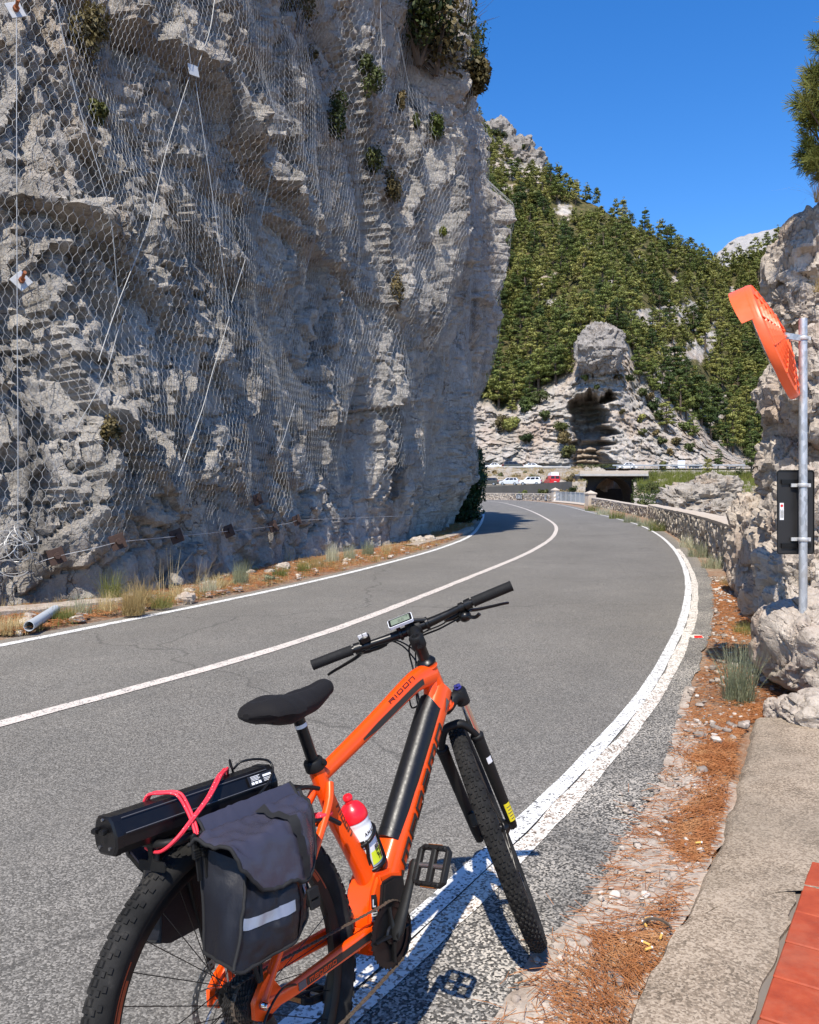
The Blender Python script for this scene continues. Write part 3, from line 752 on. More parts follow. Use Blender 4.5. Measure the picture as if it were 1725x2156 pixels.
def cliff_disp(s, z, fine=True):
    """outward relief of the rock at arclength s, height z"""
    P = np.column_stack([s, np.zeros_like(s), z])
    wv = .30+.70*smooth(S_NEAR+8, S_NEAR+16, s)                    # beds on the left turn into upright flutes on the right
    low = fbm(P*[.13, 1, .10], 3, 40)
    wx = fbm(P*[.45, 1, .45], 3, 41); wz = fbm(P*[.45, 1, .45]+9, 3, 42)
    a = math.radians(33)
    tb = z*math.cos(a)+s*math.sin(a)+.55*wx; ub = s*math.cos(a)-z*math.sin(a)+.5*wz
    # beds with ragged step profile
    k = tb/.95; ki = np.floor(k); fr = k-ki
    zero = np.zeros_like(ki).astype(np.int64)
    lay = hsh(ki.astype(np.int64), zero, zero, 5); lay2 = hsh((ki+1).astype(np.int64), zero, zero, 5)
    bed = (lay+(lay2-lay)*smooth(.80, 1.0, fr))*.55+.16*(fr-.5)
    flute = np.abs(fbm(P*[.42, 1, .07]+[0, 0, 3], 3, 44))
    flute2 = fbm(P*[1.1, 1, .22], 3, 45)
    d = .60*low+(1-wv)*.80*bed*(.65+.5*fbm(P*.3, 2, 46))+wv*(1.45*flute+.46*flute2+.12*bed)
    d = d+seams(s, z, wx)
    if fine:
        Q = np.column_stack([ub/(.95-.25*wv), np.zeros_like(s)+.5, tb/(1.05+.45*wv)])
        F1, F2, ID, Gv = worley(Q, 60)
        d = d+(1-.4*wv)*(.44*(ID-.5)+.20*(Gv[:, 0]*(ID-.4)*1.6+Gv[:, 2]*.7)-.17*(1-smooth(0, .06, F2-F1)))
        wq = fbm(P*[1.3, 1, 1.3], 2, 154); Q2 = np.column_stack([ub/.36+.8*wx+1.0*wq, np.zeros_like(s)+.5, tb/.42+.6*wz-1.3*wq])
        F1, F2, ID, Gv = worley(Q2, 70)
        d = d+.14*(ID-.5)+.085*(Gv[:, 0]*(ID-.5)*2+Gv[:, 2]*.8)-.075*(1-smooth(0, .10, F2-F1))
        d = d+.10*fbm(P*[1.6, 1, .9], 4, 48)+.06*fbm(P*[7, 1, 4], 4, 49)
        for fr_, dp, sd_ in (([.9, 1, .22], .20, 151), ([2.2, 1, .7], .10, 152), ([.5, 1, 1.3], .10, 153)):
            d = d-dp*np.exp(-(np.abs(fbm(P*fr_+.2*wx[:, None], 4, sd_))/.045)**2)
    return d
SS, ZZ = np.meshgrid(sU, zl, indexing='ij')
D = cliff_disp(SS.ravel(), ZZ.ravel()).reshape(NU, NZ)
foot = .4+.6*smooth(0, 2.2, ZZ)
off = over(SS, ZZ)+D*foot-.40
topw = smooth(21.0, 22.4, ZZ)*(SS > S_END-9)
X = BX[:, None]+NX[:, None]*off; Yc = BY[:, None]+NYY[:, None]*off
# the crown of the cliff rounds back inwards
cap_n = 7
capX = [X[:, -1]-NX*1.1*(i+1)**1.35 for i in range(cap_n)]; capY = [Yc[:, -1]-NYY*1.1*(i+1)**1.35 for i in range(cap_n)]
capZ = [zl[-1]+.45*(i+1)+.4*fbm(np.column_stack([sU*.5, np.full(NU, i*.8), np.zeros(NU)]), 3, 77) for i in range(cap_n)]
VX = np.concatenate([X, np.stack(capX, 1)], 1); VY = np.concatenate([Yc, np.stack(capY, 1)], 1)
VZ = np.concatenate([ZZ+.05*D, np.stack(capZ, 1)], 1)
cl = link_mesh('cliff', np_mesh('cliff', np.stack([VX, VY, VZ], -1).reshape(-1, 3), grid_faces(NU, NZ+cap_n), 28), None, M_CLIFF)
cl['kind'] = 'structure'

# ---- drape of the netting: highest relief on a coarse lattice, smoothed, with upright pleats
ns, nz = 220, 110
s_c = np.linspace(S_NEAR-5, S_END+4.5, ns); z_c = np.linspace(0, 22.2, nz)
iu = np.clip(np.searchsorted(s_c, sU), 0, ns-1); iz = np.clip(np.searchsorted(z_c, zl), 0, nz-1)
NETH = np.full((ns, nz), -9.0)
np.maximum.at(NETH, (iu[:, None].repeat(NZ, 1), iz[None, :].repeat(NU, 0)), D*foot)
ok = (sU > s_c[0]) & (sU < s_c[-1])
for _ in range(3):
    Hp = np.pad(NETH, 1, mode='edge'); nb = np.max([Hp[1+a:1+a+ns, 1+b:1+b+nz] for a in (-1, 0, 1) for b in (-1, 0, 1)], 0)
    NETH = np.where(NETH < -5, nb, NETH)
Hp = np.pad(NETH, 1, mode='edge'); NETH = np.max([Hp[1+a:1+a+ns, 1+b:1+b+nz] for a in (-1, 0, 1) for b in (-1, 0, 1)], 0)
for _ in range(7):
    Hp = np.pad(NETH, 1, mode='edge'); NETH = np.mean([Hp[1+a:1+a+ns, 1+b:1+b+nz] for a in (-1, 0, 1) for b in (-1, 0, 1)], 0)
def net_point(s, z, extra=0.0):
    fs = np.clip((s-s_c[0])/(s_c[1]-s_c[0]), 0, ns-1.001); fz = np.clip((z-z_c[0])/(z_c[1]-z_c[0]), 0, nz-1.001)
    i = fs.astype(int); j = fz.astype(int); a = fs-i; b = fz-j
    h = NETH[i, j]*(1-a)*(1-b)+NETH[i+1, j]*a*(1-b)+NETH[i, j+1]*(1-a)*b+NETH[i+1, j+1]*a*b
    P = np.column_stack([s, np.zeros_like(s), z])
    pl = .07*np.abs(fbm(P*[1.3, 1, .12], 2, 90))+.03*fbm(P*[1.1, 1, .9], 2, 91)
    o = over(s, z)+h-.40+.05+pl+extra
    bx = np.interp(s, sU, BX); by = np.interp(s, sU, BY); nx = np.interp(s, sU, NX); ny = np.interp(s, sU, NYY)
    return np.column_stack([bx+nx*o, by+ny*o, z])
def net_lower(s):
    q = np.interp(s-S_NEAR, [-6, 0, 3, 5, 8, 11, 14, 20, 30], [.9, 1.0, 1.0, 1.1, 1.3, 1.6, 1.7, 1.8, 2.0])
    return q+.55*fbm(np.column_stack([s*.9, np.zeros_like(s), np.zeros_like(s)]), 4, 95)
wireV = []; wireF = []; wn_ = [0]
def prisms(A, B, r):
    """three-sided wires from A to B"""
    d = B-A; d = d/(np.linalg.norm(d, axis=1)[:, None]+1e-9)
    u = np.cross(d, np.array([.31, .2, .93])); u /= np.linalg.norm(u, axis=1)[:, None]; w = np.cross(d, u)
    n = len(A); r = np.broadcast_to(np.asarray(r, float), (n,))[:, None]
    vs = []
    for E in (A, B):
        for k in range(3):
            an = 2.094*k; vs.append(E+r*(math.cos(an)*u+math.sin(an)*w))
    V = np.stack(vs, 1).reshape(-1, 3); b = np.arange(n)[:, None]*6
    F = np.concatenate([b+np.array([[k, (k+1) % 3, 3+(k+1) % 3, 3+k]]) for k in range(3)], 0)
    return V, F
def net_patch(s0, s1, z1, cell, r):
    """hexagonal double-twist mesh, cells standing upright"""
    w = cell; hgt = cell*1.18
    nc = int((s1-s0)/w)+1; nr = int(z1/hgt)+1
    C, R = np.meshgrid(np.arange(nc), np.arange(nr), indexing='ij'); C = C.ravel().astype(float); R = R.ravel()
    shift = (R % 2)*.5
    wob = lambda s, z, k: .16*cell*fbm(np.column_stack([s*2.1, np.full_like(s, k), z*2.1]), 2, 97)
    s = s0+(C+shift)*w; z = R*hgt
    # twisted vertical strand then two slanted wires up to the next row
    lo = z; hi = z+hgt*.42; nxt = z+hgt
    def PT(s, z): return net_point(s+wob(s, z, 1.3)+.5*fbm(np.column_stack([np.zeros_like(s)+3, s*.25, z*.25]), 2, 98), z+wob(s, z, 7.7))
    keep = (lo > net_lower(s)) & (z < z1)
    hole = fbm(np.column_stack([s*.55, np.zeros_like(s), z*.55]), 3, 99) > -.95
    keep &= hole
    s, lo, hi, nxt = s[keep], lo[keep], hi[keep], nxt[keep]
    A = PT(s, lo); B = PT(s, hi); Lf = PT(s-w/2, nxt); Rt = PT(s+w/2, nxt)
    for (a, b, rr) in ((A, B, r*1.45), (B, Lf, r), (B, Rt, r)):
        V, F = prisms(a, b, rr); wireV.append(V); wireF.append(F+wn_[0]); wn_[0] += len(V)
net_patch(S_NEAR-3.2, S_NEAR+4.0, 10.5, .108, .0024)
net_patch(S_NEAR+4.0, S_NEAR+10.0, 16.0, .115, .0029)
net_patch(S_NEAR+10.0, S_NEAR+18.0, 22.0, .15, .0036)
net_patch(S_NEAR+18.0, S_END+3.5, 22.0, .21, .0042)
net = link_mesh('wire_netting', np_mesh('wire_netting', np.vstack(wireV), np.vstack(wireF)), None, M_WIRE)
set_props(net, 'galvanised hexagonal wire netting hung over the whole grey cliff face', 'netting')

# ---- where a picture point falls on the draped surface (used to place cables, plates and plants on the rock)
ls, lz = np.meshgrid(np.linspace(S_NEAR-4, S_END+4, 420), np.linspace(0, 22, 300), indexing='ij')
LAT = net_point(ls.ravel(), lz.ravel()); LPX = to_px(LAT); LS = np.stack([ls.ravel(), lz.ravel()], -1)
def on_cliff(px, py): return LS[np.argmin((LPX[:, 0]-px)**2+(LPX[:, 1]-py)**2)]
def cliff_xyz(px, py, extra=0.0):
    q = on_cliff(px, py); return net_point(np.array([q[0]]), np.array([q[1]]), extra)[0]
CABLES = [
    ([(33, 30), (45, 300), (55, 560), (50, 850), (40, 1060), (33, 1170)], 'long upright steel cable down the left edge of the netting'),
    ([(109, 13), (160, 260), (205, 500), (246, 634)], 'slanting cable between the upright edge cable and the bolted plate'),
    ([(448, 0), (432, 70), (410, 141)], 'short cable leaning right above the plate on the dark crevice'),
    ([(371, 0), (382, 70), (393, 138)], 'short cable leaning left above the plate on the dark crevice'),
    ([(394, 166), (340, 360), (285, 576), (240, 660), (200, 760)], 'long cable slanting down left from the plate on the dark crevice'),
    ([(403, 173), (440, 420), (474, 640)], 'cable slanting down right from the plate on the dark crevice'),
    ([(582, 301), (563, 384), (544, 467)], 'short cable over the bright rock bulge in mid cliff'),
    ([(797, 0), (800, 100), (803, 192)], 'thin cable hanging from the cliff top by the dry plants'),
    ([(832, 58), (872, 260), (909, 448)], 'long thin cable on the pale part of the cliff'),
    ([(1042, 467), (1030, 540), (1018, 640), (1000, 760)], 'cable down the far outer corner of the cliff'),
    ([(256, 659), (200, 780), (147, 896)], 'cable slanting over the tan ledge low on the left'),
    ([(477, 666), (425, 840), (371, 1005)], 'cable slanting to the foot of the cliff in the middle'),
    ([(512, 550), (495, 600), (483, 640)], 'shortest cable in the middle of the netting'),
    ([(614, 851), (596, 905), (579, 954)], 'low cable stub near the lower rim of the netting'),
    ([(60, 1185), (118, 1165), (243, 1143), (368, 1131), (474, 1115), (570, 1104), (621, 1098), (800, 1088), (950, 1079)], 'horizontal cable threaded through rusty plates along the cliff foot')]
for pts, lab in CABLES:
    K = np.array([cliff_xyz(*p, .06) for p in ((pts[0], pts[-1]) if 'horizontal' not in lab else pts)])
    tt_ = np.linspace(0, 1, 16*(len(K)-1)+1); P = np.stack([np.interp(tt_, np.linspace(0, 1, len(K)), K[:, c]) for c in range(3)], -1)
    # taut, but lifted wherever the draped rock stands proud of the straight line
    for q in range(len(P)):
        s_ = float(np.interp(0, [0], [0])); i_ = int(np.argmin((BX-P[q, 0])**2+(BY-P[q, 1])**2)); nv_ = np.array([NX[i_], NYY[i_]]); sp = net_point(np.array([sU[i_]]), np.array([max(P[q, 2], 0)]), .03)[0]
        lift_ = np.dot(sp[:2]-P[q, :2], nv_)
        if lift_ > 0: P[q, :2] += nv_*lift_
    for _ in range(5): P[1:-1] = np.maximum(0, 1)*((P[:-2]+P[1:-1]*2+P[2:])/4)
    far = np.linalg.norm(P[0][:2])
    b = MB(); b.tube(P, .0046+.0001*far, 6)
    set_props(b.build('steel_cable', M_CABLE), lab, 'cable', 'cables holding the rock netting')
def plate(px, py, lab, mat, size, rod, name='anchor_plate', tilt=.5):
    p = cliff_xyz(px, py, .05)
    t = thing(name, lab, 'anchor plate', p, group='bolted plates on the cliff')
    q = on_cliff(px, py)
    nx = np.interp(q[0], sU, NX); ny = np.interp(q[0], sU, NYY); n = np.array([nx*.8-.1, ny*.8-.35, .15]); n /= np.linalg.norm(n)
    Fm = frame_of(n) @ rotx(tilt)
    b = MB(); b.box((0, 0, 0), (.02, size, size), Fm, bev=.004); b.build('plate', mat, t)
    if rod:
        b = MB(); b.tube([n*0, n*rod+np.array([0, 0, .03])], .022, 8); b.tube([n*.02, n*.06], .042, 6); b.build('bolt', M_RUSTROD if mat is M_ZINC else M_RUST, t)
plate(33, 18, 'zinc anchor plate with rusty bolt at the top corner of the cliff', M_ZINC, .20, .16)
plate(40, 596, 'diamond zinc anchor plate with long rusty bolt on the lit ledge', M_ZINC, .20, .22, tilt=.8)
plate(400, 146, 'small zinc anchor plate bolted in the dark diagonal crevice', M_ZINC, .20, 0, tilt=.1)
for px, py, lab in ((118, 1165, 'rusty square plate on the low cable nearest the grey pipe'), (243, 1143, 'rusty plate second from the pipe on the low cable'), (368, 1131, 'rusty plate above the straw grass on the low cable'),
                    (474, 1115, 'rusty plate over the reddish rock face on the low cable'), (536, 1052, 'rusty plate standing higher than the low cable'), (570, 1104, 'dark plate right of the higher rusty plate'), (621, 1098, 'last rusty plate along the low cable')):
    plate(px, py, lab, M_RUST, .20, 0.05, tilt=.3)
# loose roll of wire at the lower left end of the netting
b = MB()
for k in range(16):
    c = cliff_xyz(8+rng.uniform(-12, 45), 1162+rng.uniform(-40, 35), .12); r = rng.uniform(.08, .24)
    e = frame_of(rng.normal(0, 1, 3)+[1.2, -1.2, 0]); th = np.linspace(0, rng.uniform(4, 6.2), 22)
    b.tube(c+r*(np.cos(th)[:, None]*e[:, 1]+np.sin(th)[:, None]*e[:, 2]+.12*th[:, None]*e[:, 0]), .006, 4)
set_props(b.build('wire_coil', M_WIRE), 'tangled coil of loose wire at the lower left end of the netting', 'wire coil')
# ------------------------------------------------------------------ foliage helpers
LEAF_N = [None]
def leaf_cloud(C, R, n, size, rg, flat=.75, aspect=.55, shell=.45, up=.25):
    """n quads spread through ellipsoids with centres C (k,3) and radii R (k,3)"""
    C = np.atleast_2d(np.asarray(C, float)); R = np.atleast_2d(np.asarray(R, float))
    w = R.prod(1)**(2/3); k = rg.choice(len(C), n, p=w/w.sum())
    d = rg.normal(0, 1, (n, 3)); d /= np.linalg.norm(d, axis=1)[:, None]
    rad = rg.uniform(shell, 1.0, n)[:, None]**.6
    P = C[k]+d*R[k]*rad
    nr = d*.7+rg.normal(0, .6, (n, 3))+[0, 0, up]; nr /= np.linalg.norm(nr, axis=1)[:, None]
    a = np.cross(nr, rg.normal(0, 1, (n, 3))); a /= np.linalg.norm(a, axis=1)[:, None]; b = np.cross(nr, a)
    s = size*rg.uniform(.6, 1.4, n)[:, None]
    V = np.stack([P-a*s-b*s*aspect*.35, P-b*s*aspect, P+a*s, P+b*s*aspect+nr*s*.25], 1)
    # outward facing leaves, shaded with the roundness of their clump
    gn = np.cross(V[:, 1]-V[:, 0], V[:, 2]-V[:, 0]); fl = (gn*d).sum(1) < 0; V[fl] = V[fl][:, ::-1]
    sn = d+[0, 0, .35]+rg.normal(0, .28, (n, 3)); sn /= np.linalg.norm(sn, axis=1)[:, None]; LEAF_N[0] = np.repeat(sn, 4, 0)
    return V.reshape(-1, 3), np.arange(4*n).reshape(n, 4)
def joined(parts):
    Vs = []; Fs = []; o = 0
    for V, F in parts: Vs.append(V); Fs.append(F+o); o += len(V)
    return np.vstack(Vs), np.vstack(Fs)
def blades(base, height, n, rg, lean=.5, width=.006, segs=3, spread=.05, curve=.5):
    """grass blades; returns V,F"""
    a = rg.uniform(0, 2*math.pi, n); ln = np.abs(rg.normal(0, lean, n)); h = height*rg.uniform(.45, 1.0, n)
    r = spread*np.sqrt(rg.uniform(0, 1, n)); a0 = rg.uniform(0, 2*math.pi, n)
    B = np.asarray(base, float)+np.column_stack([r*np.cos(a0), r*np.sin(a0), np.zeros(n)])
    dv = np.column_stack([np.cos(a), np.sin(a)]); side = np.column_stack([-np.sin(a), np.cos(a), np.zeros(n)])
    V = []
    for i in range(segs+1):
        t = i/segs; o = ln*h*(t*(1-curve)+curve*t*t); z = h*t*np.sqrt(np.maximum(1-(ln*.55*t)**2, .1))
        c = B+np.column_stack([dv[:, 0]*o, dv[:, 1]*o, z]); w = width*(1-t*.92)
        V += [c-side*w/2, c+side*w/2]
    V = np.stack(V, 1).reshape(-1, 3); k = 2*(segs+1); b = np.arange(n)[:, None]*k
    F = np.concatenate([b+np.array([[2*i, 2*i+1, 2*i+3, 2*i+2]]) for i in range(segs)], 0)
    return V, F

def pine_crown(seed, H, n, size):
    rg = np.random.default_rng(seed); C = []; R = []
    lv = rg.integers(7, 10); wmax = H*rg.uniform(.24, .32)
    for i in range(lv):
        t = (i+.5)/lv; z = H*(.20+.78*t); rr = wmax*(1-t)**.65*rg.uniform(.75, 1.2)*(1.0 if t > .12 else .75)
        m = 1 if t > .88 else rg.integers(3, 6); a0 = rg.uniform(0, 6.28)
        for j in range(m):
            a = a0+6.28*j/m+rg.normal(0, .3); q = rr*rg.uniform(.45, .95) if m > 1 else 0
            C.append((q*math.cos(a), q*math.sin(a), z+rg.normal(0, .03)*H)); s = H*rg.uniform(.055, .115)*(1-.35*t)
            R.append((s*1.25, s*1.25, s*.50))
    V, F = leaf_cloud(C, R, n, size, rg, up=.5, shell=.3, aspect=.34)
    return V, F, np.array(C), LEAF_N[0]
def pine_trunk(seed, H, C, lo=0.0):
    b = MB(); rg = np.random.default_rng(seed)
    bend = rg.normal(0, .02, 2)*H
    b.tube([(0, 0, -.06*H), (bend[0], bend[1], .35*H), (bend[0]*.5, bend[1]*.5, .9*H)], [H*.028, H*.020, H*.006], 6)
    for c in C[::3]:
        b.tube([(bend[0]*.7, bend[1]*.7, c[2]*.9), tuple(c)], [H*.008, H*.003], 4, cap=False)
    return b

# ------------------------------------------------------------------ mountainside: profile of every azimuth from the coast road up to the ridge
CP = np.array([700, 900, 1000, 1060, 1100, 1140, 1200, 1250, 1300, 1350, 1400, 1450, 1500, 1535, 1570, 1610, 1690, 1800, 2100, 2500])
RIDGE = np.array([60, 150, 240, 292, 325, 352, 408, 430, 455, 482, 505, 530, 552, 560, 545, 528, 508, 470, 420, 400])
D_RID = np.array([430, 430, 430, 430, 425, 415, 400, 390, 385, 380, 385, 400, 430, 450, 450, 440, 430, 420, 400, 380.])
CLIFT = np.array([790, 800, 850, 872, 852, 842, 790, 705, 700, 790, 848, 882, 922, 950, 966, 972, 972, 972, 972, 972.])
D_BASE = np.array([215, 212, 208, 205, 204, 203, 202, 200, 200, 202, 204, 206, 208, 210, 210, 208, 200, 190, 180, 170.])
BASEY = 984.0
cols = np.concatenate([np.linspace(760, 1000, 60), np.linspace(1001, 1720, 480), np.linspace(1725, 2300, 80)])
rows_c, rows_s = 150, 170
rid = np.interp(cols, CP, RIDGE); dr = np.interp(cols, CP, D_RID); ct = np.interp(cols, CP, CLIFT); db = np.interp(cols, CP, D_BASE)
ct = ct+9*fbm(np.column_stack([cols/22, np.zeros_like(cols), np.zeros_like(cols)]), 4, 120)
rid = rid+7*fbm(np.column_stack([cols/30, np.zeros_like(cols), np.zeros_like(cols)]), 4, 121)
def hill_point(px, py, dist): return np.stack([(px-862.5)/FPX*dist, dist, CAM_H+(HORIZON-py)/FPX*dist], -1)
tc = np.linspace(0, 1, rows_c); PXc, Tc = np.meshgrid(cols, tc, indexing='ij')
PYc = BASEY+(ct[:, None]-BASEY)*Tc
back = 16+6*smooth(1200, 1450, PXc)+14*smooth(1400, 1560, PXc)*Tc
Dc = db[:, None]+back*Tc**1.1
# dark cleft with overhanging roof, upright buttresses, ledges
cleft = smooth(1198, 1212, PXc+9*fbm(np.column_stack([PYc.ravel()/11, PXc.ravel()*0+4, PXc.ravel()*0]), 3, 133).reshape(PXc.shape))*(1-smooth(1262, 1294, PXc+20*fbm(np.column_stack([PYc.ravel()/14, PXc.ravel()*0, PXc.ravel()*0]), 3, 127).reshape(PXc.shape)))
cleft = cleft*smooth(822, 846, PYc+10*fbm(np.column_stack([PXc.ravel()/9, PXc.ravel()*0+2, PXc.ravel()*0]), 3, 134).reshape(PXc.shape))*(1-.55*smooth(930, 985, PYc)*smooth(1255, 1285, PXc))
Wp = hill_point(PXc, PYc, Dc).reshape(-1, 3)
beds = Wp*[.10, .10, .75]+np.column_stack([.5*fbm(Wp*.12, 3, 122)]*3)
F1, F2, ID, Gv = worley(Wp*[.26, .26, .55], 123); G1, G2, ID2, Gw = worley(Wp*[.7, .7, 1.3], 124)
rr = (2.6*fbm(Wp*.055, 3, 125)+2.0*(ID-.5)+.9*(ID2-.5)+.5*fbm(beds, 3, 126)+.6*fbm(Wp*.9, 3, 128)).reshape(PXc.shape)
bed2 = np.abs(((Wp[:, 2]*.62+1.2*fbm(Wp*.1, 2, 129)) % 1)-.5).reshape(PXc.shape)
Dc = Dc+rr*smooth(0, .06, Tc)*(1-.6*smooth(.9, 1, Tc))+cleft*(15+4.5*bed2)+1.1*bed2*smooth(1215, 1225, PXc)*(1-smooth(1290, 1310, PXc))
ts = np.linspace(0, 1, rows_s)[1:]; PXs, Ts = np.meshgrid(cols, ts, indexing='ij')
d0 = Dc[:, -1][:, None]; PYs = ct[:, None]+(rid[:, None]-ct[:, None])*Ts
Ds = d0+(dr[:, None]-d0)*Ts**1.25
Ws = hill_point(PXs, PYs, Ds).reshape(-1, 3)
F1, F2, ID, _g = worley(Ws*[.10, .10, .16], 130)
Ds = Ds+(7*fbm(Ws*.022, 4, 131)+1.6*(ID-.5)+1.0*fbm(Ws*.3, 4, 132)).reshape(PXs.shape)*np.sin(np.pi*Ts)**.6
# back slope behind the ridge
PXb = np.repeat(cols[:, None], 3, 1); Db = dr[:, None]+np.array([40., 120., 300.])[None]
Pb = hill_point(PXb, np.repeat(rid[:, None], 3, 1), Db); Pb[..., 2] -= np.array([12., 60., 170.])[None]
FRONT = hill_point(cols, np.full_like(cols, BASEY), db)[:, None, :]-np.array([0, 0, 9.])
HP = np.concatenate([FRONT, hill_point(PXc, PYc, Dc), hill_point(PXs, PYs, Ds), Pb], 1)
allpx = np.concatenate([cols[:, None], PXc, PXs, PXb], 1); allpy = np.concatenate([cols[:, None]*0+BASEY, PYc, PYs, np.repeat(rid[:, None], 3, 1)], 1)
# bare rock: the cliff band, ridge crags and outcrops on the slope
BARE = [(1262, 715, 46, 40), (1350, 665, 34, 22), (1392, 672, 44, 22), (1440, 665, 40, 26), (1468, 740, 30, 22), (1500, 700, 26, 30), (1190, 447, 16, 20), (1140, 590, 26, 16), (1080, 345, 66, 46), (1135, 352, 26, 22), (1415, 740, 22, 20), (1500, 860, 40, 26), (1235, 510, 14, 10), (1345, 545, 18, 9), (1078, 430, 18, 12), (1295, 600, 16, 9), (1420, 590, 18, 8), (1170, 640, 18, 10), (1480, 640, 20, 12), (1380, 800, 40, 30), (1545, 625, 14, 22)]
def bare_at(px, py):
    r = np.zeros_like(px, float); sh = np.shape(px); wob = .75*fbm(np.column_stack([np.ravel(px)/11., np.ravel(py)/8., np.zeros(np.size(px))]), 3, 171).reshape(sh)
    for cx, cy, a, b_ in BARE: r = np.maximum(r, 1-smooth(.65, 1.15, np.hypot((px-cx)/a, (py-cy)/b_)+wob))
    return r
ctc = np.interp(allpx, cols, ct)
rk = np.maximum(smooth(-26, 6, allpy-ctc), bare_at(allpx, allpy))
rk = np.clip(rk+.45*fbm(HP.reshape(-1, 3)*.12, 4, 135).reshape(rk.shape)*(rk > .02), 0, 1)
rk = np.where((allpy > 900) & (allpy-ctc > 8), np.maximum(rk, .8), rk)
hill = link_mesh('hillside', np_mesh('hillside', HP.reshape(-1, 3), grid_faces(len(cols), HP.shape[1]), 180, attrs={'rock': rk.ravel()}), None, M_HILL)
hill['kind'] = 'structure'
# grey summit far behind
fc = np.linspace(1420, 2100, 150); fr_ = np.interp(fc, [1420, 1500, 1524, 1550, 1600, 1650, 1700, 1760, 1900, 2100], [570, 545, 520, 500, 487, 476, 458, 430, 380, 360])
fr_ = fr_+2.5*fbm(np.column_stack([fc/9, fc*0, fc*0]), 4, 140)
ft = np.linspace(0, 1, 60); PXf, Tf = np.meshgrid(fc, ft, indexing='ij')
PYf = 640+(fr_[:, None]-640)*Tf; Df = 1750+420*Tf+26*fbm(np.column_stack([PXf.ravel()/26, Tf.ravel()*8, PXf.ravel()*0]), 5, 141).reshape(PXf.shape)
FP = hill_point(PXf, PYf, Df); lastf = FP[:, -1:, :]+np.array([30, 300, -200.])
FP = np.concatenate([FP, lastf], 1)
link_mesh('distant_mountain', np_mesh('distant_mountain', FP.reshape(-1, 3), grid_faces(len(fc), 61), 180), None, M_FARROCK)['kind'] = 'structure'

# ---- overhanging rock head above the cleft
def rock_lump(name, c, r, seed, mat, n=70, blk=.35, fine=.06, freq=1.0, sq=3.0, zcut=None, shape=None, rot=0.0, structure=False, lab=None, cat='rock', group=None, parent=None, fq=(1, 1, 1)):
    """boulder: superellipsoid broken into facets and blocks; c centre, r radii"""
    r = np.asarray(r, float)
    u = np.linspace(0, 2*math.pi, 2*n, endpoint=False); v = np.linspace(-math.pi/2+.02, math.pi/2-.02, n)
    U, W = np.meshgrid(u, v, indexing='ij')
    cu, su, cv, sv = np.cos(U), np.sin(U), np.cos(W), np.sin(W)
    e = 2/sq; S = lambda x: np.sign(x)*np.abs(x)**e
    P = np.stack([S(cv)*S(cu), S(cv)*S(su), S(sv)], -1).reshape(-1, 3)
    dirn = P/np.linalg.norm(P, axis=1)[:, None]
    Pw = P*r; m = r.mean()
    if shape is not None: Pw = shape(Pw)
    Q = Pw/m*freq*np.asarray(fq)+seed*3.1+.25*np.column_stack([fbm(Pw/m*freq*1.2, 3, seed+k) for k in range(3)])
    F1, F2, ID, Gv = worley(Q*1.7, seed); H1, H2, ID2, Gw = worley(Q*4.3, seed+9)
    rv = np.stack([np.cos(ID*44), np.sin(ID*44), np.cos(ID*91)], -1); rv2 = np.stack([np.cos(ID2*44), np.sin(ID2*44), np.cos(ID2*91)], -1)
    d = .9*fbm(Q*.8, 3, seed+3)*blk+.55*blk*(ID-.5)+.50*blk*np.einsum('ij,ij->i', Gv, rv)-.22*blk*(1-smooth(0, .05, F2-F1))-.25*blk*np.abs(fbm(Q*1.1, 4, seed+13))+.10*blk*np.einsum('ij,ij->i', Gw, rv2)
    d = d+.13*blk*(ID2-.5)+.07*blk*np.einsum('ij,ij->i', Gw, dirn)-.09*blk*(1-smooth(0, .05, H2-H1))
    d = d+fine*fbm(Q*6, 4, seed+5)+fine*.4*fbm(Q*17, 3, seed+6)
    Pw = Pw+dirn*(d*m)[:, None]
    Pw = Pw @ rotz(rot).T
    if zcut is not None: Pw[:, 2] = np.maximum(Pw[:, 2], zcut-c[2])
    V = Pw+np.asarray(c, float)
    F = grid_faces(2*n, n, True); b0 = len(V)
    V = np.vstack([V, V[np.arange(2*n)*n].mean(0), V[np.arange(2*n)*n+n-1].mean(0)])
    k = np.arange(2*n); k2 = (k+1) % (2*n)
    F = np.vstack([F, np.column_stack([k2*n, k*n, np.full(2*n, b0), np.full(2*n, b0)]), np.column_stack([k*n+n-1, k2*n+n-1, np.full(2*n, b0+1), np.full(2*n, b0+1)])])
    V32 = V; me = bpy.data.meshes.new(name)
    me.from_pydata(V32.tolist(), [], [list(dict.fromkeys(f)) for f in F.tolist()])
    me.polygons.foreach_set('use_smooth', [True]*len(me.polygons)); me.set_sharp_from_angle(angle=math.radians(26)); me.update()
    o = link_mesh(name, me, parent, mat)
    if structure: o['kind'] = 'structure'
    elif lab: set_props(o, lab, cat, group)
    return o
M_HEAD = rock_mat('far_crag_rock', (.12, .112, .104), (.28, .258, .235), (.44, .41, .37), (.36, .26, .18), .22, .5, .9, stain=.7, dip=.3, bdist=.14, strat=(1, 1, .8))
hc = at(1262, 735, 210)
def head_shape(P):
    z = P[:, 2]/7.0; k = np.interp(z, [-1, -.55, 0, .5, 1], [.86, .92, 1.0, .90, .6]); Q = P.copy(); Q[:, 0] *= k; Q[:, 1] *= k; return Q
rock_lump('rock_tower', hc, (6.0, 6.5, 6.6), 5, M_HEAD, 70, .20, .05, 1.5, 2.6, shape=head_shape, lab='bulging grey rock head overhanging the dark cleft', cat='rock')

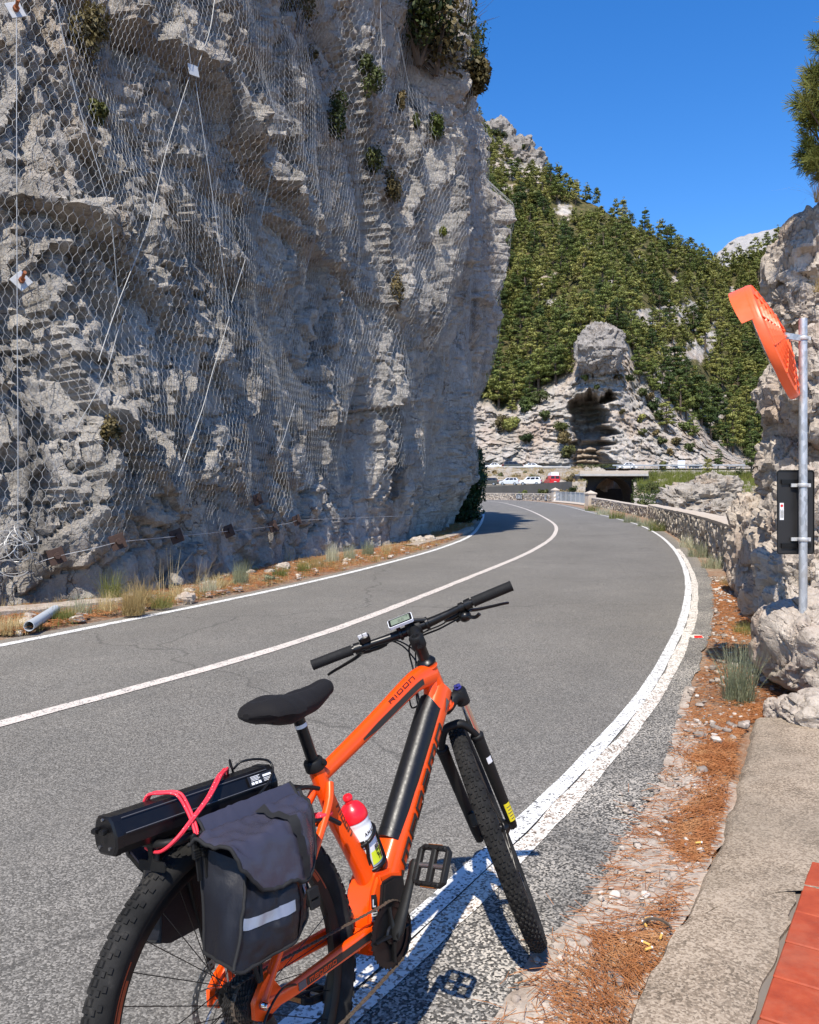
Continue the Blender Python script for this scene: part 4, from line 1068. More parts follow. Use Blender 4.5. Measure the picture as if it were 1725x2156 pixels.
for k, (px, py, r, lab) in enumerate([(1048, 300, (9, 7, 11), 'grey crag on the ridge nearest the near cliff'), (1085, 322, (10, 7, 9), 'middle grey crag on the ridge'), (1120, 346, (8, 6, 7), 'grey crag on the ridge next to the first pines')]):
    rock_lump('crag', at(px, py, 424), r, 160+k, M_HEAD, 44, .24, .06, 1.7, 2.8, lab=lab, group='grey crags on the ridge')
# ---- pine forest
TREE_N = 8
variants = []
for k in range(TREE_N):
    H = 1.0
    V, F, C, N_ = pine_crown(200+k, H, 2400, .024)
    me = np_mesh('crown', V, F, normals=N_); me.materials.append(M_PINE)
    tr = pine_trunk(300+k, H, C)
    variants.append((me, tr))
def hill_sample(px, py):
    """ground point on the slope mesh at picture position"""
    i = int(np.clip(np.searchsorted(cols, px), 0, len(cols)-1)); cr = allpy[i, 1:1+rows_c+rows_s-1]
    j = 1+int(np.argmin(np.abs(cr-py))); return HP[i, j]
rg = np.random.default_rng(31)
cand = []
occ = []
tries = 0
lin = np.zeros((0, 2))
pts_ok = []
gridc = {}
def free(px, py, md):
    ci, cj = int(px//24), int(py//24)
    for a in (-1, 0, 1):
        for b_ in (-1, 0, 1):
            for (qx, qy, qd) in gridc.get((ci+a, cj+b_), ()):
                if (qx-px)**2+((qy-py)*1.25)**2 < (.5*(md+qd))**2: return False
    gridc.setdefault((ci, cj), []).append((px, py, md)); return True
for _ in range(26000):
    px = rg.uniform(985, 1760); i = np.searchsorted(cols, px)
    y0, y1 = rid[min(i, len(cols)-1)], ct[min(i, len(cols)-1)]
    py = rg.uniform(y0-1, y1+4)
    if bare_at(np.array([px]), np.array([py]))[0] > .5: continue
    p = hill_sample(px, py)
    hgt = rg.uniform(5.5, 14.0)*(1.0 if py > y0+60 else .95)
    if px < 1140 and py < y0+22: 
        if rg.uniform() < .75: continue
        hgt *= .5
    sz = hgt/p[1]*FPX
    if fbm(np.array([[px/70., py/45., 3.]]), 2, 170)[0] > .56: continue
    if not free(px, py, sz*.36): continue
    pts_ok.append((px, py, p, hgt, sz))
# lower trees standing on the ledges beside the cliff
for px, py, hgt in ((1400, 905, 9), (1432, 880, 12), (1470, 870, 13), (1505, 885, 12), (1545, 905, 12), (1575, 930, 12), (1600, 900, 12), (1460, 925, 8), (1530, 950, 9), (1580, 965, 9), (1050, 850, 8), (1075, 835, 9), (1100, 820, 9), (1125, 812, 9), (1150, 800, 9), (1175, 790, 8), (1345, 800, 10), (1375, 830, 9), (1222, 700, 9), (1236, 690, 10), (1300, 705, 11), (1288, 690, 9), (1312, 735, 9), (1206, 760, 8), (1214, 735, 9)):
    p = hill_sample(px, py); pts_ok.append((px, py, p, hgt, hgt/p[1]*FPX+40))
vis = [q for q in pts_ok if q[0] > 1015 and q[0] < 1728 and to_px(q[2])[1] > 200]
vis.sort(key=lambda q: -q[4])
single = set(id(q) for q in vis[:300])
TREE_LAB = ['dense olive green pine standing in the forest on the far slope', 'pale yellow green pine standing in the forest on the far slope', 'dark shaded pine standing in the forest on the far slope']
protos = {}
stuffP = []
for q in pts_ok:
    px, py, p, hgt, sz = q
    k = int(rg.integers(0, TREE_N)); sc = hgt; wx = rg.uniform(.95, 1.35)
    if id(q) in single:
        kind = 'pine_tree'
        if k not in protos:
            t = thing(kind, 'pine of the dense forest covering the far mountainside', 'tree', group='pines of the far forest')
            variants[k][1].build('trunk', M_BARK, t, None)
            link_mesh('crown', variants[k][0], t)
            protos[k] = t; o = t
        else: o = copy_thing(protos[k])
        o.location = p-np.array([0, 0, .3]); o.rotation_euler = (rg.normal(0, .03), rg.normal(0, .03), rg.uniform(0, 6.28)); o.scale = (sc*wx, sc*wx, sc)
    else: stuffP.append((p, hgt, wx, k))
lowv = [pine_crown(400+k, 1.0, 230, .072) for k in range(6)]
parts = []; pn_ = []
for (p, hgt, wx, k) in stuffP:
    V, F, _c, N_ = lowv[k % 6]; a = rg.uniform(0, 6.28); pn_.append(N_ @ rotz(a).T)
    parts.append(((V*[hgt*wx, hgt*wx, hgt]) @ rotz(a).T+p-np.array([0, 0, .3]), F))
V, F = joined(parts); fo = link_mesh('forest', np_mesh('forest', V, F, normals=np.vstack(pn_)), None, M_PINE2)
set_props(fo, 'remaining pines of the far forest, small between the larger ones', 'forest', kind='stuff')
print('trees', len(pts_ok), 'stuff', len(stuffP))

# ---- shrubs: on the far cliff, on the near cliff, at the cliff top
def shrub(name, p, r, n, size, mat, lab, seed, group=None, cat='shrub', stem=True, lumps=7, mat_stem=None, flat=.8):
    rg = np.random.default_rng(seed); r = np.ones(3)*r if np.isscalar(r) else np.asarray(r, float)
    d = rg.normal(0, 1, (lumps, 3)); d /= np.linalg.norm(d, axis=1)[:, None]
    C = d*r*.6*rg.uniform(.5, 1.1, (lumps, 1))+[0, 0, r[2]*.75]; R = r*rg.uniform(.32, .55, (lumps, 1))
    V, F = leaf_cloud(C, R, n, size, rg, shell=.2)
    t = thing(name, lab, cat, p, (0, 0, 0), group)
    link_mesh('foliage', np_mesh('foliage', V, F, normals=LEAF_N[0]), t, mat)
    if stem:
        b = MB()
        for c in C[:5]: b.tube([(0, 0, -.1*r[2]), tuple(c*.5), tuple(c)], [r[0]*.05, r[0]*.03, r[0]*.012], 5)
        b.build('stem', M_BARK, t, 60)
    return t
far_sh = [(1325, 800, 1.8), (1300, 795, 1.3), (1350, 830, 2.2), (1372, 860, 2.4), (1385, 880, 2.0), (1365, 838, 1.6), (1395, 830, 1.9), (1345, 885, 1.6), (1352, 915, 1.7), (1378, 915, 1.4), (1392, 930, 1.5), (1262, 678, 1.3), (1180, 905, 2.6), (1188, 935, 2.8), (1195, 960, 2.8), (1080, 905, 3.4), (1105, 930, 2.4), (1058, 900, 3.0), (1150, 880, 2.2), (1110, 860, 3.4), (1135, 850, 3.2), (1420, 935, 2.0), (1450, 945, 1.8), (1440, 905, 2.3), (1500, 925, 2.1), (1310, 870, 1.1), (1255, 815, 1.0), (1230, 800, 1.3), (1395, 985, 1.5), (1408, 955, 1.3)]
FAR_LAB = ['shrub beside the upper left rim of the pale talus under the rock head', 'shrub directly under the right side of the rock head', 'bushy shrub on the talus edge right of the rock head', 'larger shrub half way down the talus', 'shrub below the larger one on the talus', 'small shrub left of the larger one on the talus', 'shrub where talus meets the pines', 'small shrub in the middle of the bare talus', 'small shrub low on the talus', 'lowest shrub of the talus', 'shrub right of the lowest one on the talus', 'little shrub on top of the rock head', 'upper shrub left of the dark cleft', 'middle shrub left of the dark cleft', 'lowest shrub left of the dark cleft', 'shrub low on the grey wall near the near cliff corner', 'shrub in the middle of the grey wall left of the cleft', 'shrub against the near cliff corner on the far wall', 'shrub at the right end of the grey wall left of the cleft', 'shrub on the rim of the grey wall, left one', 'shrub on the rim of the grey wall, right one', 'shrub right of the talus foot above the road sign', 'shrub under the lowest pines right of the talus', 'shrub among the lowest pines right of the talus', 'shrub at the far right of the grey wall', 'small shrub on the striped rock right of the cleft roof', 'small shrub on the roof of the cleft', 'shrub at the left end of the cleft roof', 'shrub at the wall foot by the pale sign back', 'small shrub on the wall above the pale sign back']
for k, (px, py, r) in enumerate(far_sh):
    p = hill_sample(px, py)-[0, .8, .5]
    shrub('shrub', p, (r, r, r*.8), int(90*r*r)+60, .28, [M_BUSH, M_DRYLEAF, M_BUSH, M_PINE][k % 4], FAR_LAB[k], 500+k, 'shrubs on the far cliff')
near_sh = [((775, 180), .55, M_BUSH, 'olive shrub growing out of a seam high on the cliff'), ((713, 262), .50, M_BUSH, 'dark shrub in the shaded crevice of the cliff'), ((926, 276), .42, M_BRIGHTLEAF, 'bright yellow green shrub near the outer edge of the cliff'),
           ((832, 405), .45, M_DRYLEAF, 'straw coloured shrub on the pale band of the cliff'), ((840, 632), .45, M_DRYLEAF, 'dry plant under the ledge where the netting ends'), ((195, 95), .42, M_DRYLEAF, 'dead brown bush caught behind the netting near the left edge'),
           ((640, 25), .8, M_DRYLEAF, 'hanging dry brown growth at the top of the cliff'), ((662, 122), .22, M_DRYLEAF, 'rust brown tuft of plant under the dry growth'), ((850, 222), .25, M_DRYLEAF, 'small dry plant beside the olive shrub'), ((878, 265), .2, M_BUSH, 'tiny green plant in the outer rock wall'), ((937, 495), .2, M_BRIGHTLEAF, 'tiny yellow plant far out on the rock wall'), ((212, 240), .2, M_BUSH, 'small green plant in the lit rock on the left'), ((245, 930), .22, M_DRYLEAF, 'small grey plant low on the cliff above the pipe'), ((790, 350), .4, M_BUSH, 'dark shrub deep in the upright fold of the cliff')]
for k, ((px, py), r, m, lab) in enumerate(near_sh):
    p = cliff_xyz(px, py, -.05)
    shrub('cliff_shrub', p-[0, 0, r*.5], (r*.8, r*.8, r*1.25), 1100, .022+.028*r, m, lab, 560+k, 'plants growing from the near cliff')
top_sh = [(890, 5, 1.6, 30), (925, 20, 1.7, 32), (955, 45, 1.6, 34), (985, 75, 1.35, 35.5), (1000, 110, 1.0, 36.2), (1004, 140, .7, 36.6), (940, 0, 1.6, 34), (970, 15, 1.4, 35.5)]
for k, (px, py, r, Y) in enumerate(top_sh):
    p = cliff_xyz(px-10, py+14, .35)
    shrub('clifftop_shrub', p-[.3, 0, r*.9], (r, r, r*.9), 1500, .085, [M_BUSH, M_DRYLEAF, M_BUSH, M_BUSH][k % 4], ['green shrub on the cliff top, farthest from the outer corner', 'straw coloured shrub second along the cliff top', 'olive shrub in the middle of the cliff top shrubs', 'dense green shrub hanging over the outer corner of the cliff top', 'small green shrub on the outer edge just under the cliff top', 'dry little shrub lowest on the outer edge of the cliff top', 'green shrub at the very top edge of the picture on the cliff', 'dark green shrub behind the bare twigs on the cliff top'][k], 590+k, 'shrubs along the cliff top', lumps=11)
b = MB(); r_ = np.random.default_rng(8)
for k in range(26):
    a = at(985+r_.uniform(-20, 10), 40+r_.uniform(-30, 40), 33.5); q = a+np.array([r_.uniform(.2, 1.1), r_.normal(0, .3), r_.uniform(-.1, .9)])
    b.tube([a, (a+q)/2+r_.normal(0, .08, 3), q], [.012, .008, .004], 4)
set_props(b.build('dead_bush', M_BARK), 'bare twigs of a dead bush against the sky at the cliff top', 'dead bush')
for k, (px, py, r, lab) in enumerate([(1040, 272, 3.2, 'dark shrub crowning the ridge crag beside the near cliff'), (1062, 284, 2.8, 'dark shrub in the middle of the ridge crag'), (1098, 305, 2.4, 'dark shrub at the right end of the ridge crag'), (1072, 340, 2.6, 'shrub in a gully of the ridge crag')]):
    shrub('shrub', at(px, py, 418)-[0, 0, r], (r*1.2, r, r*.9), 300, .5, M_BUSH, lab, 660+k, 'shrubs on the ridge crag')
# oleander at the foot of the cliff corner
ol = thing('oleander_bush', 'dark green oleander with white flowers at the foot of the cliff corner', 'bush', (2.42, 36.6, 0))
r_ = np.random.default_rng(77)
C = [(-.15, 0, .5), (.25, .2, .6), (0, -.2, 1.1), (.35, 0, 1.3), (.05, .1, 1.8), (.4, -.1, 1.9), (.2, 0, 2.4), (.45, .4, 2.3), (.3, .3, 2.9), (-.1, .2, 2.6), (.15, .2, 3.2)]
V, F = leaf_cloud(C, [(.72, .7, .55)]*len(C), 9000, .095, r_, aspect=.32, shell=.2); link_mesh('foliage', np_mesh('foliage', V, F, normals=LEAF_N[0]), ol, M_DARKLEAF)
b = MB()
for c in C: b.tube([(0, 0, -.1), (c[0]*.5, c[1]*.5, c[2]*.5), c], [.05, .035, .012], 5)
b.build('stem', M_BARK, ol, 60)
fl = leaf_cloud([(.55, .0, 1.9), (.62, .1, 2.2), (.6, .2, 1.6)], [(.3, .4, .3)]*3, 60, .06, r_, aspect=.9, shell=.8); link_mesh('blossom', np_mesh('blossom', *fl), ol, M_WHITEP)
# ------------------------------------------------------------------ parapet walls along the outer edge of the bend
def unit_stone(seed):
    rg = np.random.default_rng(seed); g = [-1, -.55, .55, 1]
    V = []; idx = {}
    for i in range(4):
        for j in range(4):
            for k in range(4):
                if i in (0, 3) or j in (0, 3) or k in (0, 3):
                    p = np.array([g[i], g[j], g[k]], float); m = (abs(p) > .9).sum()
                    p *= [1, .93, .78][m-1] if m else 1
                    idx[(i, j, k)] = len(V); V.append(p)
    V = np.array(V); V += rg.normal(0, .13, V.shape)
    sk = np.eye(3)+rg.normal(0, .12, (3, 3)); V = V @ sk.T
    F = []
    for a in range(3):
        o = [x for x in range(3) if x != a]
        for side in (0, 3):
            for i in range(3):
                for j in range(3):
                    q = []
                    for (di, dj) in ((0, 0), (1, 0), (1, 1), (0, 1)):
                        t = [0, 0, 0]; t[a] = side; t[o[0]] = i+di; t[o[1]] = j+dj; q.append(idx[tuple(t)])
                    flip = (side == 0) != (a == 1)
                    F.append(q[::-1] if flip else q)
    return V*.5, np.array(F)
STONES = [unit_stone(700+k) for k in range(9)]
STONE_ME = []
for V, F in STONES:
    me = np_mesh('stone', V, F, None); me.materials.append(M_STONE); STONE_ME.append(me)
def wall(name, label, base, hz, thick, sw, sh, nparts, cap=True, cap_t=.085, cap_over=.05, z0=0.0, group=None, cap_mat=None, capseg=5.5):
    P = spline(base, max(40, int(np.linalg.norm(np.diff(base, axis=0), axis=1).sum()*5)))
    L = np.concatenate([[0], np.cumsum(np.linalg.norm(np.diff(P, axis=0), axis=1))])
    t = np.gradient(P, axis=0); t /= np.linalg.norm(t, axis=1)[:, None]; nn = np.stack([-t[:, 1], t[:, 0]], -1)   # towards the road
    root = thing(name, label, 'wall', (0, 0, 0), group=group)
    n = len(P); hh = np.interp(np.linspace(0, 1, n), np.linspace(0, 1, len(hz)), hz); gz = zr(P[:, 1])+z0
    # core of mortar set back from the stone faces
    ring = []
    for a, top in ((-.045, 0), (-.045, 1), (-thick+.045, 1), (-thick+.045, 0)):
        ring.append(np.column_stack([P+nn*a, gz+(hh-.004 if top else -.5)]))
    V = np.stack(ring, 1).reshape(-1, 3); F = grid_faces(n, 4, False)
    me = np_mesh('core', V, np.vstack([F, [[0, 1, 2, 3]], [[(n-1)*4+k for k in (3, 2, 1, 0)]]])); link_mesh('core', me, root, M_MORTAR)
    rg = np.random.default_rng(len(label)); st = []
    x = 0.0
    def pos(l): return np.array([np.interp(l, L, P[:, 0]), np.interp(l, L, P[:, 1])]), np.array([np.interp(l, L, nn[:, 0]), np.interp(l, L, nn[:, 1])])
    while x < L[-1]-.03:
        w = sw*rg.uniform(.65, 1.4); p, nv = pos(x+w/2); H = np.interp(x+w/2, L, hh); g0 = float(np.interp(x+w/2, L, gz)); z = -.05+rg.uniform(-.08, 0)
        while z < H-.02:
            h = min(sh*rg.uniform(.6, 1.5), H-z+.01)
            if h < .04: break
            st.append((p-nv*(.05+rg.uniform(-.045, .03)), nv, g0+z+h/2, w*rg.uniform(.98, 1.15), h*rg.uniform(.94, 1.08), int(rg.integers(0, len(STONES))), rg.normal(0, .12))); z += h
        x += w
    st.sort(key=lambda q: np.hypot(*q[0]))
    parts = []
    for i, (p, nv, z, w, h, k, ro) in enumerate(st):
        Rm = np.stack([np.array([nv[1], -nv[0], 0]), np.array([nv[0], nv[1], 0]), np.array([0, 0, 1.0])], 1)
        c_, s_ = math.cos(ro), math.sin(ro); Rr = Rm @ np.array([[c_, 0, s_], [0, 1, 0], [-s_, 0, c_]]) @ rotz(rg.normal(0, .30)) @ rotx(rg.normal(0, .22))
        if i < nparts:
            o = link_mesh('stone', STONE_ME[k], root)
            Mx = Matrix([list(Rr[r]*np.array([w, .15, h]))+[[p[0], p[1], z][r]] for r in range(3)]+[[0, 0, 0, 1]]); o.matrix_local = Mx
        else:
            V, F = STONES[k]; parts.append(((V*[w, .15, h]) @ Rr.T+[p[0], p[1], z], F))
    if parts:
        V, F = joined(parts); o = link_mesh('rubble', np_mesh('rubble', V, F), root, M_STONES); o['kind'] = 'stuff'
    if cap:
        a = 0.0; cm = cap_mat or M_COPING
        while a < L[-1]-.2:
            e = min(L[-1], a+capseg*rg.uniform(.8, 1.2)); m = max(4, int((e-a)*3)); ls_ = np.linspace(a+.006, e-.006, m)
            Q = np.array([pos(l)[0] for l in ls_]); N = np.array([pos(l)[1] for l in ls_]); H = np.interp(ls_, L, hh)+np.interp(ls_, L, gz)
            H = H+.006*rg.normal()
            prof = [(cap_over, .004), (cap_over+.004, cap_t*.85), (cap_over-.02, cap_t), (-thick-cap_over+.02, cap_t*1.05), (-thick-cap_over, cap_t*.8), (-thick-cap_over, .004)]
            V = np.stack([np.column_stack([Q+N*(u+.010*fbm(np.column_stack([ls_*3, np.full(m, v*20), np.full(m, u)]), 3, 8)[:, None]), H+v+.007*fbm(np.column_stack([ls_*2.5, np.full(m, u*3), np.full(m, 2)]), 3, 9)]) for u, v in prof], 1).reshape(-1, 3)
            F = grid_faces(m, 6)
            me = np_mesh('coping', V, np.vstack([F, [[0, 1, 2, 3], [0, 3, 4, 5]], [[(m-1)*6+k for k in (3, 2, 1, 0)], [(m-1)*6+k for k in (5, 4, 3, 0)]]]), 35); link_mesh('coping', me, root, cm); a = e
    return root
wall('stone_parapet', 'tall rubble stone parapet with pale coping nearest the right hand rock', WALL3, [.80, .78, .72, .68], .42, .125, .19, 300, capseg=7)
wall('stone_parapet', 'lower stone parapet between the tall parapet and the grey railing', WALL2, [.52, .55, .60, .66], .40, .17, .18, 0, capseg=9)
wall('stone_parapet', 'far stone parapet with painted chevrons at the end of the bend', WALL1, [.80, .8, .8], .40, .24, .22, 0, capseg=12)
def pillar(x, y, lab, s=.62, h=1.25, stripe=True):
    t = thing('pillar', lab, 'pillar', (x, y, float(zr(y))))
    b = MB(); b.box((0, 0, h/2-.1), (s, s, h+.2), rotz(.25), bev=.03); b.build('shaft', M_COPING, t)
    b = MB(); R = rotz(.25); q = s/2+.06
    V = np.array([(-q, -q, h), (q, -q, h), (q, q, h), (-q, q, h), (-q, -q, h+.10), (q, -q, h+.10), (q, q, h+.10), (-q, q, h+.10), (0, 0, h+.34)]) @ R.T
    b.add(V, [[3, 2, 1, 0], [0, 1, 5, 4], [1, 2, 6, 5], [2, 3, 7, 6], [3, 0, 4, 7], [4, 5, 8], [5, 6, 8], [6, 7, 8], [7, 4, 8]]); b.build('cap', M_COPING, t, None)
    if stripe:
        for dz in (0, .42):
            b = MB(); V = np.array([(-s/2, -s/2-.004, .15+dz), (s/2, -s/2-.004, .45+dz), (s/2, -s/2-.004, .66+dz), (-s/2, -s/2-.004, .36+dz)])
            V = np.vstack([V, V+[0, .003, 0]]) @ R.T; b.add(V, [[0, 1, 2, 3], [0, 4, 5, 1], [1, 5, 6, 2], [2, 6, 7, 3], [3, 7, 4, 0]]); b.build('stripe', M_WHITEP, t, None)
pillar(15.95, 89.7, 'striped pillar with pyramid cap at the far end of the railing')
pillar(16.35, 74.0, 'pale pillar with pyramid cap at the near end of the railing', .75, 1.05, False)
rl = thing('railing', 'grey metal railing of upright flat bars between two pillars', 'railing', (0, 0, 0))
rp = spline(RAILP, 60); rz = zr(rp[:, 1])
for zz, rr_ in ((1.12, .035), (.16, .03)):
    b = MB(); b.tube(np.column_stack([rp, rz+zz]), rr_, 6); b.build('rail', M_RAIL, rl)
bar_me = None
for k, q in enumerate(spline(RAILP, 46)):
    ht = 1.02
    if bar_me is None:
        b = MB(); b.box((0, 0, .62), (.02, .22, 1.0), bev=.004); o = b.build('bar', M_RAIL, rl); bar_me = o.data
    else: o = link_mesh('bar', bar_me, rl)
    o.location = (q[0], q[1], float(zr(q[1])))
for k, q in enumerate(spline(RAILP, 8)):
    b = MB(); b.box((q[0]-.03, q[1], float(zr(q[1]))+.55), (.09, .09, 1.25), bev=.01); b.build('post', M_RAIL, rl)
b = MB(); pts = offset_line(rp, .3); b.tube(np.column_stack([pts, rz+.06]), .16, 6, ell=1.2); o = b.build('kerb', M_COPING, None, 60); o['kind'] = 'structure'
# chevron boards on the far parapet
def chevron(px, lab, n=4):
    Pw = spline(WALL1, 300); d = np.array([to_px([p[0], p[1], .8])[0] for p in Pw]); i = int(np.argmin(np.abs(d[20:220]-px))+20); p = Pw[i]
    tg = Pw[i+1]-Pw[i-1]; tg /= np.linalg.norm(tg); N = np.array([-tg[1], tg[0]]); A = np.array([N[1], -N[0], 0]); Nn = np.array([N[0], N[1], 0])
    o = np.array([p[0], p[1], float(zr(p[1]))+.12])+Nn*.14
    A = A if to_px(o+A)[0] > to_px(o)[0] else -A
    t = thing('chevron_board', lab, 'road sign', (0, 0, 0), group='chevron boards on the far parapet')
    b = MB(); b.prism([(-n*.28, 0), (n*.28, 0), (n*.28, .62), (-n*.28, .62)], -.02, .02, (o, A, np.array([0, 0, 1.]), Nn)); b.build('board', M_BLACKP, t, None)
    for k in range(n):
        x = -n*.28+.10+k*.54
        b = MB(); b.prism([(x+.18, .06), (x+.38, .06), (x+.20, .31), (x+.38, .56), (x+.18, .56), (x, .31)], .021, .028, (o, A, np.array([0, 0, 1.]), Nn)); b.build('chevron', M_WHITEP, t, None)
chevron(1096, 'black board of four white chevrons on the far parapet', 4)
chevron(1152, 'small black board of two white chevrons nearest the striped pillar', 2)

# ------------------------------------------------------------------ car park terrace, banks and upper coast road
M_BANK = rock_mat('bank_rock', (.16, .14, .115), (.33, .29, .24), (.50, .45, .39), (.38, .24, .13), .35, .8, .7, dip=.3, bdist=.12)
def bank(name, px0, px1, ys, Ds, seed, amp=1.2, n=120, m=60, mat=None):
    pxs = np.linspace(px0, px1, n); t = np.linspace(0, 1, m); k = np.linspace(0, 1, len(ys))
    A, T = np.meshgrid(pxs, t, indexing='ij'); Y = np.interp(T, k, ys); Dd = np.interp(T, k, Ds)
    P = hill_point(A, Y, Dd).reshape(-1, 3)
    P[:, 2] += amp*(fbm(P*.16, 4, seed)*.6+.35*fbm(P*.6, 4, seed+1)); P[:, 1] += amp*fbm(P*.3, 4, seed+2)
    o = link_mesh(name, np_mesh(name, P, grid_faces(n, m), 180), None, mat or M_BANK); o['kind'] = 'structure'; return P.reshape(n, m, 3)
terr = [(8, 152), (8, 170), (32.5, 170), (31.5, 160), (29.0, 153.5), (24, 149.5), (17, 147.5), (11, 147)]
b = MB(); b.prism(terr, 2.0, 2.62); o = b.build('car_park', M_ASPHALT3, sm=None); o['kind'] = 'structure'
rwp = spline([(7, 147.2), (11, 146.8), (17, 147.3), (24, 149.2), (28.8, 152.4), (31.6, 159.0)], 90)
n = len(rwp); th = np.linspace(0, 1, n); top = 2.05+1.25*smooth(.0, .9, th)
V = np.stack([np.column_stack([rwp, np.full(n, -6.)]), np.column_stack([rwp, top]), np.column_stack([rwp+[-.15, .4], top]), np.column_stack([rwp+[-.15, .4], np.full(n, 1.5)])], 1)
V[:, 1:3, 2] += .03*fbm(V[:, 1].reshape(-1, 3), 3, 4)[:, None]
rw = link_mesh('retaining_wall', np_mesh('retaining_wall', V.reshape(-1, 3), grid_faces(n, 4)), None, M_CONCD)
set_props(rw, 'long grey retaining wall rising below the parked cars', 'wall')
LBANK = bank('slope', 985, 1245, [1012, 1008, 998, 991, 988], [167, 169, 176, 182, 184], 801, .7)
GBANK = bank('slope', 1178, 1232, [1100, 1060, 1030, 1004, 990], [149, 152, 157, 166, 183], 811, 1.6, 70, 60)
RBANK = bank('slope', 1335, 1760, [1140, 1086, 1066, 1048, 1030, 1012, 1000, 992], [92, 98, 114, 132, 150, 165, 176, 183], 821, 1.5, 200, 90, M_BANK)
upw = spline([(-12, 186), (10, 184.5), (36, 184), (60, 183.5), (110, 178)], 120)
UZ = 6.55
for nm, a, bb_, z, mt in (('upper_road', 0, 17, UZ, M_ASPHALT3),):
    V = np.stack([np.column_stack([upw+[0, a], np.full(120, z)]), np.column_stack([upw+[0, bb_], np.full(120, z+.1)])], 1)
    link_mesh(nm, np_mesh(nm, V.reshape(-1, 3), grid_faces(120, 2)[:, ::-1]), None, mt)['kind'] = 'structure'
b = MB(); b.tube(np.column_stack([upw[:48], np.full(48, UZ+.30)]), .24, 4, ell=.5); o = b.build('upper_road_wall', M_CONC, None, None); set_props(o, 'low pale wall along the upper road above the parked cars', 'wall')
b = MB(); b.tube(np.column_stack([upw[56:]+[0, -.2], np.full(64, UZ+.75)]), .16, 6, ell=.3)
for q in upw[57::3]: b.box((q[0], q[1]-.1, UZ+.35), (.12, .12, .9))
set_props(b.build('guard_rail', M_RAIL, None, None), 'grey guard rail along the upper road right of the bridge', 'guard rail')
# the bridge carrying the upper road
br = thing('bridge', 'stone bridge with one round arch in painted shade under the pale streaked deck edge', 'bridge', (0, 0, 0))
b = MB(); b.box((40.0, 172.5, 4.66), (13.4, 25, .46), bev=.05); b.build('deck', M_CONC, br)
b = MB(); b.box((40.0, 160.3, 5.20), (13.4, .35, .60), bev=.04); b.build('parapet', M_COPING, br)
ax_, az_, ar = 40.6, .35, 3.85
an = np.linspace(math.pi, 0, 22)
arch = [(ax_+ar*math.cos(t), az_+ar*math.sin(t)) for t in an]
# face with the arch cut out: strips left, right and above
b = MB(); fr0, fr1 = 163.4, 171.0; zt, zb = 4.42, -6.5; xl, xr = 33.6, 46.0
outer = [(xl, zt)]+[(x, zt) for x, z in arch[1:-1]]+[(xr, zt)]
V = []; 
inner_ = [(ax_-ar, zb)]+arch+[(ax_+ar, zb)]; outr = [(xl, zb), (xl, zt)]+[(x, zt) for x, z in arch[1:-1]]+[(xr, zt), (xr, zb)]
for y in (fr0, fr1):
    V += [(x, y, z) for x, z in inner_]+[(x, y, z) for x, z in outr]
m_ = len(inner_); F = []
for i in range(m_-1):
    F.append([i, i+1, m_+i+1, m_+i]); F.append([2*m_+i+1, 2*m_+i, 3*m_+i, 3*m_+i+1]); F.append([i+1, i, 2*m_+i, 2*m_+i+1])
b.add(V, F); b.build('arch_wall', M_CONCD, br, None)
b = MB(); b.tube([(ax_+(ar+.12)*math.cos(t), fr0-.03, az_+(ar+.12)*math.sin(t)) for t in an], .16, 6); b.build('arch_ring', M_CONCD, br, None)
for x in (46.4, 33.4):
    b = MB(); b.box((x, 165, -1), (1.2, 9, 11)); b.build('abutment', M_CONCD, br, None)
b = MB(); b.box((40, 181, -3.2), (14, .6, 10.5)); b.build('shade_backing', M_CONCD, br, None)  # added dark sheet, stands in for the shade seen through the arch
rock_lump('gorge_rock', (41.2, 184.5, 3.0), (4.5, 4, 3.2), 15, M_BANK, 34, .30, .05, 1.2, lab='sunlit rock seen through the arch of the bridge')
# ivy on the abutment, grasses, shrubs and the rock outcrop on the right bank
r_ = np.random.default_rng(91)
def bank_pt(px, py):
    q = to_px(RBANK.reshape(-1, 3)); return RBANK.reshape(-1, 3)[np.argmin((q[:, 0]-px)**2+(q[:, 1]-py)**2)]
ivc = [bank_pt(px, py)-[0, .5, 0] for px in (1339, 1348, 1358, 1368, 1378) for py in range(1000, 1072, 7)]; iv = leaf_cloud(ivc, [(1.0, .7, .8)]*len(ivc), 5200, .17, r_)
V, F = iv; o = link_mesh('ivy', np_mesh('ivy', V, F), None, M_BUSH); set_props(o, 'curtain of ivy hanging on the right abutment of the bridge', 'ivy')
iv = leaf_cloud([(27.5+k*.9, 199-.0*k, 7.6) for k in range(12)], [(.9, .8, .55)]*12, 900, .16, r_); o = link_mesh('hedge', np_mesh('hedge', *iv), None, M_BUSH); set_props(o, 'low green hedge at the foot of the dark cleft', 'hedge'); o.location = (14.0, 0, 0)
parts = []
for k in range(900):
    px = r_.uniform(1345, 1600); py = 998+r_.uniform(0, 46)*r_.uniform(.4, 1)
    p = bank_pt(px, py); parts.append(blades(p-[0, 0, .1], r_.uniform(1.0, 1.9), 22, r_, .35, .07, 3, .5))
V, F = joined(parts); o = link_mesh('tall_grass', np_mesh('tall_grass', V, F), None, M_BRIGHTLEAF); set_props(o, 'tall green grass on the bank right of the bridge', 'grass', kind='stuff')
parts = []
for k in range(150):
    px = r_.uniform(1500, 1600); py = 1000+r_.uniform(0, 70); p = bank_pt(px, py); parts.append(blades(p-[0, 0, .1], r_.uniform(.5, 1.1), 20, r_, .4, .06, 3, .6))
for k in range(160):
    p = GBANK[r_.integers(5, 65), r_.integers(18, 58)]; parts.append(blades(p-[0, 0, .1], r_.uniform(.4, .9), 16, r_, .5, .06, 3, .6))
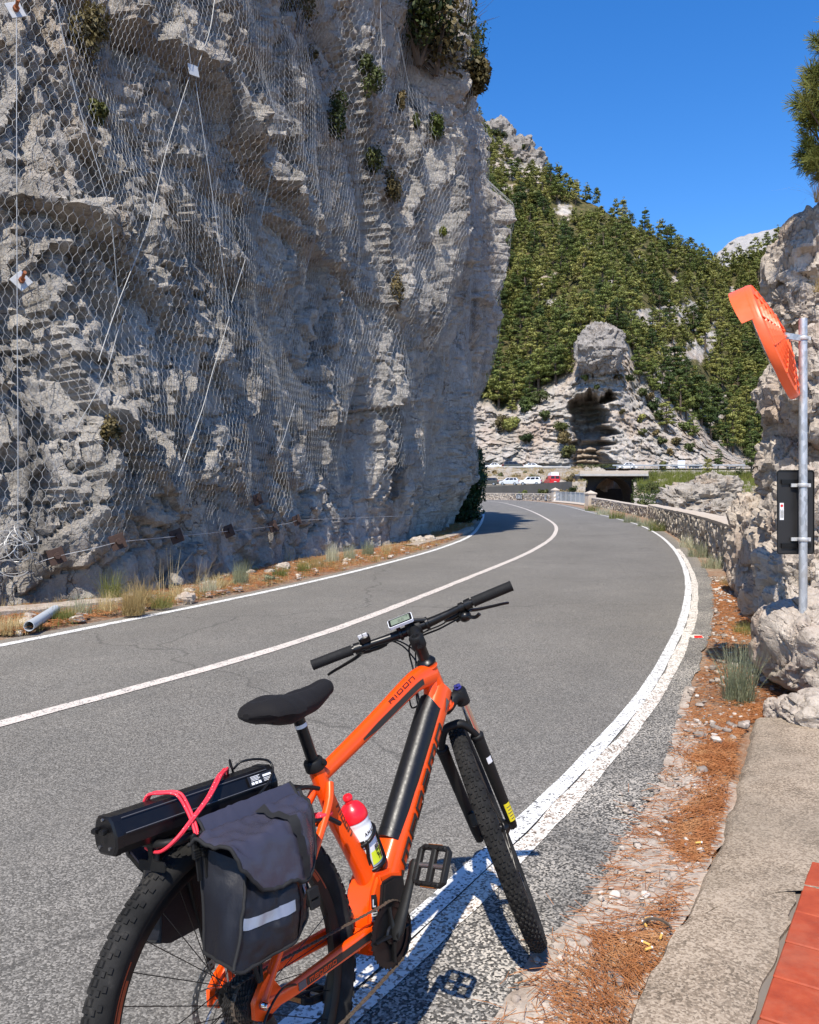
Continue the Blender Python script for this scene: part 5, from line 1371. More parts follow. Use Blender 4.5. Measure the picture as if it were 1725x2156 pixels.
for k in range(340):
    p = LBANK[r_.integers(0, LBANK.shape[0]), r_.integers(8, LBANK.shape[1])]; parts.append(blades(p-[0, 0, .2], r_.uniform(.5, 1.0), 18, r_, .4, .07, 3, .7))
V, F = joined(parts); o = link_mesh('dry_grass', np_mesh('dry_grass', V, F), None, M_GRASSY); set_props(o, 'straw coloured grass on the far banks', 'grass', kind='stuff')
for k, (px, py, Y, r, lab) in enumerate([(1455, 1062, 104, (3.8, 3.0, 2.3), 'large grey layered rock outcrop behind the parapet'), (1505, 1042, 112, (3.2, 3.0, 2.6), 'upper block of the grey rock outcrop behind the parapet'), (1525, 1085, 96, (2.6, 2.2, 1.8), 'low rock below the outcrop beside the right hand rock')]):
    rock_lump('rock_outcrop', at(px, py, Y), r, 30+k, M_BANK, 56, .30, .07, 1.5, 2.8, lab=lab, fq=(.7, .7, 2.0), group='rock outcrop on the right bank')
for k, (px, py, Y, r, m, lab) in enumerate([(1530, 1092, 88, 1.5, M_BUSH, 'round dark shrub beside the right hand rock behind the parapet'), (1500, 1085, 95, 1.2, M_DRYLEAF, 'brownish shrub in front of the rock outcrop'), (1562, 1075, 80, 1.2, M_BUSH, 'olive shrub against the edge of the right hand rock'), (1350, 1068, 118, 1.3, M_BUSH, 'green shrub at the foot of the ivy'), (1395, 1040, 140, 1.8, M_BUSH, 'dark green shrub in the middle of the bank'), (1372, 1030, 150, 1.8, M_BUSH, 'shrub at the upper end of the ivy'), (1400, 1066, 112, 1.4, M_BUSH, 'green shrub at the left foot of the outcrop'),
        (1580, 1010, 150, 2.0, M_DRYLEAF, 'dry shrub high on the bank by the right hand rock'), (1550, 1000, 168, 1.8, M_BUSH, 'bushy shrub below the upper road at right'), (1050, 1003, 172, 1.5, M_BUSH, 'grey green shrub above the dark parked car'), (1085, 1002, 172, 1.6, M_DRYLEAF, 'dry shrub behind the parked hatchback'), (1125, 1004, 170, 1.7, M_BUSH, 'dark shrub behind the parked white car'), (1165, 1000, 172, 1.2, M_BRIGHTLEAF, 'yellow green shrub behind the red van'), (1100, 1036, 141, 1.1, M_BRIGHTLEAF, 'yellow green shrub on the retaining wall'), (1142, 1031, 146, 1.3, M_BUSH, 'olive shrub on top of the retaining wall'), (1188, 1034, 150, 1.4, M_DRYLEAF, 'brown dry shrub left of the bridge'), (1198, 1048, 146, 1.1, M_BUSH, 'dark shrub beside the bridge foot'), (1018, 1005, 160, 1.6, M_BRIGHTLEAF, 'light green shrub beyond the oleander'), (1205, 1024, 155, 1.5, M_BUSH, 'dark shrub on the rocks between van and bridge'), (1218, 1040, 152, 1.3, M_BRIGHTLEAF, 'yellow green shrub at the left foot of the arch'), (1196, 1008, 162, 1.2, M_DRYLEAF, 'dry shrub on top of the rocks right of the van'), (1225, 1012, 160, 1.1, M_BUSH, 'small shrub against the bridge deck end'), (1040, 996, 176, 1.2, M_DRYLEAF, 'dry shrub below the small white upper car'), (1105, 996, 177, 1.3, M_BUSH, 'shrub below the low wall of the upper road'), (1140, 995, 177, 1.1, M_DRYLEAF, 'straw shrub below the low wall of the upper road'), (1208, 1003, 165, 1.3, M_DRYLEAF, 'dry shrub over the left end of the bridge')]):
    shrub('bank_shrub', (bank_pt(px, py+6)-[0, .6, .35*r] if px > 1340 else at(px, py, Y)-[0, 0, r*.9]), (r, r, r*.85), 420, .17, m, lab, 860+k, 'shrubs on the far banks')
for k, (px, py, Y, h) in enumerate([(1490, 1000, 176, 4.6), (1582, 990, 172, 7.0), (1600, 1000, 165, 5.0), (1512, 985, 200, 5.5)]):
    t = copy_thing(protos[k]) if k in protos else copy_thing(list(protos.values())[k]); t.location = at(px, py, Y)-[0, 0, .4]; t.scale = (h, h, h)
    t['label'] = ['small lone pine on the grassy bank near the pale sign back', 'tall lone pine on the bank beside the right hand rock', 'short pine tucked beside the right hand rock', 'lone pine at the foot of the far grey cliff'][k]; t['group'] = 'lone pines near the upper road'
# pale back of a sign on the upper road
t = thing('road_sign', 'pale square sign back beside the upper road', 'road sign', at(1435, 985, 189)-[0, 0, .4])
b = MB(); b.box((0, 0, 1.3), (1.65, .05, 1.7), bev=.02); b.build('panel', M_PALE, t)
b = MB()
for x in (-.5, .5): b.tube([(x, .08, -.6), (x, .08, 2.1)], .04, 6)
b.build('post', M_RAIL, t)

# ------------------------------------------------------------------ vehicles
def vehicle(name, label, loc, heading, L, W, H, paint, style='hatch', group='cars parked on the terrace', roof_mat=None):
    root = thing(name, label, 'van' if style == 'van' else 'car', loc, (0, 0, heading), group)
    h = L/2; wb_ = .31*L; wr = .31 if style != 'suv' else .35
    if style == 'van':
        low = [(-h, .45), (-h+.05, .28), (h-.1, .28), (h, .5), (h-.02, 1.0), (h-.75, 1.15), (h-1.2, 1.25), (-h+.02, 1.25)]
        cab = [(-h+.02, 1.25), (h-1.15, 1.25), (h-1.7, 1.95), (-h+.06, 1.95)]; belt = 1.25
    elif style == 'sedan':
        low = [(-h, .55), (-h+.05, .26), (h-.08, .26), (h, .5), (h-.06, .74), (h-1.15, .92), (-h+.95, .98), (-h+.06, .92)]
        cab = [(-h+.55, .96), (h-1.05, .92), (h-1.75, H), (-h+1.35, H)]; belt = .95
    elif style == 'suv':
        low = [(-h, .62), (-h+.06, .36), (h-.1, .36), (h, .6), (h-.05, .95), (h-.95, 1.08), (-h+.05, 1.12)]
        cab = [(-h+.06, 1.10), (h-.95, 1.07), (h-1.6, H), (-h+.32, H)]; belt = 1.1
    else:
        low = [(-h, .58), (-h+.05, .28), (h-.08, .28), (h, .52), (h-.06, .80), (h-.85, .97), (-h+.03, 1.02)]
        cab = [(-h+.04, 1.0), (h-.88, .96), (h-1.55, H), (-h+.42, H)]; belt = 1.0
    b = MB(); lo = np.array(low); cx_, cz_ = lo.mean(0); V = []
    for y, s in ((-W/2, .93), (-W/2+.09, 1.0), (W/2-.09, 1.0), (W/2, .93)): V += [(cx_+(x-cx_)*(.5+.5*s), y, cz_+(z-cz_)*s) for x, z in low]
    m = len(low); F = [[j*m+i, j*m+(i+1) % m, (j+1)*m+(i+1) % m, (j+1)*m+i] for j in range(3) for i in range(m)]+[list(range(m-1, -1, -1)), [3*m+i for i in range(m)]]
    b.add(V, F); b.build('body', paint, root, 35)
    # glasshouse: pillars and roof as one shell, each window set a little proud of it
    b = MB(); (x0, z0), (x1, z1), (x2, z2), (x3, z3) = cab; wb2, wt = W/2-.05, W/2-.20
    V = [(x0, -wb2, z0), (x1, -wb2, z1), (x2, -wt, z2), (x3, -wt, z3), (x0, wb2, z0), (x1, wb2, z1), (x2, wt, z2), (x3, wt, z3)]
    b.add(V, [[0, 1, 2, 3], [7, 6, 5, 4], [0, 4, 5, 1], [1, 5, 6, 2], [2, 6, 7, 3], [3, 7, 4, 0]]); b.build('cabin', paint, root, None)
    if style == 'van':
        b = MB(); V = []
        for x, y, z in ((-h+.05, .80, 1.95), (h-1.72, .80, 1.95)): V += [(x, -y, z), (x, y, z)]
        for x, y, z in ((-h+.12, .66, 2.62), (h-2.1, .62, 2.55)): V += [(x, -y, z), (x, y, z)]
        b.add(V, [[0, 1, 3, 2], [4, 6, 7, 5], [0, 4, 5, 1], [2, 3, 7, 6], [0, 2, 6, 4], [1, 5, 7, 3]]); b.build('high_roof', roof_mat or M_CARW, root, None)
    def pane(p00, p10, p11, p01, off, nm='window'):
        b = MB(); V = np.array([p00, p10, p11, p01], float); c = V.mean(0); V = c+(V-c)*1.0; o = np.array(off, float)
        b.add(np.vstack([V+o, V]), [[0, 1, 2, 3], [0, 4, 5, 1], [1, 5, 6, 2], [2, 6, 7, 3], [3, 7, 4, 0]]); b.build(nm, M_GLASS, root, None)
    lerp = lambda a, b_, t: np.array(a)*(1-t)+np.array(b_)*t
    for sgn in (-1, 1):
        A, B_, C_, D_ = [np.array((x, sgn*y, z)) for x, y, z in ((x0, wb2, z0), (x1, wb2, z1), (x2, wt, z2), (x3, wt, z3))]
        cuts = [(.08, .30), (.34, .62), (.66, .90)] if style in ('suv', 'hatch') else ([(.10, .46), (.51, .88)] if style == 'sedan' else [(.62, .95)])
        for u0, u1 in cuts:
            bot = lambda u: lerp(A, B_, u); top_ = lambda u: lerp(D_, C_, u)
            q = [lerp(bot(u0), top_(u0), .10), lerp(bot(u1), top_(u1), .10), lerp(bot(u1), top_(u1), .86), lerp(bot(u0), top_(u0), .86)]
            if sgn > 0: q = q[::-1]
            pane(*q, (0, sgn*.012, .003))
    A, B_, C_, D_ = (x0, -wb2, z0), (x0, wb2, z0), (x3, wt, z3), (x3, -wt, z3)
    if style == 'van':
        for y0_, y1_ in ((.06, .46), (.54, .94)):
            pane(lerp(lerp(A, B_, y0_), lerp(D_, C_, y0_), .12), lerp(lerp(A, B_, y0_), lerp(D_, C_, y0_), .85), lerp(lerp(A, B_, y1_), lerp(D_, C_, y1_), .85), lerp(lerp(A, B_, y1_), lerp(D_, C_, y1_), .12), (-.014, 0, 0), 'rear_window')
    else:
        pane(lerp(lerp(A, B_, .10), lerp(D_, C_, .10), .14), lerp(lerp(A, B_, .10), lerp(D_, C_, .10), .88), lerp(lerp(A, B_, .90), lerp(D_, C_, .90), .88), lerp(lerp(A, B_, .90), lerp(D_, C_, .90), .14), (-.012, 0, .006), 'rear_window')
    A, B_, C_, D_ = (x1, -wb2, z1), (x1, wb2, z1), (x2, wt, z2), (x2, -wt, z2)
    pane(lerp(lerp(A, B_, .08), lerp(D_, C_, .08), .08), lerp(lerp(A, B_, .92), lerp(D_, C_, .92), .08), lerp(lerp(A, B_, .92), lerp(D_, C_, .92), .92), lerp(lerp(A, B_, .08), lerp(D_, C_, .08), .92), (.012, 0, .008), 'windscreen')
    for sx in (-1, 1):
        for sy in (-1, 1):
            b = MB(); b.lathe([(wr*.55, -.10), (wr*.93, -.10), (wr, -.06), (wr, .06), (wr*.93, .10), (wr*.55, .10)], (sx*wb_, sy*(W/2-.095), wr), (0, 1, 0), 18); w_ = b.build('wheel', M_TYREC, root)
            b = MB(); b.lathe([(.02, -.012), (wr*.6, -.012), (wr*.62, .0), (wr*.6, .01), (.02, .012)], (sx*wb_, sy*(W/2+.006), wr), (0, 1, 0), 12); b.build('rim', M_ALLOY, w_)
    for sy in (-1, 1):
        b = MB(); b.box((-h+.02, sy*(W/2-.16), belt-.14), (.06, .18, .26), bev=.02); b.build('tail_light', M_TAIL, root)
        b = MB(); b.box((h-.06, sy*(W/2-.22), .68 if style != 'suv' else .82), (.08, .30, .14), bev=.02); b.build('head_light', M_LAMP, root)
    b = MB(); b.box((-h, 0, .46), (.10, W-.12, .24), bev=.03); b.build('bumper', M_TRIM if style == 'suv' else paint, root)
    b = MB(); b.box((-h-.055, 0, .62 if style != 'van' else .75), (.012, .5, .11)); b.build('number_plate', M_WHITEP, root, None)
    return root
ZP = 2.625
R_ = math.radians
vehicle('parked_car', 'white sport utility car with dark bumper parked beside the red van', (23.6, 160.0, ZP), R_(163), 4.3, 1.82, 1.66, M_CARW, 'suv')
vehicle('parked_car', 'silver white hatchback parked between the dark car and the white sport utility car', (19.4, 159.6, ZP), R_(165), 3.85, 1.70, 1.50, M_CARS, 'hatch')
vehicle('parked_car', 'dark grey hatchback parked next to the silver white hatchback', (15.3, 160.3, ZP), R_(166), 4.1, 1.75, 1.50, M_CARD, 'hatch')
vehicle('parked_car', 'white car half hidden behind the oleander at the end of the row', (11.2, 160.8, ZP), R_(168), 4.0, 1.72, 1.48, M_CARW, 'hatch')
vehicle('parked_van', 'red van with white high roof seen from behind', (28.4, 163.2, ZP), R_(95), 4.6, 2.1, 2.6, M_CARR, 'van')
vehicle('parked_car', 'small white car on the upper road above the dark hatchback', (19.2, 187.4, UZ), R_(172), 3.9, 1.7, 1.45, M_CARW, 'sedan', 'cars on the upper road')
vehicle('parked_car', 'black sport utility car on the upper road behind the low wall', (23.6, 187.6, UZ), R_(5), 4.6, 1.85, 1.75, M_CARD, 'suv', 'cars on the upper road')
vehicle('parked_car', 'low white car on the upper road right of the black car', (28.0, 187.6, UZ), R_(8), 4.4, 1.75, 1.38, M_CARW, 'sedan', 'cars on the upper road')
vehicle('parked_car', 'white car driving across the bridge', (49.5, 186.4, UZ), R_(178), 4.3, 1.75, 1.40, M_CARW, 'sedan', 'cars on the upper road')
# ------------------------------------------------------------------ rock mass on the right
def col_shape(P):
    z = P[:, 2]/2.7; Q = P.copy(); Q[:, 0] += np.interp(z, [-1, -.4, .2, .7, 1], [-.12, -.05, .02, .22, .5]); return Q
rock_lump('rock_outcrop', (6.42, 9.7, 2.1), (1.62, 2.5, 2.75), 41, M_ROCK, 190, .16, .03, 1.9, 3.6, shape=col_shape, lab='tall pale rock wall rising behind the mirror pole', group='rocks at the right roadside')
for k, (c, r, n, lab) in enumerate([
        (at(1672, 570, 8.7), (.33, .45, .48), 60, 'pale upper shoulder of rock left of the dry tuft'), (at(1712, 500, 8.6), (.27, .5, .36), 50, 'topmost rock point under the pine branches'),
        (at(1652, 655, 8.6), (.26, .4, .26), 50, 'rock knob beside the top of the orange mirror'), (at(1655, 850, 8.4), (.29, .45, .52), 60, 'light rock bulge left of the mirror pole at mid height'),
        (at(1640, 985, 8.3), (.24, .42, .32), 50, 'stepped rock block above the black sign back'), (at(1622, 1140, 8.0), (.25, .45, .46), 60, 'upright rock block at the end of the tall parapet'),
        (at(1668, 1085, 7.0), (.20, .30, .42), 50, 'dark rock block behind the black sign back'), (at(1690, 1225, 6.9), (.42, .4, .40), 60, 'shadowed rock ledge behind the foot of the pole'),
        (at(1600, 1260, 8.6), (.20, .35, .28), 40, 'rough rock at the foot of the parapet end'), (at(1720, 820, 7.6), (.34, .4, .55), 60, 'warm rock face right of the mirror pole'), (at(1640, 1285, 6.7), (.20, .3, .22), 40, 'rock in the shade left of the front boulder'), (at(1588, 1165, 11.4)-[.1, 0, 0], (.30, .42, .80), 50, 'rock butting against the near end of the tall parapet')]):
    rock_lump('rock', np.asarray(c)+[.10, 0, 0], r, 50+k, M_ROCK, n+20, .26, .035, 1.3, 2.8, lab=lab, group='rocks at the right roadside')
rock_lump('boulder', (3.38, 5.85, .33), (.80, .80, .34), 71, M_ROCK, 170, .13, .016, 1.3, 3.6, rot=-.15, lab='big rounded front boulder at the corner of the kerb slab')
rock_lump('boulder', (2.93, 5.06, .09), (.62, .26, .10), 73, M_ROCK, 80, .15, .03, 1.2, 3.2, rot=-.12, lab='flat slab of rock wedged under the big front boulder')
rock_lump('stone', (2.37, 5.30, .06), (.07, .07, .07), 75, M_ROCK, 24, .3, .05, 1.2, 2.4, lab='fist sized pale stone at the left foot of the big boulder')

# ------------------------------------------------------------------ pole with traffic mirror and the back of a sign
PX, PY = 2.762, 5.75
pole = thing('sign_pole', 'round galvanised steel pole standing behind the big boulder', 'pole', (PX, PY, .30))
b = MB(); b.lathe([(.0285, 0), (.0285, 2.375), (.027, 2.385), (.022, 2.385)], seg=24); b.build('tube', M_GALV, pole)
def clamp(z, w=.10, r=.033):
    c = MB(); c.lathe([(r, -.014), (r+.003, -.010), (r+.003, .010), (r, .014)], (0, 0, z), seg=24, cap=False); c.box((-.045, .03, z), (.05, .012, .024)); c.box((.042, .0, z), (.02, .014, .026)); return c
clamp(.30+1.215-.30-.0).build('clamp', M_ZINC, pole); clamp(.845-.01).build('clamp', M_ZINC, pole); clamp(2.245).build('clamp', M_ZINC, pole)
sg = thing('road_sign', 'black back of a small rectangular road sign clamped behind the pole', 'road sign', (PX-.030, PY+.050, 1.325), (0, 0, R_(6)))
w2, h2 = .137, .295
def rrect(w, h, r, n=5):
    o = []
    for cx_, cy_, a0 in ((w-r, h-r, 0), (-w+r, h-r, 90), (-w+r, -h+r, 180), (w-r, -h+r, 270)):
        for i in range(n+1):
            a = math.radians(a0+90*i/n); o.append((cx_+r*math.cos(a), cy_+r*math.sin(a)))
    return o
XZ = (np.zeros(3), np.array([1., 0, 0]), np.array([0, 0, 1.]), np.array([0, -1., 0]))
b = MB(); b.prism(rrect(w2, h2, .02), -.003, .0, XZ); b.build('panel', M_SIGNBK, sg, None)
b = MB(); 
o_ = rrect(w2, h2, .02); b.tube([(x, -.004, z) for x, z in o_], .0035, 5, closed=True); b.build('edge', M_BLK, sg, 60)
for z in (-.235, .215):
    b = MB(); b.box((0, -.008, z), (.22, .012, .03)); b.build('rail', M_BLK, sg, None)
b = MB(); b.prism([(-.118, -.055), (-.088, -.055), (-.088, .065), (-.118, .065)], .001, .002, XZ); st_ = b.build('sticker', M_WSTICK, sg, None)
b = MB(); b.prism([(-.103+.010*math.cos(t), .045+.010*math.sin(t)) for t in np.linspace(0, 6.28, 14)[:-1]], .0022, .003, XZ); b.build('emblem', M_REDP, st_, None)
for k in range(4):
    b = MB(); b.prism([(-.113+.006*k, -.04), (-.110+.006*k, -.04), (-.110+.006*k, .02-.008*(k % 2)), (-.113+.006*k, .02-.008*(k % 2))], .0022, .0027, XZ); b.build('lettering', M_DECALG, st_, None)
# convex mirror seen from its back edge
mc = at(1619, 722, PY-.02)
mir = thing('traffic_mirror', 'orange traffic mirror with visor, seen from behind on the steel pole', 'mirror', mc)
t1 = np.array([.426, .05, -.904]); t1 /= np.linalg.norm(t1)
nf = np.array([-.82, .50, -.39]); nf -= t1*nf.dot(t1); nf /= np.linalg.norm(nf); t2 = np.cross(nf, t1)
RM = np.stack([t1, t2, nf], 1)                         # local x: down the disc, y: across, z: facing direction
TT = lambda P: P @ RM.T
b = MB(TT); b.lathe([(.405, .0), (.425, .012), (.43, -.01), (.42, -.045), (.36, -.055), (.30, -.070), (.15, -.105), (.05, -.115), (.0005, -.115)], seg=48, cap=False); b.build('housing', M_MIRROR_O, mir, 50)
b = MB(TT); b.lathe([(.405, .002), (.30, .028), (.16, .042), (.0005, .048)], seg=48, cap=False); b.build('mirror_face', M_GLASSM, mir)
for k in range(12):
    a = 2*math.pi*k/12; c_, s_ = math.cos(a), math.sin(a)
    b = MB(TT); b.prism([(.06, -.126), (.06, -.11), (.30, -.065), (.40, -.045), (.412, -.052), (.31, -.078)], -.004, .004, (np.zeros(3), np.array([c_, s_, 0]), np.array([0, 0, 1.]), np.array([-s_, c_, 0]))); b.build('rib', M_MIRROR_O, mir, None)
for rr_ in (.16, .21, .26, .31, .36):
    b = MB(TT); zz_ = float(np.interp(rr_, [.15, .30, .36, .42], [-.105, -.070, -.055, -.045])); b.lathe([(rr_-.010, zz_+.002), (rr_-.004, zz_-.011), (rr_+.004, zz_-.011), (rr_+.010, zz_+.004)], seg=40, cap=False); b.build('ring', M_MIRROR_O, mir, None)
a = np.linspace(math.pi-1.05, math.pi+1.05, 28); V = []
for t in a:
    f = .105*(1-.25*abs((t-math.pi)/1.05)**3)
    for r_, z in ((.426, -.03), (.432, f), (.426, f), (.420, -.03)): V.append((r_*math.cos(t), r_*math.sin(t), z))
b = MB(TT); b.add(V, grid_faces(28, 4).tolist()+[[28*4-4, 28*4-3, 28*4-2, 28*4-1], [3, 2, 1, 0]]+[[i*4+3, (i+1)*4+3, (i+1)*4, i*4] for i in range(27)]); b.build('visor', M_MIRROR_O, mir, 50)
bc_ = TT(np.array([[.0, 0, -.115]]))[0]; pe = np.array([PX, PY, 2.545])-mc
b = MB(); d_ = pe-bc_; b.box(bc_+d_*.47, (np.linalg.norm(d_)*1.02, .012, .042), frame_of(d_)); b.build('bracket', M_GALV, mir, None)
b = MB(); b.lathe([(.012, -.02), (.012, .02)], bc_+d_*.08, (0, 1, 0), 10); b.build('bolt', M_ZINC, mir)

# ------------------------------------------------------------------ pine leaning in from the right
pine = thing('pine_tree', 'long needled pine reaching into the picture above the right hand rock', 'tree', (6.6, 8.3, 2.5))
b = MB(); b.tube([(0, 0, -2.4), (.1, .1, 0), (-.1, .2, 2.2), (.2, .3, 4.2), (.1, .2, 6)], [.16, .14, .11, .08, .03], 9); 
tufts = []; r_ = np.random.default_rng(5)
for px, py, rad in ((1724, 95, 26), (1722, 150, 26), (1708, 178, 26), (1695, 215, 26), (1700, 245, 26), (1716, 205, 28), (1722, 255, 28), (1708, 300, 24), (1694, 330, 24), (1699, 352, 22), (1718, 330, 30), (1722, 365, 24), (1735, 180, 34), (1742, 240, 36), (1740, 320, 36), (1760, 210, 40), (1765, 320, 40), (1760, 120, 40), (1745, 60, 34), (1790, 160, 44), (1800, 280, 46), (1790, 60, 46), (1840, 200, 50), (1850, 80, 50), (1850, 330, 46)):
    for k in range(4):
        c = at(px+r_.normal(0, rad*.35), py+r_.normal(0, rad*.35), 8.0+r_.normal(0, .25)); tufts.append(c-np.array([6.6, 8.3, 2.5]))
tufts = np.array(tufts)
hubs = [np.array(at(1760, 330, 8.1))-[6.6, 8.3, 2.5], np.array(at(1765, 215, 8.1))-[6.6, 8.3, 2.5], np.array(at(1770, 100, 8.1))-[6.6, 8.3, 2.5]]
for h_, z in zip(hubs, (.6, 1.6, 2.6)):
    b.tube([(0, .1, z), (h_*.6+[0, 0, .1]), h_], [.05, .035, .02], 6)
dirs = []
for c in tufts:
    h_ = hubs[int(np.argmin([np.linalg.norm(c-q) for q in hubs]))]; b.tube([h_, (h_+c)/2+r_.normal(0, .03, 3), c], [.014, .010, .006], 4, cap=False)
    d = c-h_; d = d/np.linalg.norm(d)+[-.3, 0, .2]; dirs.append(d/np.linalg.norm(d))
b.build('trunk', M_BARK, pine, 60)
A = []; B_ = []
for c, d in zip(tufts, dirs):
    n_ = 95; q = r_.normal(0, .72, (n_, 3))+d*1.0+[0, 0, -.10]; q /= np.linalg.norm(q, axis=1)[:, None]
    s0 = c-d*r_.uniform(-.03, .14, n_)[:, None]; A.append(s0); B_.append(s0+q*r_.uniform(.08, .14, n_)[:, None])
V, F = prisms(np.vstack(A), np.vstack(B_), .0022); o = link_mesh('needles', np_mesh('needles', V, F), pine, M_NEEDLE)
for p_, h_, n_, lab in (((1722, 425), .34, 60, 'dry grass tuft on the rock under the pine branches'), ((1720, 615), .20, 40, 'short dry tuft in the rock cleft right of the mirror')):
    set_props(link_mesh('dry_tuft', np_mesh('dry_tuft', *blades(at(*p_, 8.1), h_, n_, r_, .9, .005, 4, .03)), None, M_GRASSY), lab, 'grass tuft')

# ------------------------------------------------------------------ verge: needles, gravel, tufts, litter
rg = np.random.default_rng(101)
eC = spline(EDGE_R, 4000); OUT_N = OUT_R.copy(); OUT_N[:len(SLAB_L)] = SLAB_L-[.03, 0]; oC = spline(OUT_N, 4000)
def verge_pt(n, y0, y1):
    """random points between the asphalt edge and the outer line, with the fraction across"""
    Ye = rg.uniform(y0, y1, n); ex = np.interp(Ye, eC[:, 1], eC[:, 0]); ox = np.interp(Ye, oC[:, 1], oC[:, 0]); w = rg.uniform(0, 1, n)
    return np.column_stack([ex+(ox-ex)*w, Ye]), w
def nrm_noise(P, f, s): return fbm(np.column_stack([P*f, np.zeros(len(P))]), 3, s)
P1, w1 = verge_pt(34000, 1.5, 5.6); k1 = rg.uniform(0, 1, len(P1)) < np.clip(.05+.80*smooth(.34, 1.0, w1+.32*nrm_noise(P1, 2.0, 51)), 0, 1)*np.clip(.82+.35*nrm_noise(P1, 5, 58), .15, 1)
P2, w2_ = verge_pt(9000, 5.2, 13); k2 = rg.uniform(0, 1, len(P2)) < .75
P3, w3 = verge_pt(700, 1.6, 4.0); P3 = P3-np.array([.08, 0])*rg.uniform(0, 2, (len(P3), 1)); k3 = rg.uniform(0, 1, len(P3)) < .12
NP = np.vstack([P1[k1], P2[k2], P3[k3]])
n = len(NP); base_z = .010+rg.uniform(0, 1, n)**2*.020*np.clip(1+nrm_noise(NP, 2.0, 53), 0, 2)
ang = 1.0+2.2*nrm_noise(NP, 1.3, 55)+rg.normal(0, .7, n); ln = rg.uniform(.05, .12, n)
mid = np.column_stack([NP, base_z]); d = np.column_stack([np.cos(ang)*ln/2, np.sin(ang)*ln/2, rg.normal(0, .006, n)])
bow = np.column_stack([-np.sin(ang), np.cos(ang), np.zeros(n)])*rg.normal(0, .006, n)[:, None]
rad = .0006+.00018*NP[:, 1]
V1, F1_ = prisms(mid-d, mid+bow, rad); V2, F2_ = prisms(mid+bow, mid+d, rad)
V, F = joined([(V1, F1_), (V2, F2_)])
o = link_mesh('needle_litter', np_mesh('needle_litter', V, F), None, M_DEADNEEDLE); set_props(o, 'rust brown fallen pine needles along the right verge', 'pine needles', kind='stuff')
# gravel
PB = [unit_stone(900+k) for k in range(7)]
def gravel(P, sizes, lab, z=.012):
    parts = []
    for (x, y), s in zip(P, sizes):
        V, F = PB[int(rg.integers(0, 7))]; q = rotz(rg.uniform(0, 6.28)) @ rotx(rg.normal(0, .4))
        parts.append(((V*[s, s*rg.uniform(.6, 1), s*rg.uniform(.35, .7)]) @ q.T+[x, y, z+s*.15], F))
    V, F = joined(parts); o = link_mesh('gravel', np_mesh('gravel', V, F), None, M_PEBBLE); set_props(o, lab, 'gravel', kind='stuff')
P1, w1 = verge_pt(1100, 1.6, 6.2); P2, w2_ = verge_pt(800, 6, 14); k = rg.uniform(0, 1, len(P1)) < .3+.7*w1
GP = np.vstack([P1[k], P2]); gravel(GP, np.concatenate([rg.gamma(2.2, .0045, k.sum())+.005, rg.gamma(2.3, .0075, len(P2))+.010]), 'pale stone chips scattered along the right verge')
cen = verge_pt(12, 3.2, 9.5)[0]; PP = np.repeat(cen, 14, 0)+rg.normal(0, .10, (12*14, 2))*[1, 1.2]
gravel(PP, rg.gamma(2.5, .0065, len(PP))+.010, 'small heaps of grey stones among the pine needles')
big_me = []
for k in range(4):
    V, F = PB[k]; me = np_mesh('loose_stone', V, F, None); me.materials.append(M_PEBBLE); big_me.append(me)
STN = [(1.72, 4.86, .05, 'larger loose stone on the needles nearest the asphalt edge'), (1.78, 4.74, .055, 'pair stone left of the bluish pebble by the slab'), (1.92, 4.95, .045, 'pale loose stone half way across the needles'), (2.06, 5.05, .06, 'bluish white stone beside the upper corner of the kerb slab'), (.62, 2.42, .032, 'white flat stone on the gutter near the front wheel'),
       (1.52, 4.25, .045, 'angular grey stone in the middle stone heap'), (2.35, 6.25, .055, 'pale stone left of the grey green grass tuft'), (2.48, 6.7, .055, 'dark based stone along the asphalt edge'), (2.95, 7.7, .06, 'light stone near the red reflector'), (.70, 2.36, .036, 'grey stone between the needles and the gutter')]
for k, (x, y, s, lab) in enumerate(STN):
    o = link_mesh('loose_stone', big_me[k % 4]); o.location = (x, y, .02+s*.2); o.scale = (s, s*.8, s*.6); o.rotation_euler = (0, 0, k*1.3); set_props(o, lab, 'stone', 'larger loose stones on the verge')
# cigarette ends
for k, (px, py, a, lab) in enumerate([(1365, 1936, .3, 'orange cigarette end, upper one of a crossed pair in the needles'), (1358, 1948, 1.7, 'orange cigarette end, lower one of a crossed pair in the needles'), (1362, 1989, 2.3, 'cigarette end lying below the curled bark strip'), (1365, 2000, .5, 'cigarette end nearest the kerb slab'), (1392, 1974, 1.1, 'cigarette end beside the curled bark strip'), (1470, 1776, .2, 'cigarette end high up along the needle bank')]):
    p = ground(px, py, .03); t = thing('cigarette_end', lab, 'cigarette end', p, (0, 0, a), 'cigarette ends in the pine needles')
    b = MB(); b.lathe([(.004, -.012), (.004, .012)], (0, 0, .004), (1, 0, 0), 8); b.build('filter', M_YELL, t)
    b = MB(); b.lathe([(.0041, .012), (.0041, .018)], (0, 0, .004), (1, 0, 0), 8); b.build('paper', M_WSTICK, t)
b = MB(); th = np.linspace(0, 2.6, 16); p = ground(1385, 1962, .03); b.tube(p+np.column_stack([.045*np.cos(th), .06*np.sin(th), .012+0*th]), .006, 5, ell=.5); set_props(b.build('bark_strip', M_BARK), 'curled strip of brown bark lying in the pine needles', 'bark')
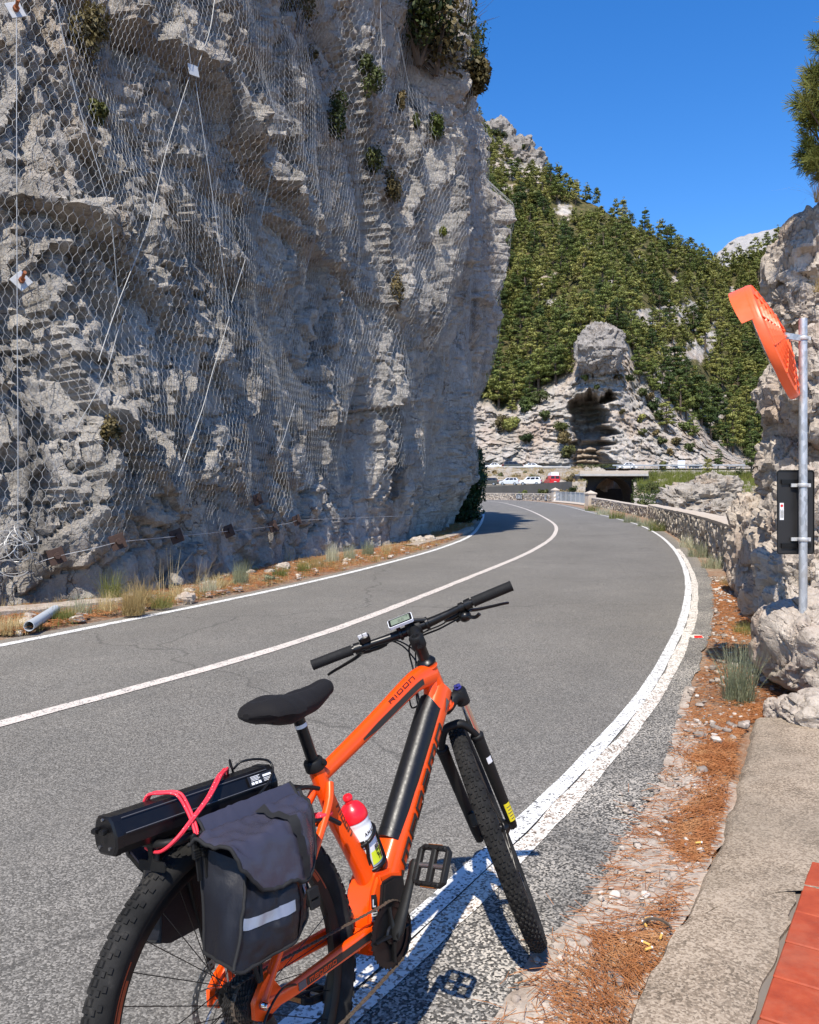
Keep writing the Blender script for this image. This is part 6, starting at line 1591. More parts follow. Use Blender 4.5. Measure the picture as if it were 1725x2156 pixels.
# road stud
p = ground(1467, 1342, .0); rs = thing('road_stud', 'cream road stud with red reflector outside the edge line', 'road stud', p, (0, 0, .1))
b = MB(); b.add([(-.06, -.05, 0), (.06, -.05, 0), (.06, .05, 0), (-.06, .05, 0), (-.045, -.022, .022), (.045, -.022, .022), (.045, .022, .022), (-.045, .022, .022)], [[3, 2, 1, 0], [0, 1, 5, 4], [1, 2, 6, 5], [2, 3, 7, 6], [3, 0, 4, 7], [4, 5, 6, 7]]); b.build('body', plain('cream_plastic', (.75, .68, .55), .6), rs, None)
b = MB(); V = np.array([(-.046, -.0480, .004), (.046, -.0480, .004), (.040, -.0255, .0215), (-.040, -.0255, .0215)]); b.add(np.vstack([V+[0, -.002, .002], V]), [[0, 1, 2, 3], [0, 4, 5, 1], [1, 5, 6, 2], [2, 6, 7, 3], [3, 7, 4, 0]]); b.build('reflector', M_REDP, rs, None)
# grass tufts
def tuft(px, py, h, n, mat, lab, z=0.0, lean=.4, width=.004, spread=.06, seed=1, group=None, cat='grass tuft', name='grass_tuft', p=None):
    r2 = np.random.default_rng(seed); p = ground(px, py, z) if p is None else np.asarray(p, float)
    V, F = blades((0, 0, -.01), h, n, r2, lean, width, 4, spread); o = link_mesh(name, np_mesh(name, V, F), None, mat); o.location = p
    return set_props(o, lab, cat, group)
tuft(0, 0, .50, 330, M_GRASSG, 'large grey green grass tuft leaning against the big boulder', p=(2.30, 5.72, 0), lean=.50, width=.006, spread=.10, seed=3)
GR = 'tufts along the right parapet'
for k, (px, py, h, m, lab) in enumerate([(1452, 1152, .42, M_GRASSG, 'grey green tuft at the foot of the tall parapet, farther of two'), (1470, 1172, .42, M_GRASSG, 'grey green tuft at the foot of the tall parapet, middle'), (1500, 1196, .34, M_GRASSG, 'small grey green tuft close to the tall parapet'), (1385, 1118, .45, M_GRASSB, 'green weeds where the tall parapet begins'), (1360, 1108, .45, M_GRASSG, 'grass at the foot of the lower parapet, nearest the tall one'), (1330, 1100, .5, M_GRASSG, 'grass at the foot of the lower parapet, middle'), (1300, 1092, .55, M_GRASSB, 'green grass at the foot of the lower parapet'), (1270, 1084, .6, M_GRASSG, 'long grass by the near end of the railing'), (1248, 1077, .6, M_GRASSB, 'green grass beside the pale pillar'), (1540, 1235, .2, M_GRASSY, 'straw tuft on the needles beside the parapet end'), (1575, 1335, .16, M_GRASSB, 'small green tuft in front of the shaded rock')]):
    Y = ground(px, py)[1]; tuft(px, py, h, 260, m, lab, lean=.6, width=.0016+.00035*Y, spread=.08+.008*Y, seed=20+k, group=GR)
LG = 'tufts on the left verge'
for k, (px, py, h, n_, m, ln_, lab) in enumerate([
        (505, 1232, .42, 320, M_GRASSG, .30, 'upright grey green tuft in the middle of the left verge'), (700, 1184, .46, 300, M_GRASSG, .34, 'big grey green tuft near the far end of the left verge'), (735, 1178, .40, 220, M_GRASSG, .34, 'grey green tuft beside the big one on the left verge'), (775, 1170, .42, 260, M_GRASSG, .4, 'last grey green tuft on the left verge'),
        (282, 1292, .40, 420, M_GRASSY, .75, 'spreading straw tuft on the left verge'), (300, 1276, .45, 260, M_GRASSY, .8, 'straw tuft bending over behind the spreading one'), (238, 1272, .50, 260, M_GRASSB, .6, 'leafy green weed against the cliff foot'), (225, 1290, .30, 200, M_GRASSY, .6, 'short straw tuft in front of the leafy weed'),
        (170, 1296, .32, 120, M_GRASSG, .5, 'thin grey tuft beyond the pipe'), (440, 1250, .28, 220, M_GRASSG, .6, 'low grey tuft left of the upright one'), (590, 1215, .24, 220, M_GRASSB, .6, 'green weed clump behind the pale blue plant'), (640, 1203, .26, 240, M_GRASSB, .6, 'fresh green clump on the far left verge'), (670, 1196, .26, 200, M_GRASSY, .6, 'straw clump beside the fresh green one'), (460, 1240, .28, 200, M_GRASSY, .7, 'straw clump near the rock foot'), (380, 1262, .26, 240, M_GRASSY, .8, 'flattened straw tuft in the dry litter'), (340, 1278, .24, 220, M_GRASSB, .7, 'low green weeds near the white line'), (22, 1330, .20, 260, M_GRASSY, .7, 'straw grass left of the grey pipe'), (132, 1306, .20, 200, M_GRASSB, .6, 'green tuft at the far end of the grey pipe'), (815, 1163, .3, 200, M_GRASSY, .5, 'small straw tuft where the verge narrows'), (420, 1236, .5, 46, M_GRASSY, .9, 'tall bent straw stalks against the cliff'), (355, 1255, .75, 30, M_GRASSY, .75, 'tallest seed stalks standing on the left verge'), (610, 1180, .6, 26, M_GRASSY, .6, 'thin seed stalks by the pale stones'), (515, 1200, .55, 24, M_GRASSY, .7, 'thin stalks behind the upright tuft')]):
    tuft(px, py, h, n_, m, lab, z=.04, lean=ln_, width=.0065, spread=.13, seed=60+k, group=LG)
t_ = shrub('low_plant', ground(565, 1226, .03), (.11, .11, .07), 260, .022, M_GRASSG, 'pale blue green cushion plant on the left verge', 611, cat='plant', stem=False)
lvi = spline(LINE_L[2:9], 2000); cbo = spline(CLIFF_BASE[2:9], 2000)
def lverge(n):
    Y = 8.3+28*rg.uniform(0, 1, n)**1.8; xo = np.interp(Y, cbo[:, 1], cbo[:, 0]); xi = np.interp(Y, lvi[:, 1], lvi[:, 0])-.28; w = rg.uniform(0, 1, n); return np.column_stack([xo+(xi-xo)*w, Y]), w
P, w = lverge(900); k = nrm_noise(P, .9, 57) > -.15; parts = [blades((x, y, .02), rg.uniform(.08, .22), 14, rg, .8, .0055, 3, .10) for x, y in P[k]]
V, F = joined(parts); o = link_mesh('dry_grass', np_mesh('dry_grass', V, F), None, M_GRASSY); set_props(o, 'dry straw grass covering the left verge', 'grass', kind='stuff')
P, w = lverge(260); parts = [blades((x, y, .02), rg.uniform(.08, .2), 16, rg, .7, .006, 3, .10) for x, y in P]
V, F = joined(parts); o = link_mesh('green_grass', np_mesh('green_grass', V, F), None, M_GRASSB); set_props(o, 'low green weeds on the left verge', 'grass', kind='stuff')
P, w = lverge(9000); n = len(P); ang = rg.uniform(0, 6.28, n); d = np.column_stack([np.cos(ang), np.sin(ang), rg.normal(0, .12, n)])*rg.uniform(.05, .09, n)[:, None]; m_ = np.column_stack([P, .035+.05*rg.uniform(0, 1, n)])
V, F = prisms(m_-d, m_+d, .0028); o = link_mesh('needle_litter', np_mesh('needle_litter', V, F), None, M_DEADNEEDLE); set_props(o, 'brown fallen needles on the left verge', 'pine needles', kind='stuff')
P, w = lverge(420); gravel(P, rg.gamma(2.2, .02, len(P))+.02, 'pale stone chips on the left verge', .03)
for k, (px, py, r, lab) in enumerate([(392, 1262, .12, 'white stone lying in the dry grass of the left verge'), (880, 1142, .22, 'block fallen from the cliff at the far end of the verge'), (905, 1137, .2, 'second block fallen from the cliff'), (595, 1196, .14, 'pale broken stone against the cliff foot')]):
    rock_lump('stone', ground(px, py, .06), (r, r*.8, r*.6), 640+k, M_ROCK, 16, .3, .05, 1.2, 2.6, lab=lab)
# grey plastic pipe
a = np.array([-3.87, 8.33, .10]); c = np.array([-4.02, 9.30, .13]); d = (c-a)
b = MB(); b.lathe([(.052, 0), (.052, np.linalg.norm(d)), (.047, np.linalg.norm(d)), (.047, 0.0), (.052, 0)], a, d, 24, cap=False)
set_props(b.build('pipe', M_PVC), 'short grey plastic pipe lying beside the white line', 'pipe')
# ------------------------------------------------------------------ bicycle (local frame: x forward, y to its left, z up; origin under the rear axle)
BX0, BY0, YAW, LEAN, STEER = -.3211, 1.7427, .6394, .1791, .6551
RW = .3736; WB = 1.1432
hd_ = math.radians(67.71); SU = np.array([-math.cos(hd_), 0, math.sin(hd_)]); SV = np.array([math.sin(hd_), 0, math.cos(hd_)])
FAX0 = np.array([WB, 0, RW]); LOW = FAX0-.0466*SV+.4873*SU; TOPH = LOW+.1588*SU; FAX = FAX0-.0115*SU
def steer(P):
    P = np.asarray(P, float); d = P-LOW; c, s = math.cos(STEER), math.sin(STEER)
    return LOW+d*c+np.cross(np.broadcast_to(SU, d.shape), d)*s+np.outer(d @ SU, SU)*(1-c)
BROT = (-LEAN, 0, math.pi/2-YAW)
def bike_thing(name, label, cat, group=None): return thing(name, label, cat, (BX0, BY0, 0.002), BROT, group)
bk = bike_thing('bicycle', 'orange electric mountain bike leaning on its stand at the road edge', 'bicycle')
Yv = np.array([0., 1, 0]); XZY = (np.zeros(3), np.array([1., 0, 0]), np.array([0, 0, 1.]), np.array([0., 1, 0]))
BB = np.array([.446, 0, .331])
# --- frame
fr = MB()
DT0 = np.array([.898, 0, .862]); DT1 = np.array([.505, 0, .408]); dtd = (DT1-DT0)/np.linalg.norm(DT1-DT0); dtn = np.array([-dtd[2], 0, dtd[0]]); dtn = dtn if dtn[2] > 0 else -dtn   # up/back normal of the down tube
fr.tube([DT0+dtd*-.01, DT0+dtd*.06, DT0+dtd*.30, DT1], [.033, .036, .037, .042], 20, ell=[1.25, 1.2, 1.15, 1.15], up=(0, 1, 0), power=2.8)
ttp = spline([(.336, 0, .755), (.50, 0, .812), (.64, 0, .862), (.745, 0, .900), (.80, 0, .915), (.872, 0, .921)], 30)
fr.tube(ttp, np.interp(np.linspace(0, 1, 30), [0, .5, .8, 1], [.019, .021, .024, .027]), 18, ell=[1.0+.35*t for t in np.linspace(0, 1, 30)], up=(0, 1, 0), power=2.6)
stp = spline([(.322, 0, .785), (.338, 0, .735), (.375, 0, .63), (.420, 0, .545), (.456, 0, .470), (.474, 0, .42)], 30)
fr.tube(stp, np.interp(np.linspace(0, 1, 30), [0, .15, .5, .8, 1], [.0195, .020, .022, .027, .034]), 18, up=(0, 1, 0), power=2.3)
fr.tube([LOW-SU*.002, LOW+SU*.03, LOW+SU*.13, TOPH+SU*.0], [.030, .0275, .0265, .029], 22, up=(0, 1, 0))
# gusset between top and down tube
fr.tube([DT0+dtn*.02+dtd*.06, DT0+SU*.05+[-.01, 0, .01], (.872, 0, .925)], [.020, .024, .02], 14, up=(0, 1, 0))
# motor shell
shell = [(.385, .30), (.40, .375), (.425, .44), (.455, .475), (.51, .468), (.553, .455), (.548, .40), (.53, .33), (.49, .29), (.42, .285)]
for y0, y1, s in ((-.036, .036, 1.0), (-.046, .046, .90)):
    c = np.array([.468, .375]); fr.prism(c+(np.array(shell)-c)*s, y0, y1, XZY)
fr.tube([(.445, -.052, .331), (.445, .052, .331)], .030, 18)
for sy in (-1, 1):
    fr.tube(spline([(.40, sy*.042, .352), (.33, sy*.052, .355), (.20, sy*.062, .357), (.08, sy*.070, .360), (.012, sy*.073, .368)], 22), np.interp(np.linspace(0, 1, 22), [0, .5, 1], [.021, .017, .015]), 14, ell=.62, up=(0, 0, 1), power=3)
    fr.tube(spline([(.346, sy*.020, .735), (.315, sy*.036, .690), (.215, sy*.055, .590), (.10, sy*.066, .480), (.030, sy*.072, .405), (.006, sy*.073, .375)], 26), np.interp(np.linspace(0, 1, 26), [0, .5, 1], [.012, .0105, .013]), 12, ell=.9, up=(0, 1, 0))
    fr.prism([(-.022, .352), (.0, .340), (.03, .345), (.065, .352), (.055, .385), (.028, .425), (.006, .412), (-.020, .385)], sy*.073-.006, sy*.073+.006, XZY)
fr.tube([(.285, -.05, .655), (.285, .05, .655)], .009, 8); fr.tube([(.375, -.05, .356), (.375, .05, .356)], .013, 8)
# weld beads
for c, axd, rr_ in ((TOPH-SU*.012, SU, .0292), (LOW+SU*.004, SU, .031)):
    fr.lathe([(rr_, -.004), (rr_+.002, 0), (rr_, .004)], c, axd, 26, cap=False)
wp = np.array([(.455, -.047, .470), (.462, -.048, .43), (.455, -.048, .38), (.437, -.050, .33)]); fr.tube(spline(wp, 24), [.0035+.0012*math.sin(i*2.1) for i in range(24)], 6)
frame = fr.build('frame', M_ORANGE, bk, 42)
# battery in the down tube: domed black cover on its upper side
BD0 = DT0+dtd*.075; BD1 = DT0+dtd*.475
n = 14; Vb = []; sec = [(-.0395, .008), (-.0405, .018), (-.038, .034), (-.030, .046), (-.016, .055), (0, .0575), (.016, .055), (.030, .046), (.038, .034), (.0405, .018), (.0395, .008)]
for i in range(n):
    t = i/(n-1); c = BD0+(BD1-BD0)*t; s = 1.0
    for y, h in [(y_*.90, h_*.94) for y_, h_ in sec]:
        k = 0.0
        if i == 0: k = .030*(1-(abs(y)/.0405)**2)
        Vb.append(c-dtd*k+dtn*(h+.004)*s+Yv*y)
b = MB(); b.add(Vb, grid_faces(n, 11).tolist()+[list(range(10, -1, -1)), [(n-1)*11+k for k in range(11)]]); bat = b.build('battery', M_BATT, bk, 50)
b = MB(); c = BD0+(BD1-BD0)*.945; V = [c+dtn*(h+.0047)*1.0+Yv*y*1.006*.9+dtd*dx for dx in (-.0008, .0008) for y, h in [(y_, h_*.94) for y_, h_ in sec]]; b.add(V, [[i, i+1, 12+i, 11+i] for i in range(10)]); b.build('seam', M_BLK, bat)
# motor cover, right and left
cov = np.array([(.458, .452), (.505, .452), (.538, .440), (.538, .395), (.52, .335), (.485, .30), (.428, .297), (.418, .33), (.432, .38), (.448, .42)])
b = MB()
for y0, y1, s in ((-.047, -.056, 1.0), (-.056, -.062, .92)): c = cov.mean(0); b.prism(c+(cov-c)*s, y1, y0, XZY)
for y0, y1, s in ((.047, .056, 1.0), (.056, .064, .92)): c = cov.mean(0); b.prism(c+(cov-c)*s, y0, y1, XZY)
b.build('motor_cover', M_BLKM, bk, 30)
# --- lettering drawn as squared strokes
GL = {'m': ([[(0, 0), (0, 1), (1, 1), (1, 0)], [(.5, 1), (.5, 0)]], 1.0), 'e': ([[(.8, 0), (0, 0), (0, 1), (.8, 1), (.8, .5), (.05, .5)]], .8), 'g': ([[(.8, 1), (0, 1), (0, 0), (.8, 0)], [(.8, 1), (.8, -.45), (.1, -.45)]], .8),
      'a': ([[(.05, 1), (.8, 1), (.8, 0), (0, 0), (0, .5), (.8, .5)]], .8), 'o': ([[(0, 0), (.8, 0), (.8, 1), (0, 1), (0, 0)]], .8), 'R': ([[(0, 0), (0, 1), (.8, 1), (.8, .55), (.05, .55)], [(.45, .55), (.8, 0)]], .8),
      'i': ([[(0, 0), (0, .72)], [(0, .92), (0, 1.04)]], .05), 'd': ([[(0, 0), (.8, 0), (.8, 1), (0, 1), (0, 0)]], .8), 'n': ([[(0, 0), (0, 1), (.8, 1), (.8, 0)]], .8), 'L': ([[(0, 1), (0, 0), (.6, 0)]], .6), '1': ([[(0, .8), (.2, 1), (.2, 0)]], .25), '5': ([[(.7, 1), (0, 1), (0, .55), (.7, .55), (.7, 0), (0, 0)]], .7),
      '0': ([[(0, 0), (.6, 0), (.6, 1), (0, 1), (0, 0)]], .6), '2': ([[(0, 1), (.6, 1), (.6, .5), (0, .5), (0, 0), (.6, 0)]], .6), 'A': ([[(0, 0), (.35, 1), (.7, 0)], [(.15, .35), (.55, .35)]], .7), 'M': ([[(0, 0), (0, 1), (.4, .45), (.8, 1), (.8, 0)]], .8), 'C': ([[(.7, 1), (0, 1), (0, 0), (.7, 0)]], .7), 'X': ([[(0, 0), (.7, 1)], [(0, 1), (.7, 0)]], .7),
      'I': ([[(0, 0), (0, 1)]], .05), 'N': ([[(0, 0), (0, 1), (.7, 0), (.7, 1)]], .7), 'Y': ([[(0, 1), (.35, .5), (.7, 1)], [(.35, .5), (.35, 0)]], .7), 'T': ([[(0, 1), (.7, 1)], [(.35, 1), (.35, 0)]], .7), 'E': ([[(.65, 1), (0, 1), (0, 0), (.65, 0)], [(0, .5), (.55, .5)]], .65), '.': ([[(0, 0), (0, .1)]], .1), '-': ([[(0, .5), (.5, .5)]], .5), 'S': ([[(.7, 1), (0, 1), (0, .5), (.7, .5), (.7, 0), (0, 0)]], .7), 'k': ([[(0, 0), (0, 1)], [(.6, 1), (.05, .5), (.6, 0)]], .6), 'h': ([[(0, 0), (0, 1)], [(0, .6), (.6, .6), (.6, 0)]], .6), 'B': ([[(0, 0), (0, 1), (.65, 1), (.65, .52), (.65, 0), (0, 0)], [(0, .52), (.65, .52)]], .65), 'D': ([[(0, 0), (0, 1), (.7, .85), (.7, .15), (0, 0)]], .7), 'O': ([[(0, 0), (.7, 0), (.7, 1), (0, 1), (0, 0)]], .7), 'r': ([[(0, 0), (0, 1), (.6, 1)]], .6), ' ': ([], .5), '3': ([[(0, 1), (.6, 1), (.6, 0), (0, 0)], [(.1, .5), (.6, .5)]], .6), '8': ([[(0, 0), (.6, 0), (.6, 1), (0, 1), (0, 0)], [(0, .5), (.6, .5)]], .6)}
def letters(text, h, w, stroke, gap, slant=0.0):
    """list of strokes (quads in 2D) for the text; returns quads and total width"""
    q = []; x = 0.0
    for ch in text:
        st, adv = GL[ch]
        for line in st:
            for a, b_ in zip(line[:-1], line[1:]):
                a = np.array([x+a[0]*w+slant*a[1]*h, a[1]*h]); b2 = np.array([x+b_[0]*w+slant*b_[1]*h, b_[1]*h]); d = b2-a; L = np.linalg.norm(d); d = d/L; nn = np.array([-d[1], d[0]])*stroke/2; e = d*stroke/2
                q.append(np.array([a-e-nn, b2+e-nn, b2+e+nn, a-e+nn]))
        x += adv*w+gap
    return q, x-gap
def letter_mesh(quads, fn, thick, nsub=1, cuts=3):
    """fn(a,b,c): 2D plus height to 3D; each stroke cut along its length so it bends with the surface"""
    b = MB()
    for k, q in enumerate(quads):
        e = thick+.00003*(k % 5)
        for i in range(cuts):
            t0, t1 = i/cuts, (i+1)/cuts
            p = [q[0]*(1-t0)+q[1]*t0, q[0]*(1-t1)+q[1]*t1, q[3]*(1-t1)+q[2]*t1, q[3]*(1-t0)+q[2]*t0]
            V = np.array([fn(*v, e) for v in p]+[fn(*v, e-thick*.8) for v in p]); b.add(V, [[0, 1, 2, 3], [0, 4, 5, 1], [1, 5, 6, 2], [2, 6, 7, 3], [3, 7, 4, 0]])
    return b
# word on the right side of the down tube, reading upwards along the tube
dts = lambda a, h: DT1+(-dtd)*a+dtn*h
Ldt = np.linalg.norm(DT1-DT0)
def dt_side(a, b_, e):
    h = -.0345+b_; r = np.interp(.075+a, [0, .40, .545, Ldt], [.042, .037, .036, .033]); return dts(.075+a, h)-Yv*(r*(1-min(.97, abs(h)/(r*1.15))**2.8)**(1/2.8)+.0012+e)
q, wd = letters('megamo', .0315, .064, .0088, .0225, .42); q = [np.array([[p[0]*.40/wd, p[1]] for p in k_]) for k_ in q]
letter_mesh(q, dt_side, .0012).build('lettering', M_DECAL, bk, None, 'black maker name along the down tube')
b = MB(); V = [dt_side(-.06, .000, .001), dt_side(-.008, .006, .001), dt_side(-.012, .024, .001), dt_side(-.026, .014, .001)]; b.add(np.vstack([V, np.array(V)+Yv*.0009]), [[3, 2, 1, 0], [0, 1, 5, 4], [1, 2, 6, 5], [2, 3, 7, 6], [3, 0, 4, 7]]); b.build('decal', M_DECAL, bk, None)
b = MB(); V = [dt_side(.43, -.004, .001), dt_side(.50, .012, .001), dt_side(.50, .034, .001), dt_side(.465, .022, .001)]; b.add(np.vstack([V, np.array(V)+Yv*.0009]), [[3, 2, 1, 0], [0, 1, 5, 4], [1, 2, 6, 5], [2, 3, 7, 6], [3, 0, 4, 7]]); b.build('decal', M_DECALG, bk, None)
# top tube: word on top, black stripe along the right side
tt_c = lambda t: np.array([np.interp(t, np.linspace(0, 1, 30), ttp[:, k]) for k in range(3)])
def tt_top(a, b_, e):
    t = .57+a/.60; c = tt_c(t); d = tt_c(min(t+.02, 1))-tt_c(t-.02); d /= np.linalg.norm(d); nn = np.array([-d[2], 0, d[0]]); r = np.interp(t, [0, .5, .8, 1], [.019, .021, .024, .027]); el = 1+.35*t
    th = -1.25+(b_-.010)/.022; ct_, st_ = math.cos(th+math.pi/2-.05), math.sin(th+math.pi/2-.05)
    S = lambda v: math.copysign(abs(v)**(2/2.6), v)
    return c+nn*(r*el*S(ct_ if False else math.cos(th*.62))+e+.0008)+Yv*(r*S(math.sin(th*.62))-e*.6)
q, wd = letters('Ridon', .015, .028, .0042, .012); letter_mesh(q, tt_top, .0008).build('lettering', M_DECALR, bk, None, 'dark model name on the top tube')
b = MB(); V = []
for i, t in enumerate(np.linspace(.30, .86, 26)):
    c = tt_c(t); r = np.interp(t, [0, .5, .8, 1], [.019, .021, .024, .027]); el = 1+.35*t; d = tt_c(min(t+.02, 1))-tt_c(t-.02); d /= np.linalg.norm(d); nn = np.array([-d[2], 0, d[0]])
    k = min(1, (t-.30)/.12); hh = .0035+.0085*k
    V += [c+nn*(-.002-hh)-Yv*(r+.0009), c+nn*(-.002+hh*.5)-Yv*(r+.0009)]
b.add(V, grid_faces(26, 2).tolist()); b.build('stripe', M_DECAL, bk)
# seat tube word and sticker
st_c = lambda t: np.array([np.interp(t, np.linspace(0, 1, 30), stp[:, k]) for k in range(3)])
def st_side(a, b_, e):
    t = .30+a/.40; c = st_c(t); d = st_c(min(t+.02, 1))-st_c(t-.02); d /= np.linalg.norm(d); nn = np.array([-d[2], 0, d[0]]); nn = nn if nn[0] > 0 else -nn; r = np.interp(t, [0, .15, .5, .8, 1], [.0195, .020, .022, .027, .034])
    th = -.55+(b_-.007)/.020; return c+nn*(r+e+.0006)*math.sin(th+.9)*1.0-Yv*(r+e+.0006)*math.cos(th+.9)
q, wd = letters('Ridon', .012, .018, .0034, .008); letter_mesh(q, st_side, .0007).build('lettering', M_DECALR, bk, None)
b = MB(); b.prism([(.407, .405), (.428, .398), (.432, .432), (.412, .438)], -.0505, -.0495, XZY); s1 = b.build('size_sticker', M_DECAL, bk, None)
b = MB(); b.prism([(.404, .375), (.424, .368), (.4275, .396), (.4065, .403)], -.0506, -.0496, XZY); s2 = b.build('serial_sticker', M_WSTICK, bk, None)
q, wd = letters('L', .015, .014, .0035, .003); letter_mesh(q, lambda a, c_, e: np.array([.414+a*.95+c_*.2, -.0506-e, .409+c_*.97-a*.3]), .0004).build('lettering', M_WSTICK, s1, None)
for k in range(4):
    b = MB(); z = .374+k*.0062; b.prism([(.4078+k*.0009, z+.004), (.4225+k*.0009, z), (.4229+k*.0009, z+.0022), (.4082+k*.0009, z+.0062)], -.0512, -.0507, XZY); b.build('lettering', M_DECAL, s2, None)
b = MB(); b.box((.497, 0, .4745), (.042, .046, .003), roty(.12), bev=.001); pl_ = b.build('number_plate', M_DECAL, bk)
q, wd = letters('15', .024, .020, .005, .009); letter_mesh(q, lambda a, c_, e: np.array([.512-c_*1.0-.003, .012-a-.0, .4735+c_*.12+e+.001]), .0008).build('lettering', M_DECALG, pl_, None)
# chain stay decals
def cs_side(a, b_, e):
    x = .085+a; y = -np.interp(x, [.012, .08, .2, .33, .40], [.073, .070, .062, .052, .042])-np.interp(x, [.012, .2, .4], [.0095, .0108, .0133]); z = np.interp(x, [.012, .08, .2, .33, .4], [.368, .360, .357, .355, .352]); return np.array([x, y-e-.0006, z-.010+b_])
b = MB(); V = []
for a in np.linspace(.05, .30, 16): V += [cs_side(a, .001, .0006), cs_side(a, .018, .0006)]
b.add(V, grid_faces(16, 2).tolist()); dc = b.build('decal', M_DECAL, bk)
b = MB(); V = []
for a in np.linspace(.022, .048, 5): V += [cs_side(a, .001, .0006), cs_side(a, .018, .0006)]
b.add(V, grid_faces(5, 2).tolist()); b.build('decal', M_DECALG, bk)
q, wd = letters('megamo', .0075, .013, .0019, .0052); letter_mesh(q, lambda a, c_, e: cs_side(.06+a, .006+c_, e+.0008), .0005).build('lettering', M_ORANGE, dc, None, 'orange maker name on the chain stay')

# --- wheels
def knob_field(bm, rc, rt, N, T=None):
    pats = [(0.0, [(-.20, .0125, .0075), (.20, .0125, .0075)]), (.5, [(-.56, .010, .0075), (.56, .010, .0075), (0, .007, .0085)]), (.25, [(-.93, .011, .008), (.93, .011, .008)])]
    for i in range(N):
        for ph, lst in pats:
            th = 2*math.pi*(i+ph)/N; er = np.array([math.cos(th), 0, math.sin(th)]); et = np.array([-math.sin(th), 0, math.cos(th)])
            for ps, ln_, wd_ in lst:
                nd = er*math.cos(ps)+Yv*math.sin(ps); sd = np.cross(et, nd); c = er*rc+nd*(rt-.0006)
                V = []
                for hgt, s in ((0, 1.12), (.0046, .86)):
                    for a, b_ in ((-1, -1), (1, -1), (1, 1), (-1, 1)): V.append(c+nd*hgt+et*a*ln_/2*s+sd*b_*wd_/2*s)
                bm.add(V, [[4, 5, 6, 7], [0, 1, 5, 4], [1, 2, 6, 5], [2, 3, 7, 6], [3, 0, 4, 7]])
def wheel(name, centre, T, rear):
    P = lambda Q: T(np.asarray(Q, float)+centre) if T else np.asarray(Q, float)+centre
    w = bpy.data.objects.new(name, None); COL.objects.link(w); w.parent = bk
    rc, rt = .3425, .0275
    b = MB(P); nu, nv = 128, 18; V = []
    for i in range(nu):
        th = 2*math.pi*i/nu; er = np.array([math.cos(th), 0, math.sin(th)])
        for j in range(nv):
            ps = -2.55+5.1*j/(nv-1); V.append(er*(rc+rt*math.cos(ps))+Yv*rt*math.sin(ps)*1.03)
    b.add(V, grid_faces(nu, nv, True).tolist()); knob_field(b, rc, rt, 74); b.build('tyre', M_TYRE, w, 35)
    prof = [(.322, -.0135), (.3245, -.0150), (.321, -.0158), (.309, -.0150), (.298, -.0105), (.2965, 0), (.298, .0105), (.309, .0150), (.321, .0158), (.3245, .0150), (.322, .0135), (.312, 0), (.322, -.0135)]
    b = MB(P); b.lathe(prof, (0, 0, 0), (0, 1, 0), 96, cap=False); rim = b.build('rim', M_BLK, w, 40)
    for a0 in ((.4, 2.5, 4.6) if rear else (1.0, 3.1, 5.2)):
        b = MB(P)
        for s in (-1, 1):
            V = []
            for t in np.linspace(a0, a0+.62, 14):
                e = np.array([math.cos(t), 0, math.sin(t)]); V += [e*.3175+Yv*s*.0164, e*.3145+Yv*s*.0161]
            b.add(V, grid_faces(14, 2).tolist())
            V = []
            for t in np.linspace(a0+.10, a0+.34, 8):
                e = np.array([math.cos(t), 0, math.sin(t)]); V += [e*.3125+Yv*s*.0160, e*.3045+Yv*s*.0142]
            b.add(V, grid_faces(8, 2).tolist())
        b.build('decal', M_RIMRED if rear else M_DECALG, rim, None)
    b = MB(P); b.lathe([(.010, -.062), (.013, -.050), (.028, -.034), (.028, -.030), (.015, -.024), (.015, .022), (.027, .028), (.027, .032), (.014, .045), (.010, .062)], (0, 0, 0), (0, 1, 0), 20); b.build('hub', M_BLK, w, 40)
    for i in range(32):
        th = 2*math.pi*i/32; s = -1 if i % 2 else 1; off_ = (.52 if (i//2) % 2 else -.52); a1 = th+off_*1.55
        p0 = np.array([.026*math.cos(a1), s*.031, .026*math.sin(a1)]); p1 = np.array([.300*math.cos(th), s*.004, .300*math.sin(th)])
        b = MB(P); b.tube([p0, p1], .0011, 5); b.build('spoke', M_BLK, w, 60)
    # brake rotor with its ring of holes, left side
    rr0 = .090 if rear else .080
    b = MB(P); yr = .040 if rear else .034; nsp = 40; F = []; V = []
    for i in range(nsp*2):
        t = math.pi*i/nsp; e = np.array([math.cos(t), 0, math.sin(t)]); wv_ = .0012*(1 if i % 2 else -1)
        for r_ in (rr0-.0155, rr0-.0115, rr0-.0065, rr0-.0030, rr0+wv_):
            V += [e*r_+Yv*(yr-.0009)]
    nv_ = len(V); V = V+[v+Yv*.0018 for v in V]
    for i in range(nsp*2):
        j = (i+1) % (nsp*2)
        for k in range(4):
            if (k == 1 and i % 4 == 0) or (k == 2 and i % 4 == 2): continue
            F.append([i*5+k, j*5+k, j*5+k+1, i*5+k+1]); F.append([nv_+i*5+k+1, nv_+j*5+k+1, nv_+j*5+k, nv_+i*5+k])
        F.append([i*5+4, j*5+4, nv_+j*5+4, nv_+i*5+4]); F.append([j*5, i*5, nv_+i*5, nv_+j*5])
    b.add(V, F)
    for k in range(6):
        t = k*math.pi/3; b.tube(spline([(.022*math.cos(t), yr, .022*math.sin(t)), (.05*math.cos(t+.35), yr, .05*math.sin(t+.35)), ((rr0-.014)*math.cos(t+.55), yr, (rr0-.014)*math.sin(t+.55))], 8), .0042, 4, ell=.3, up=(0, 1, 0))
    b.build('brake_rotor', M_STEEL, w, None)
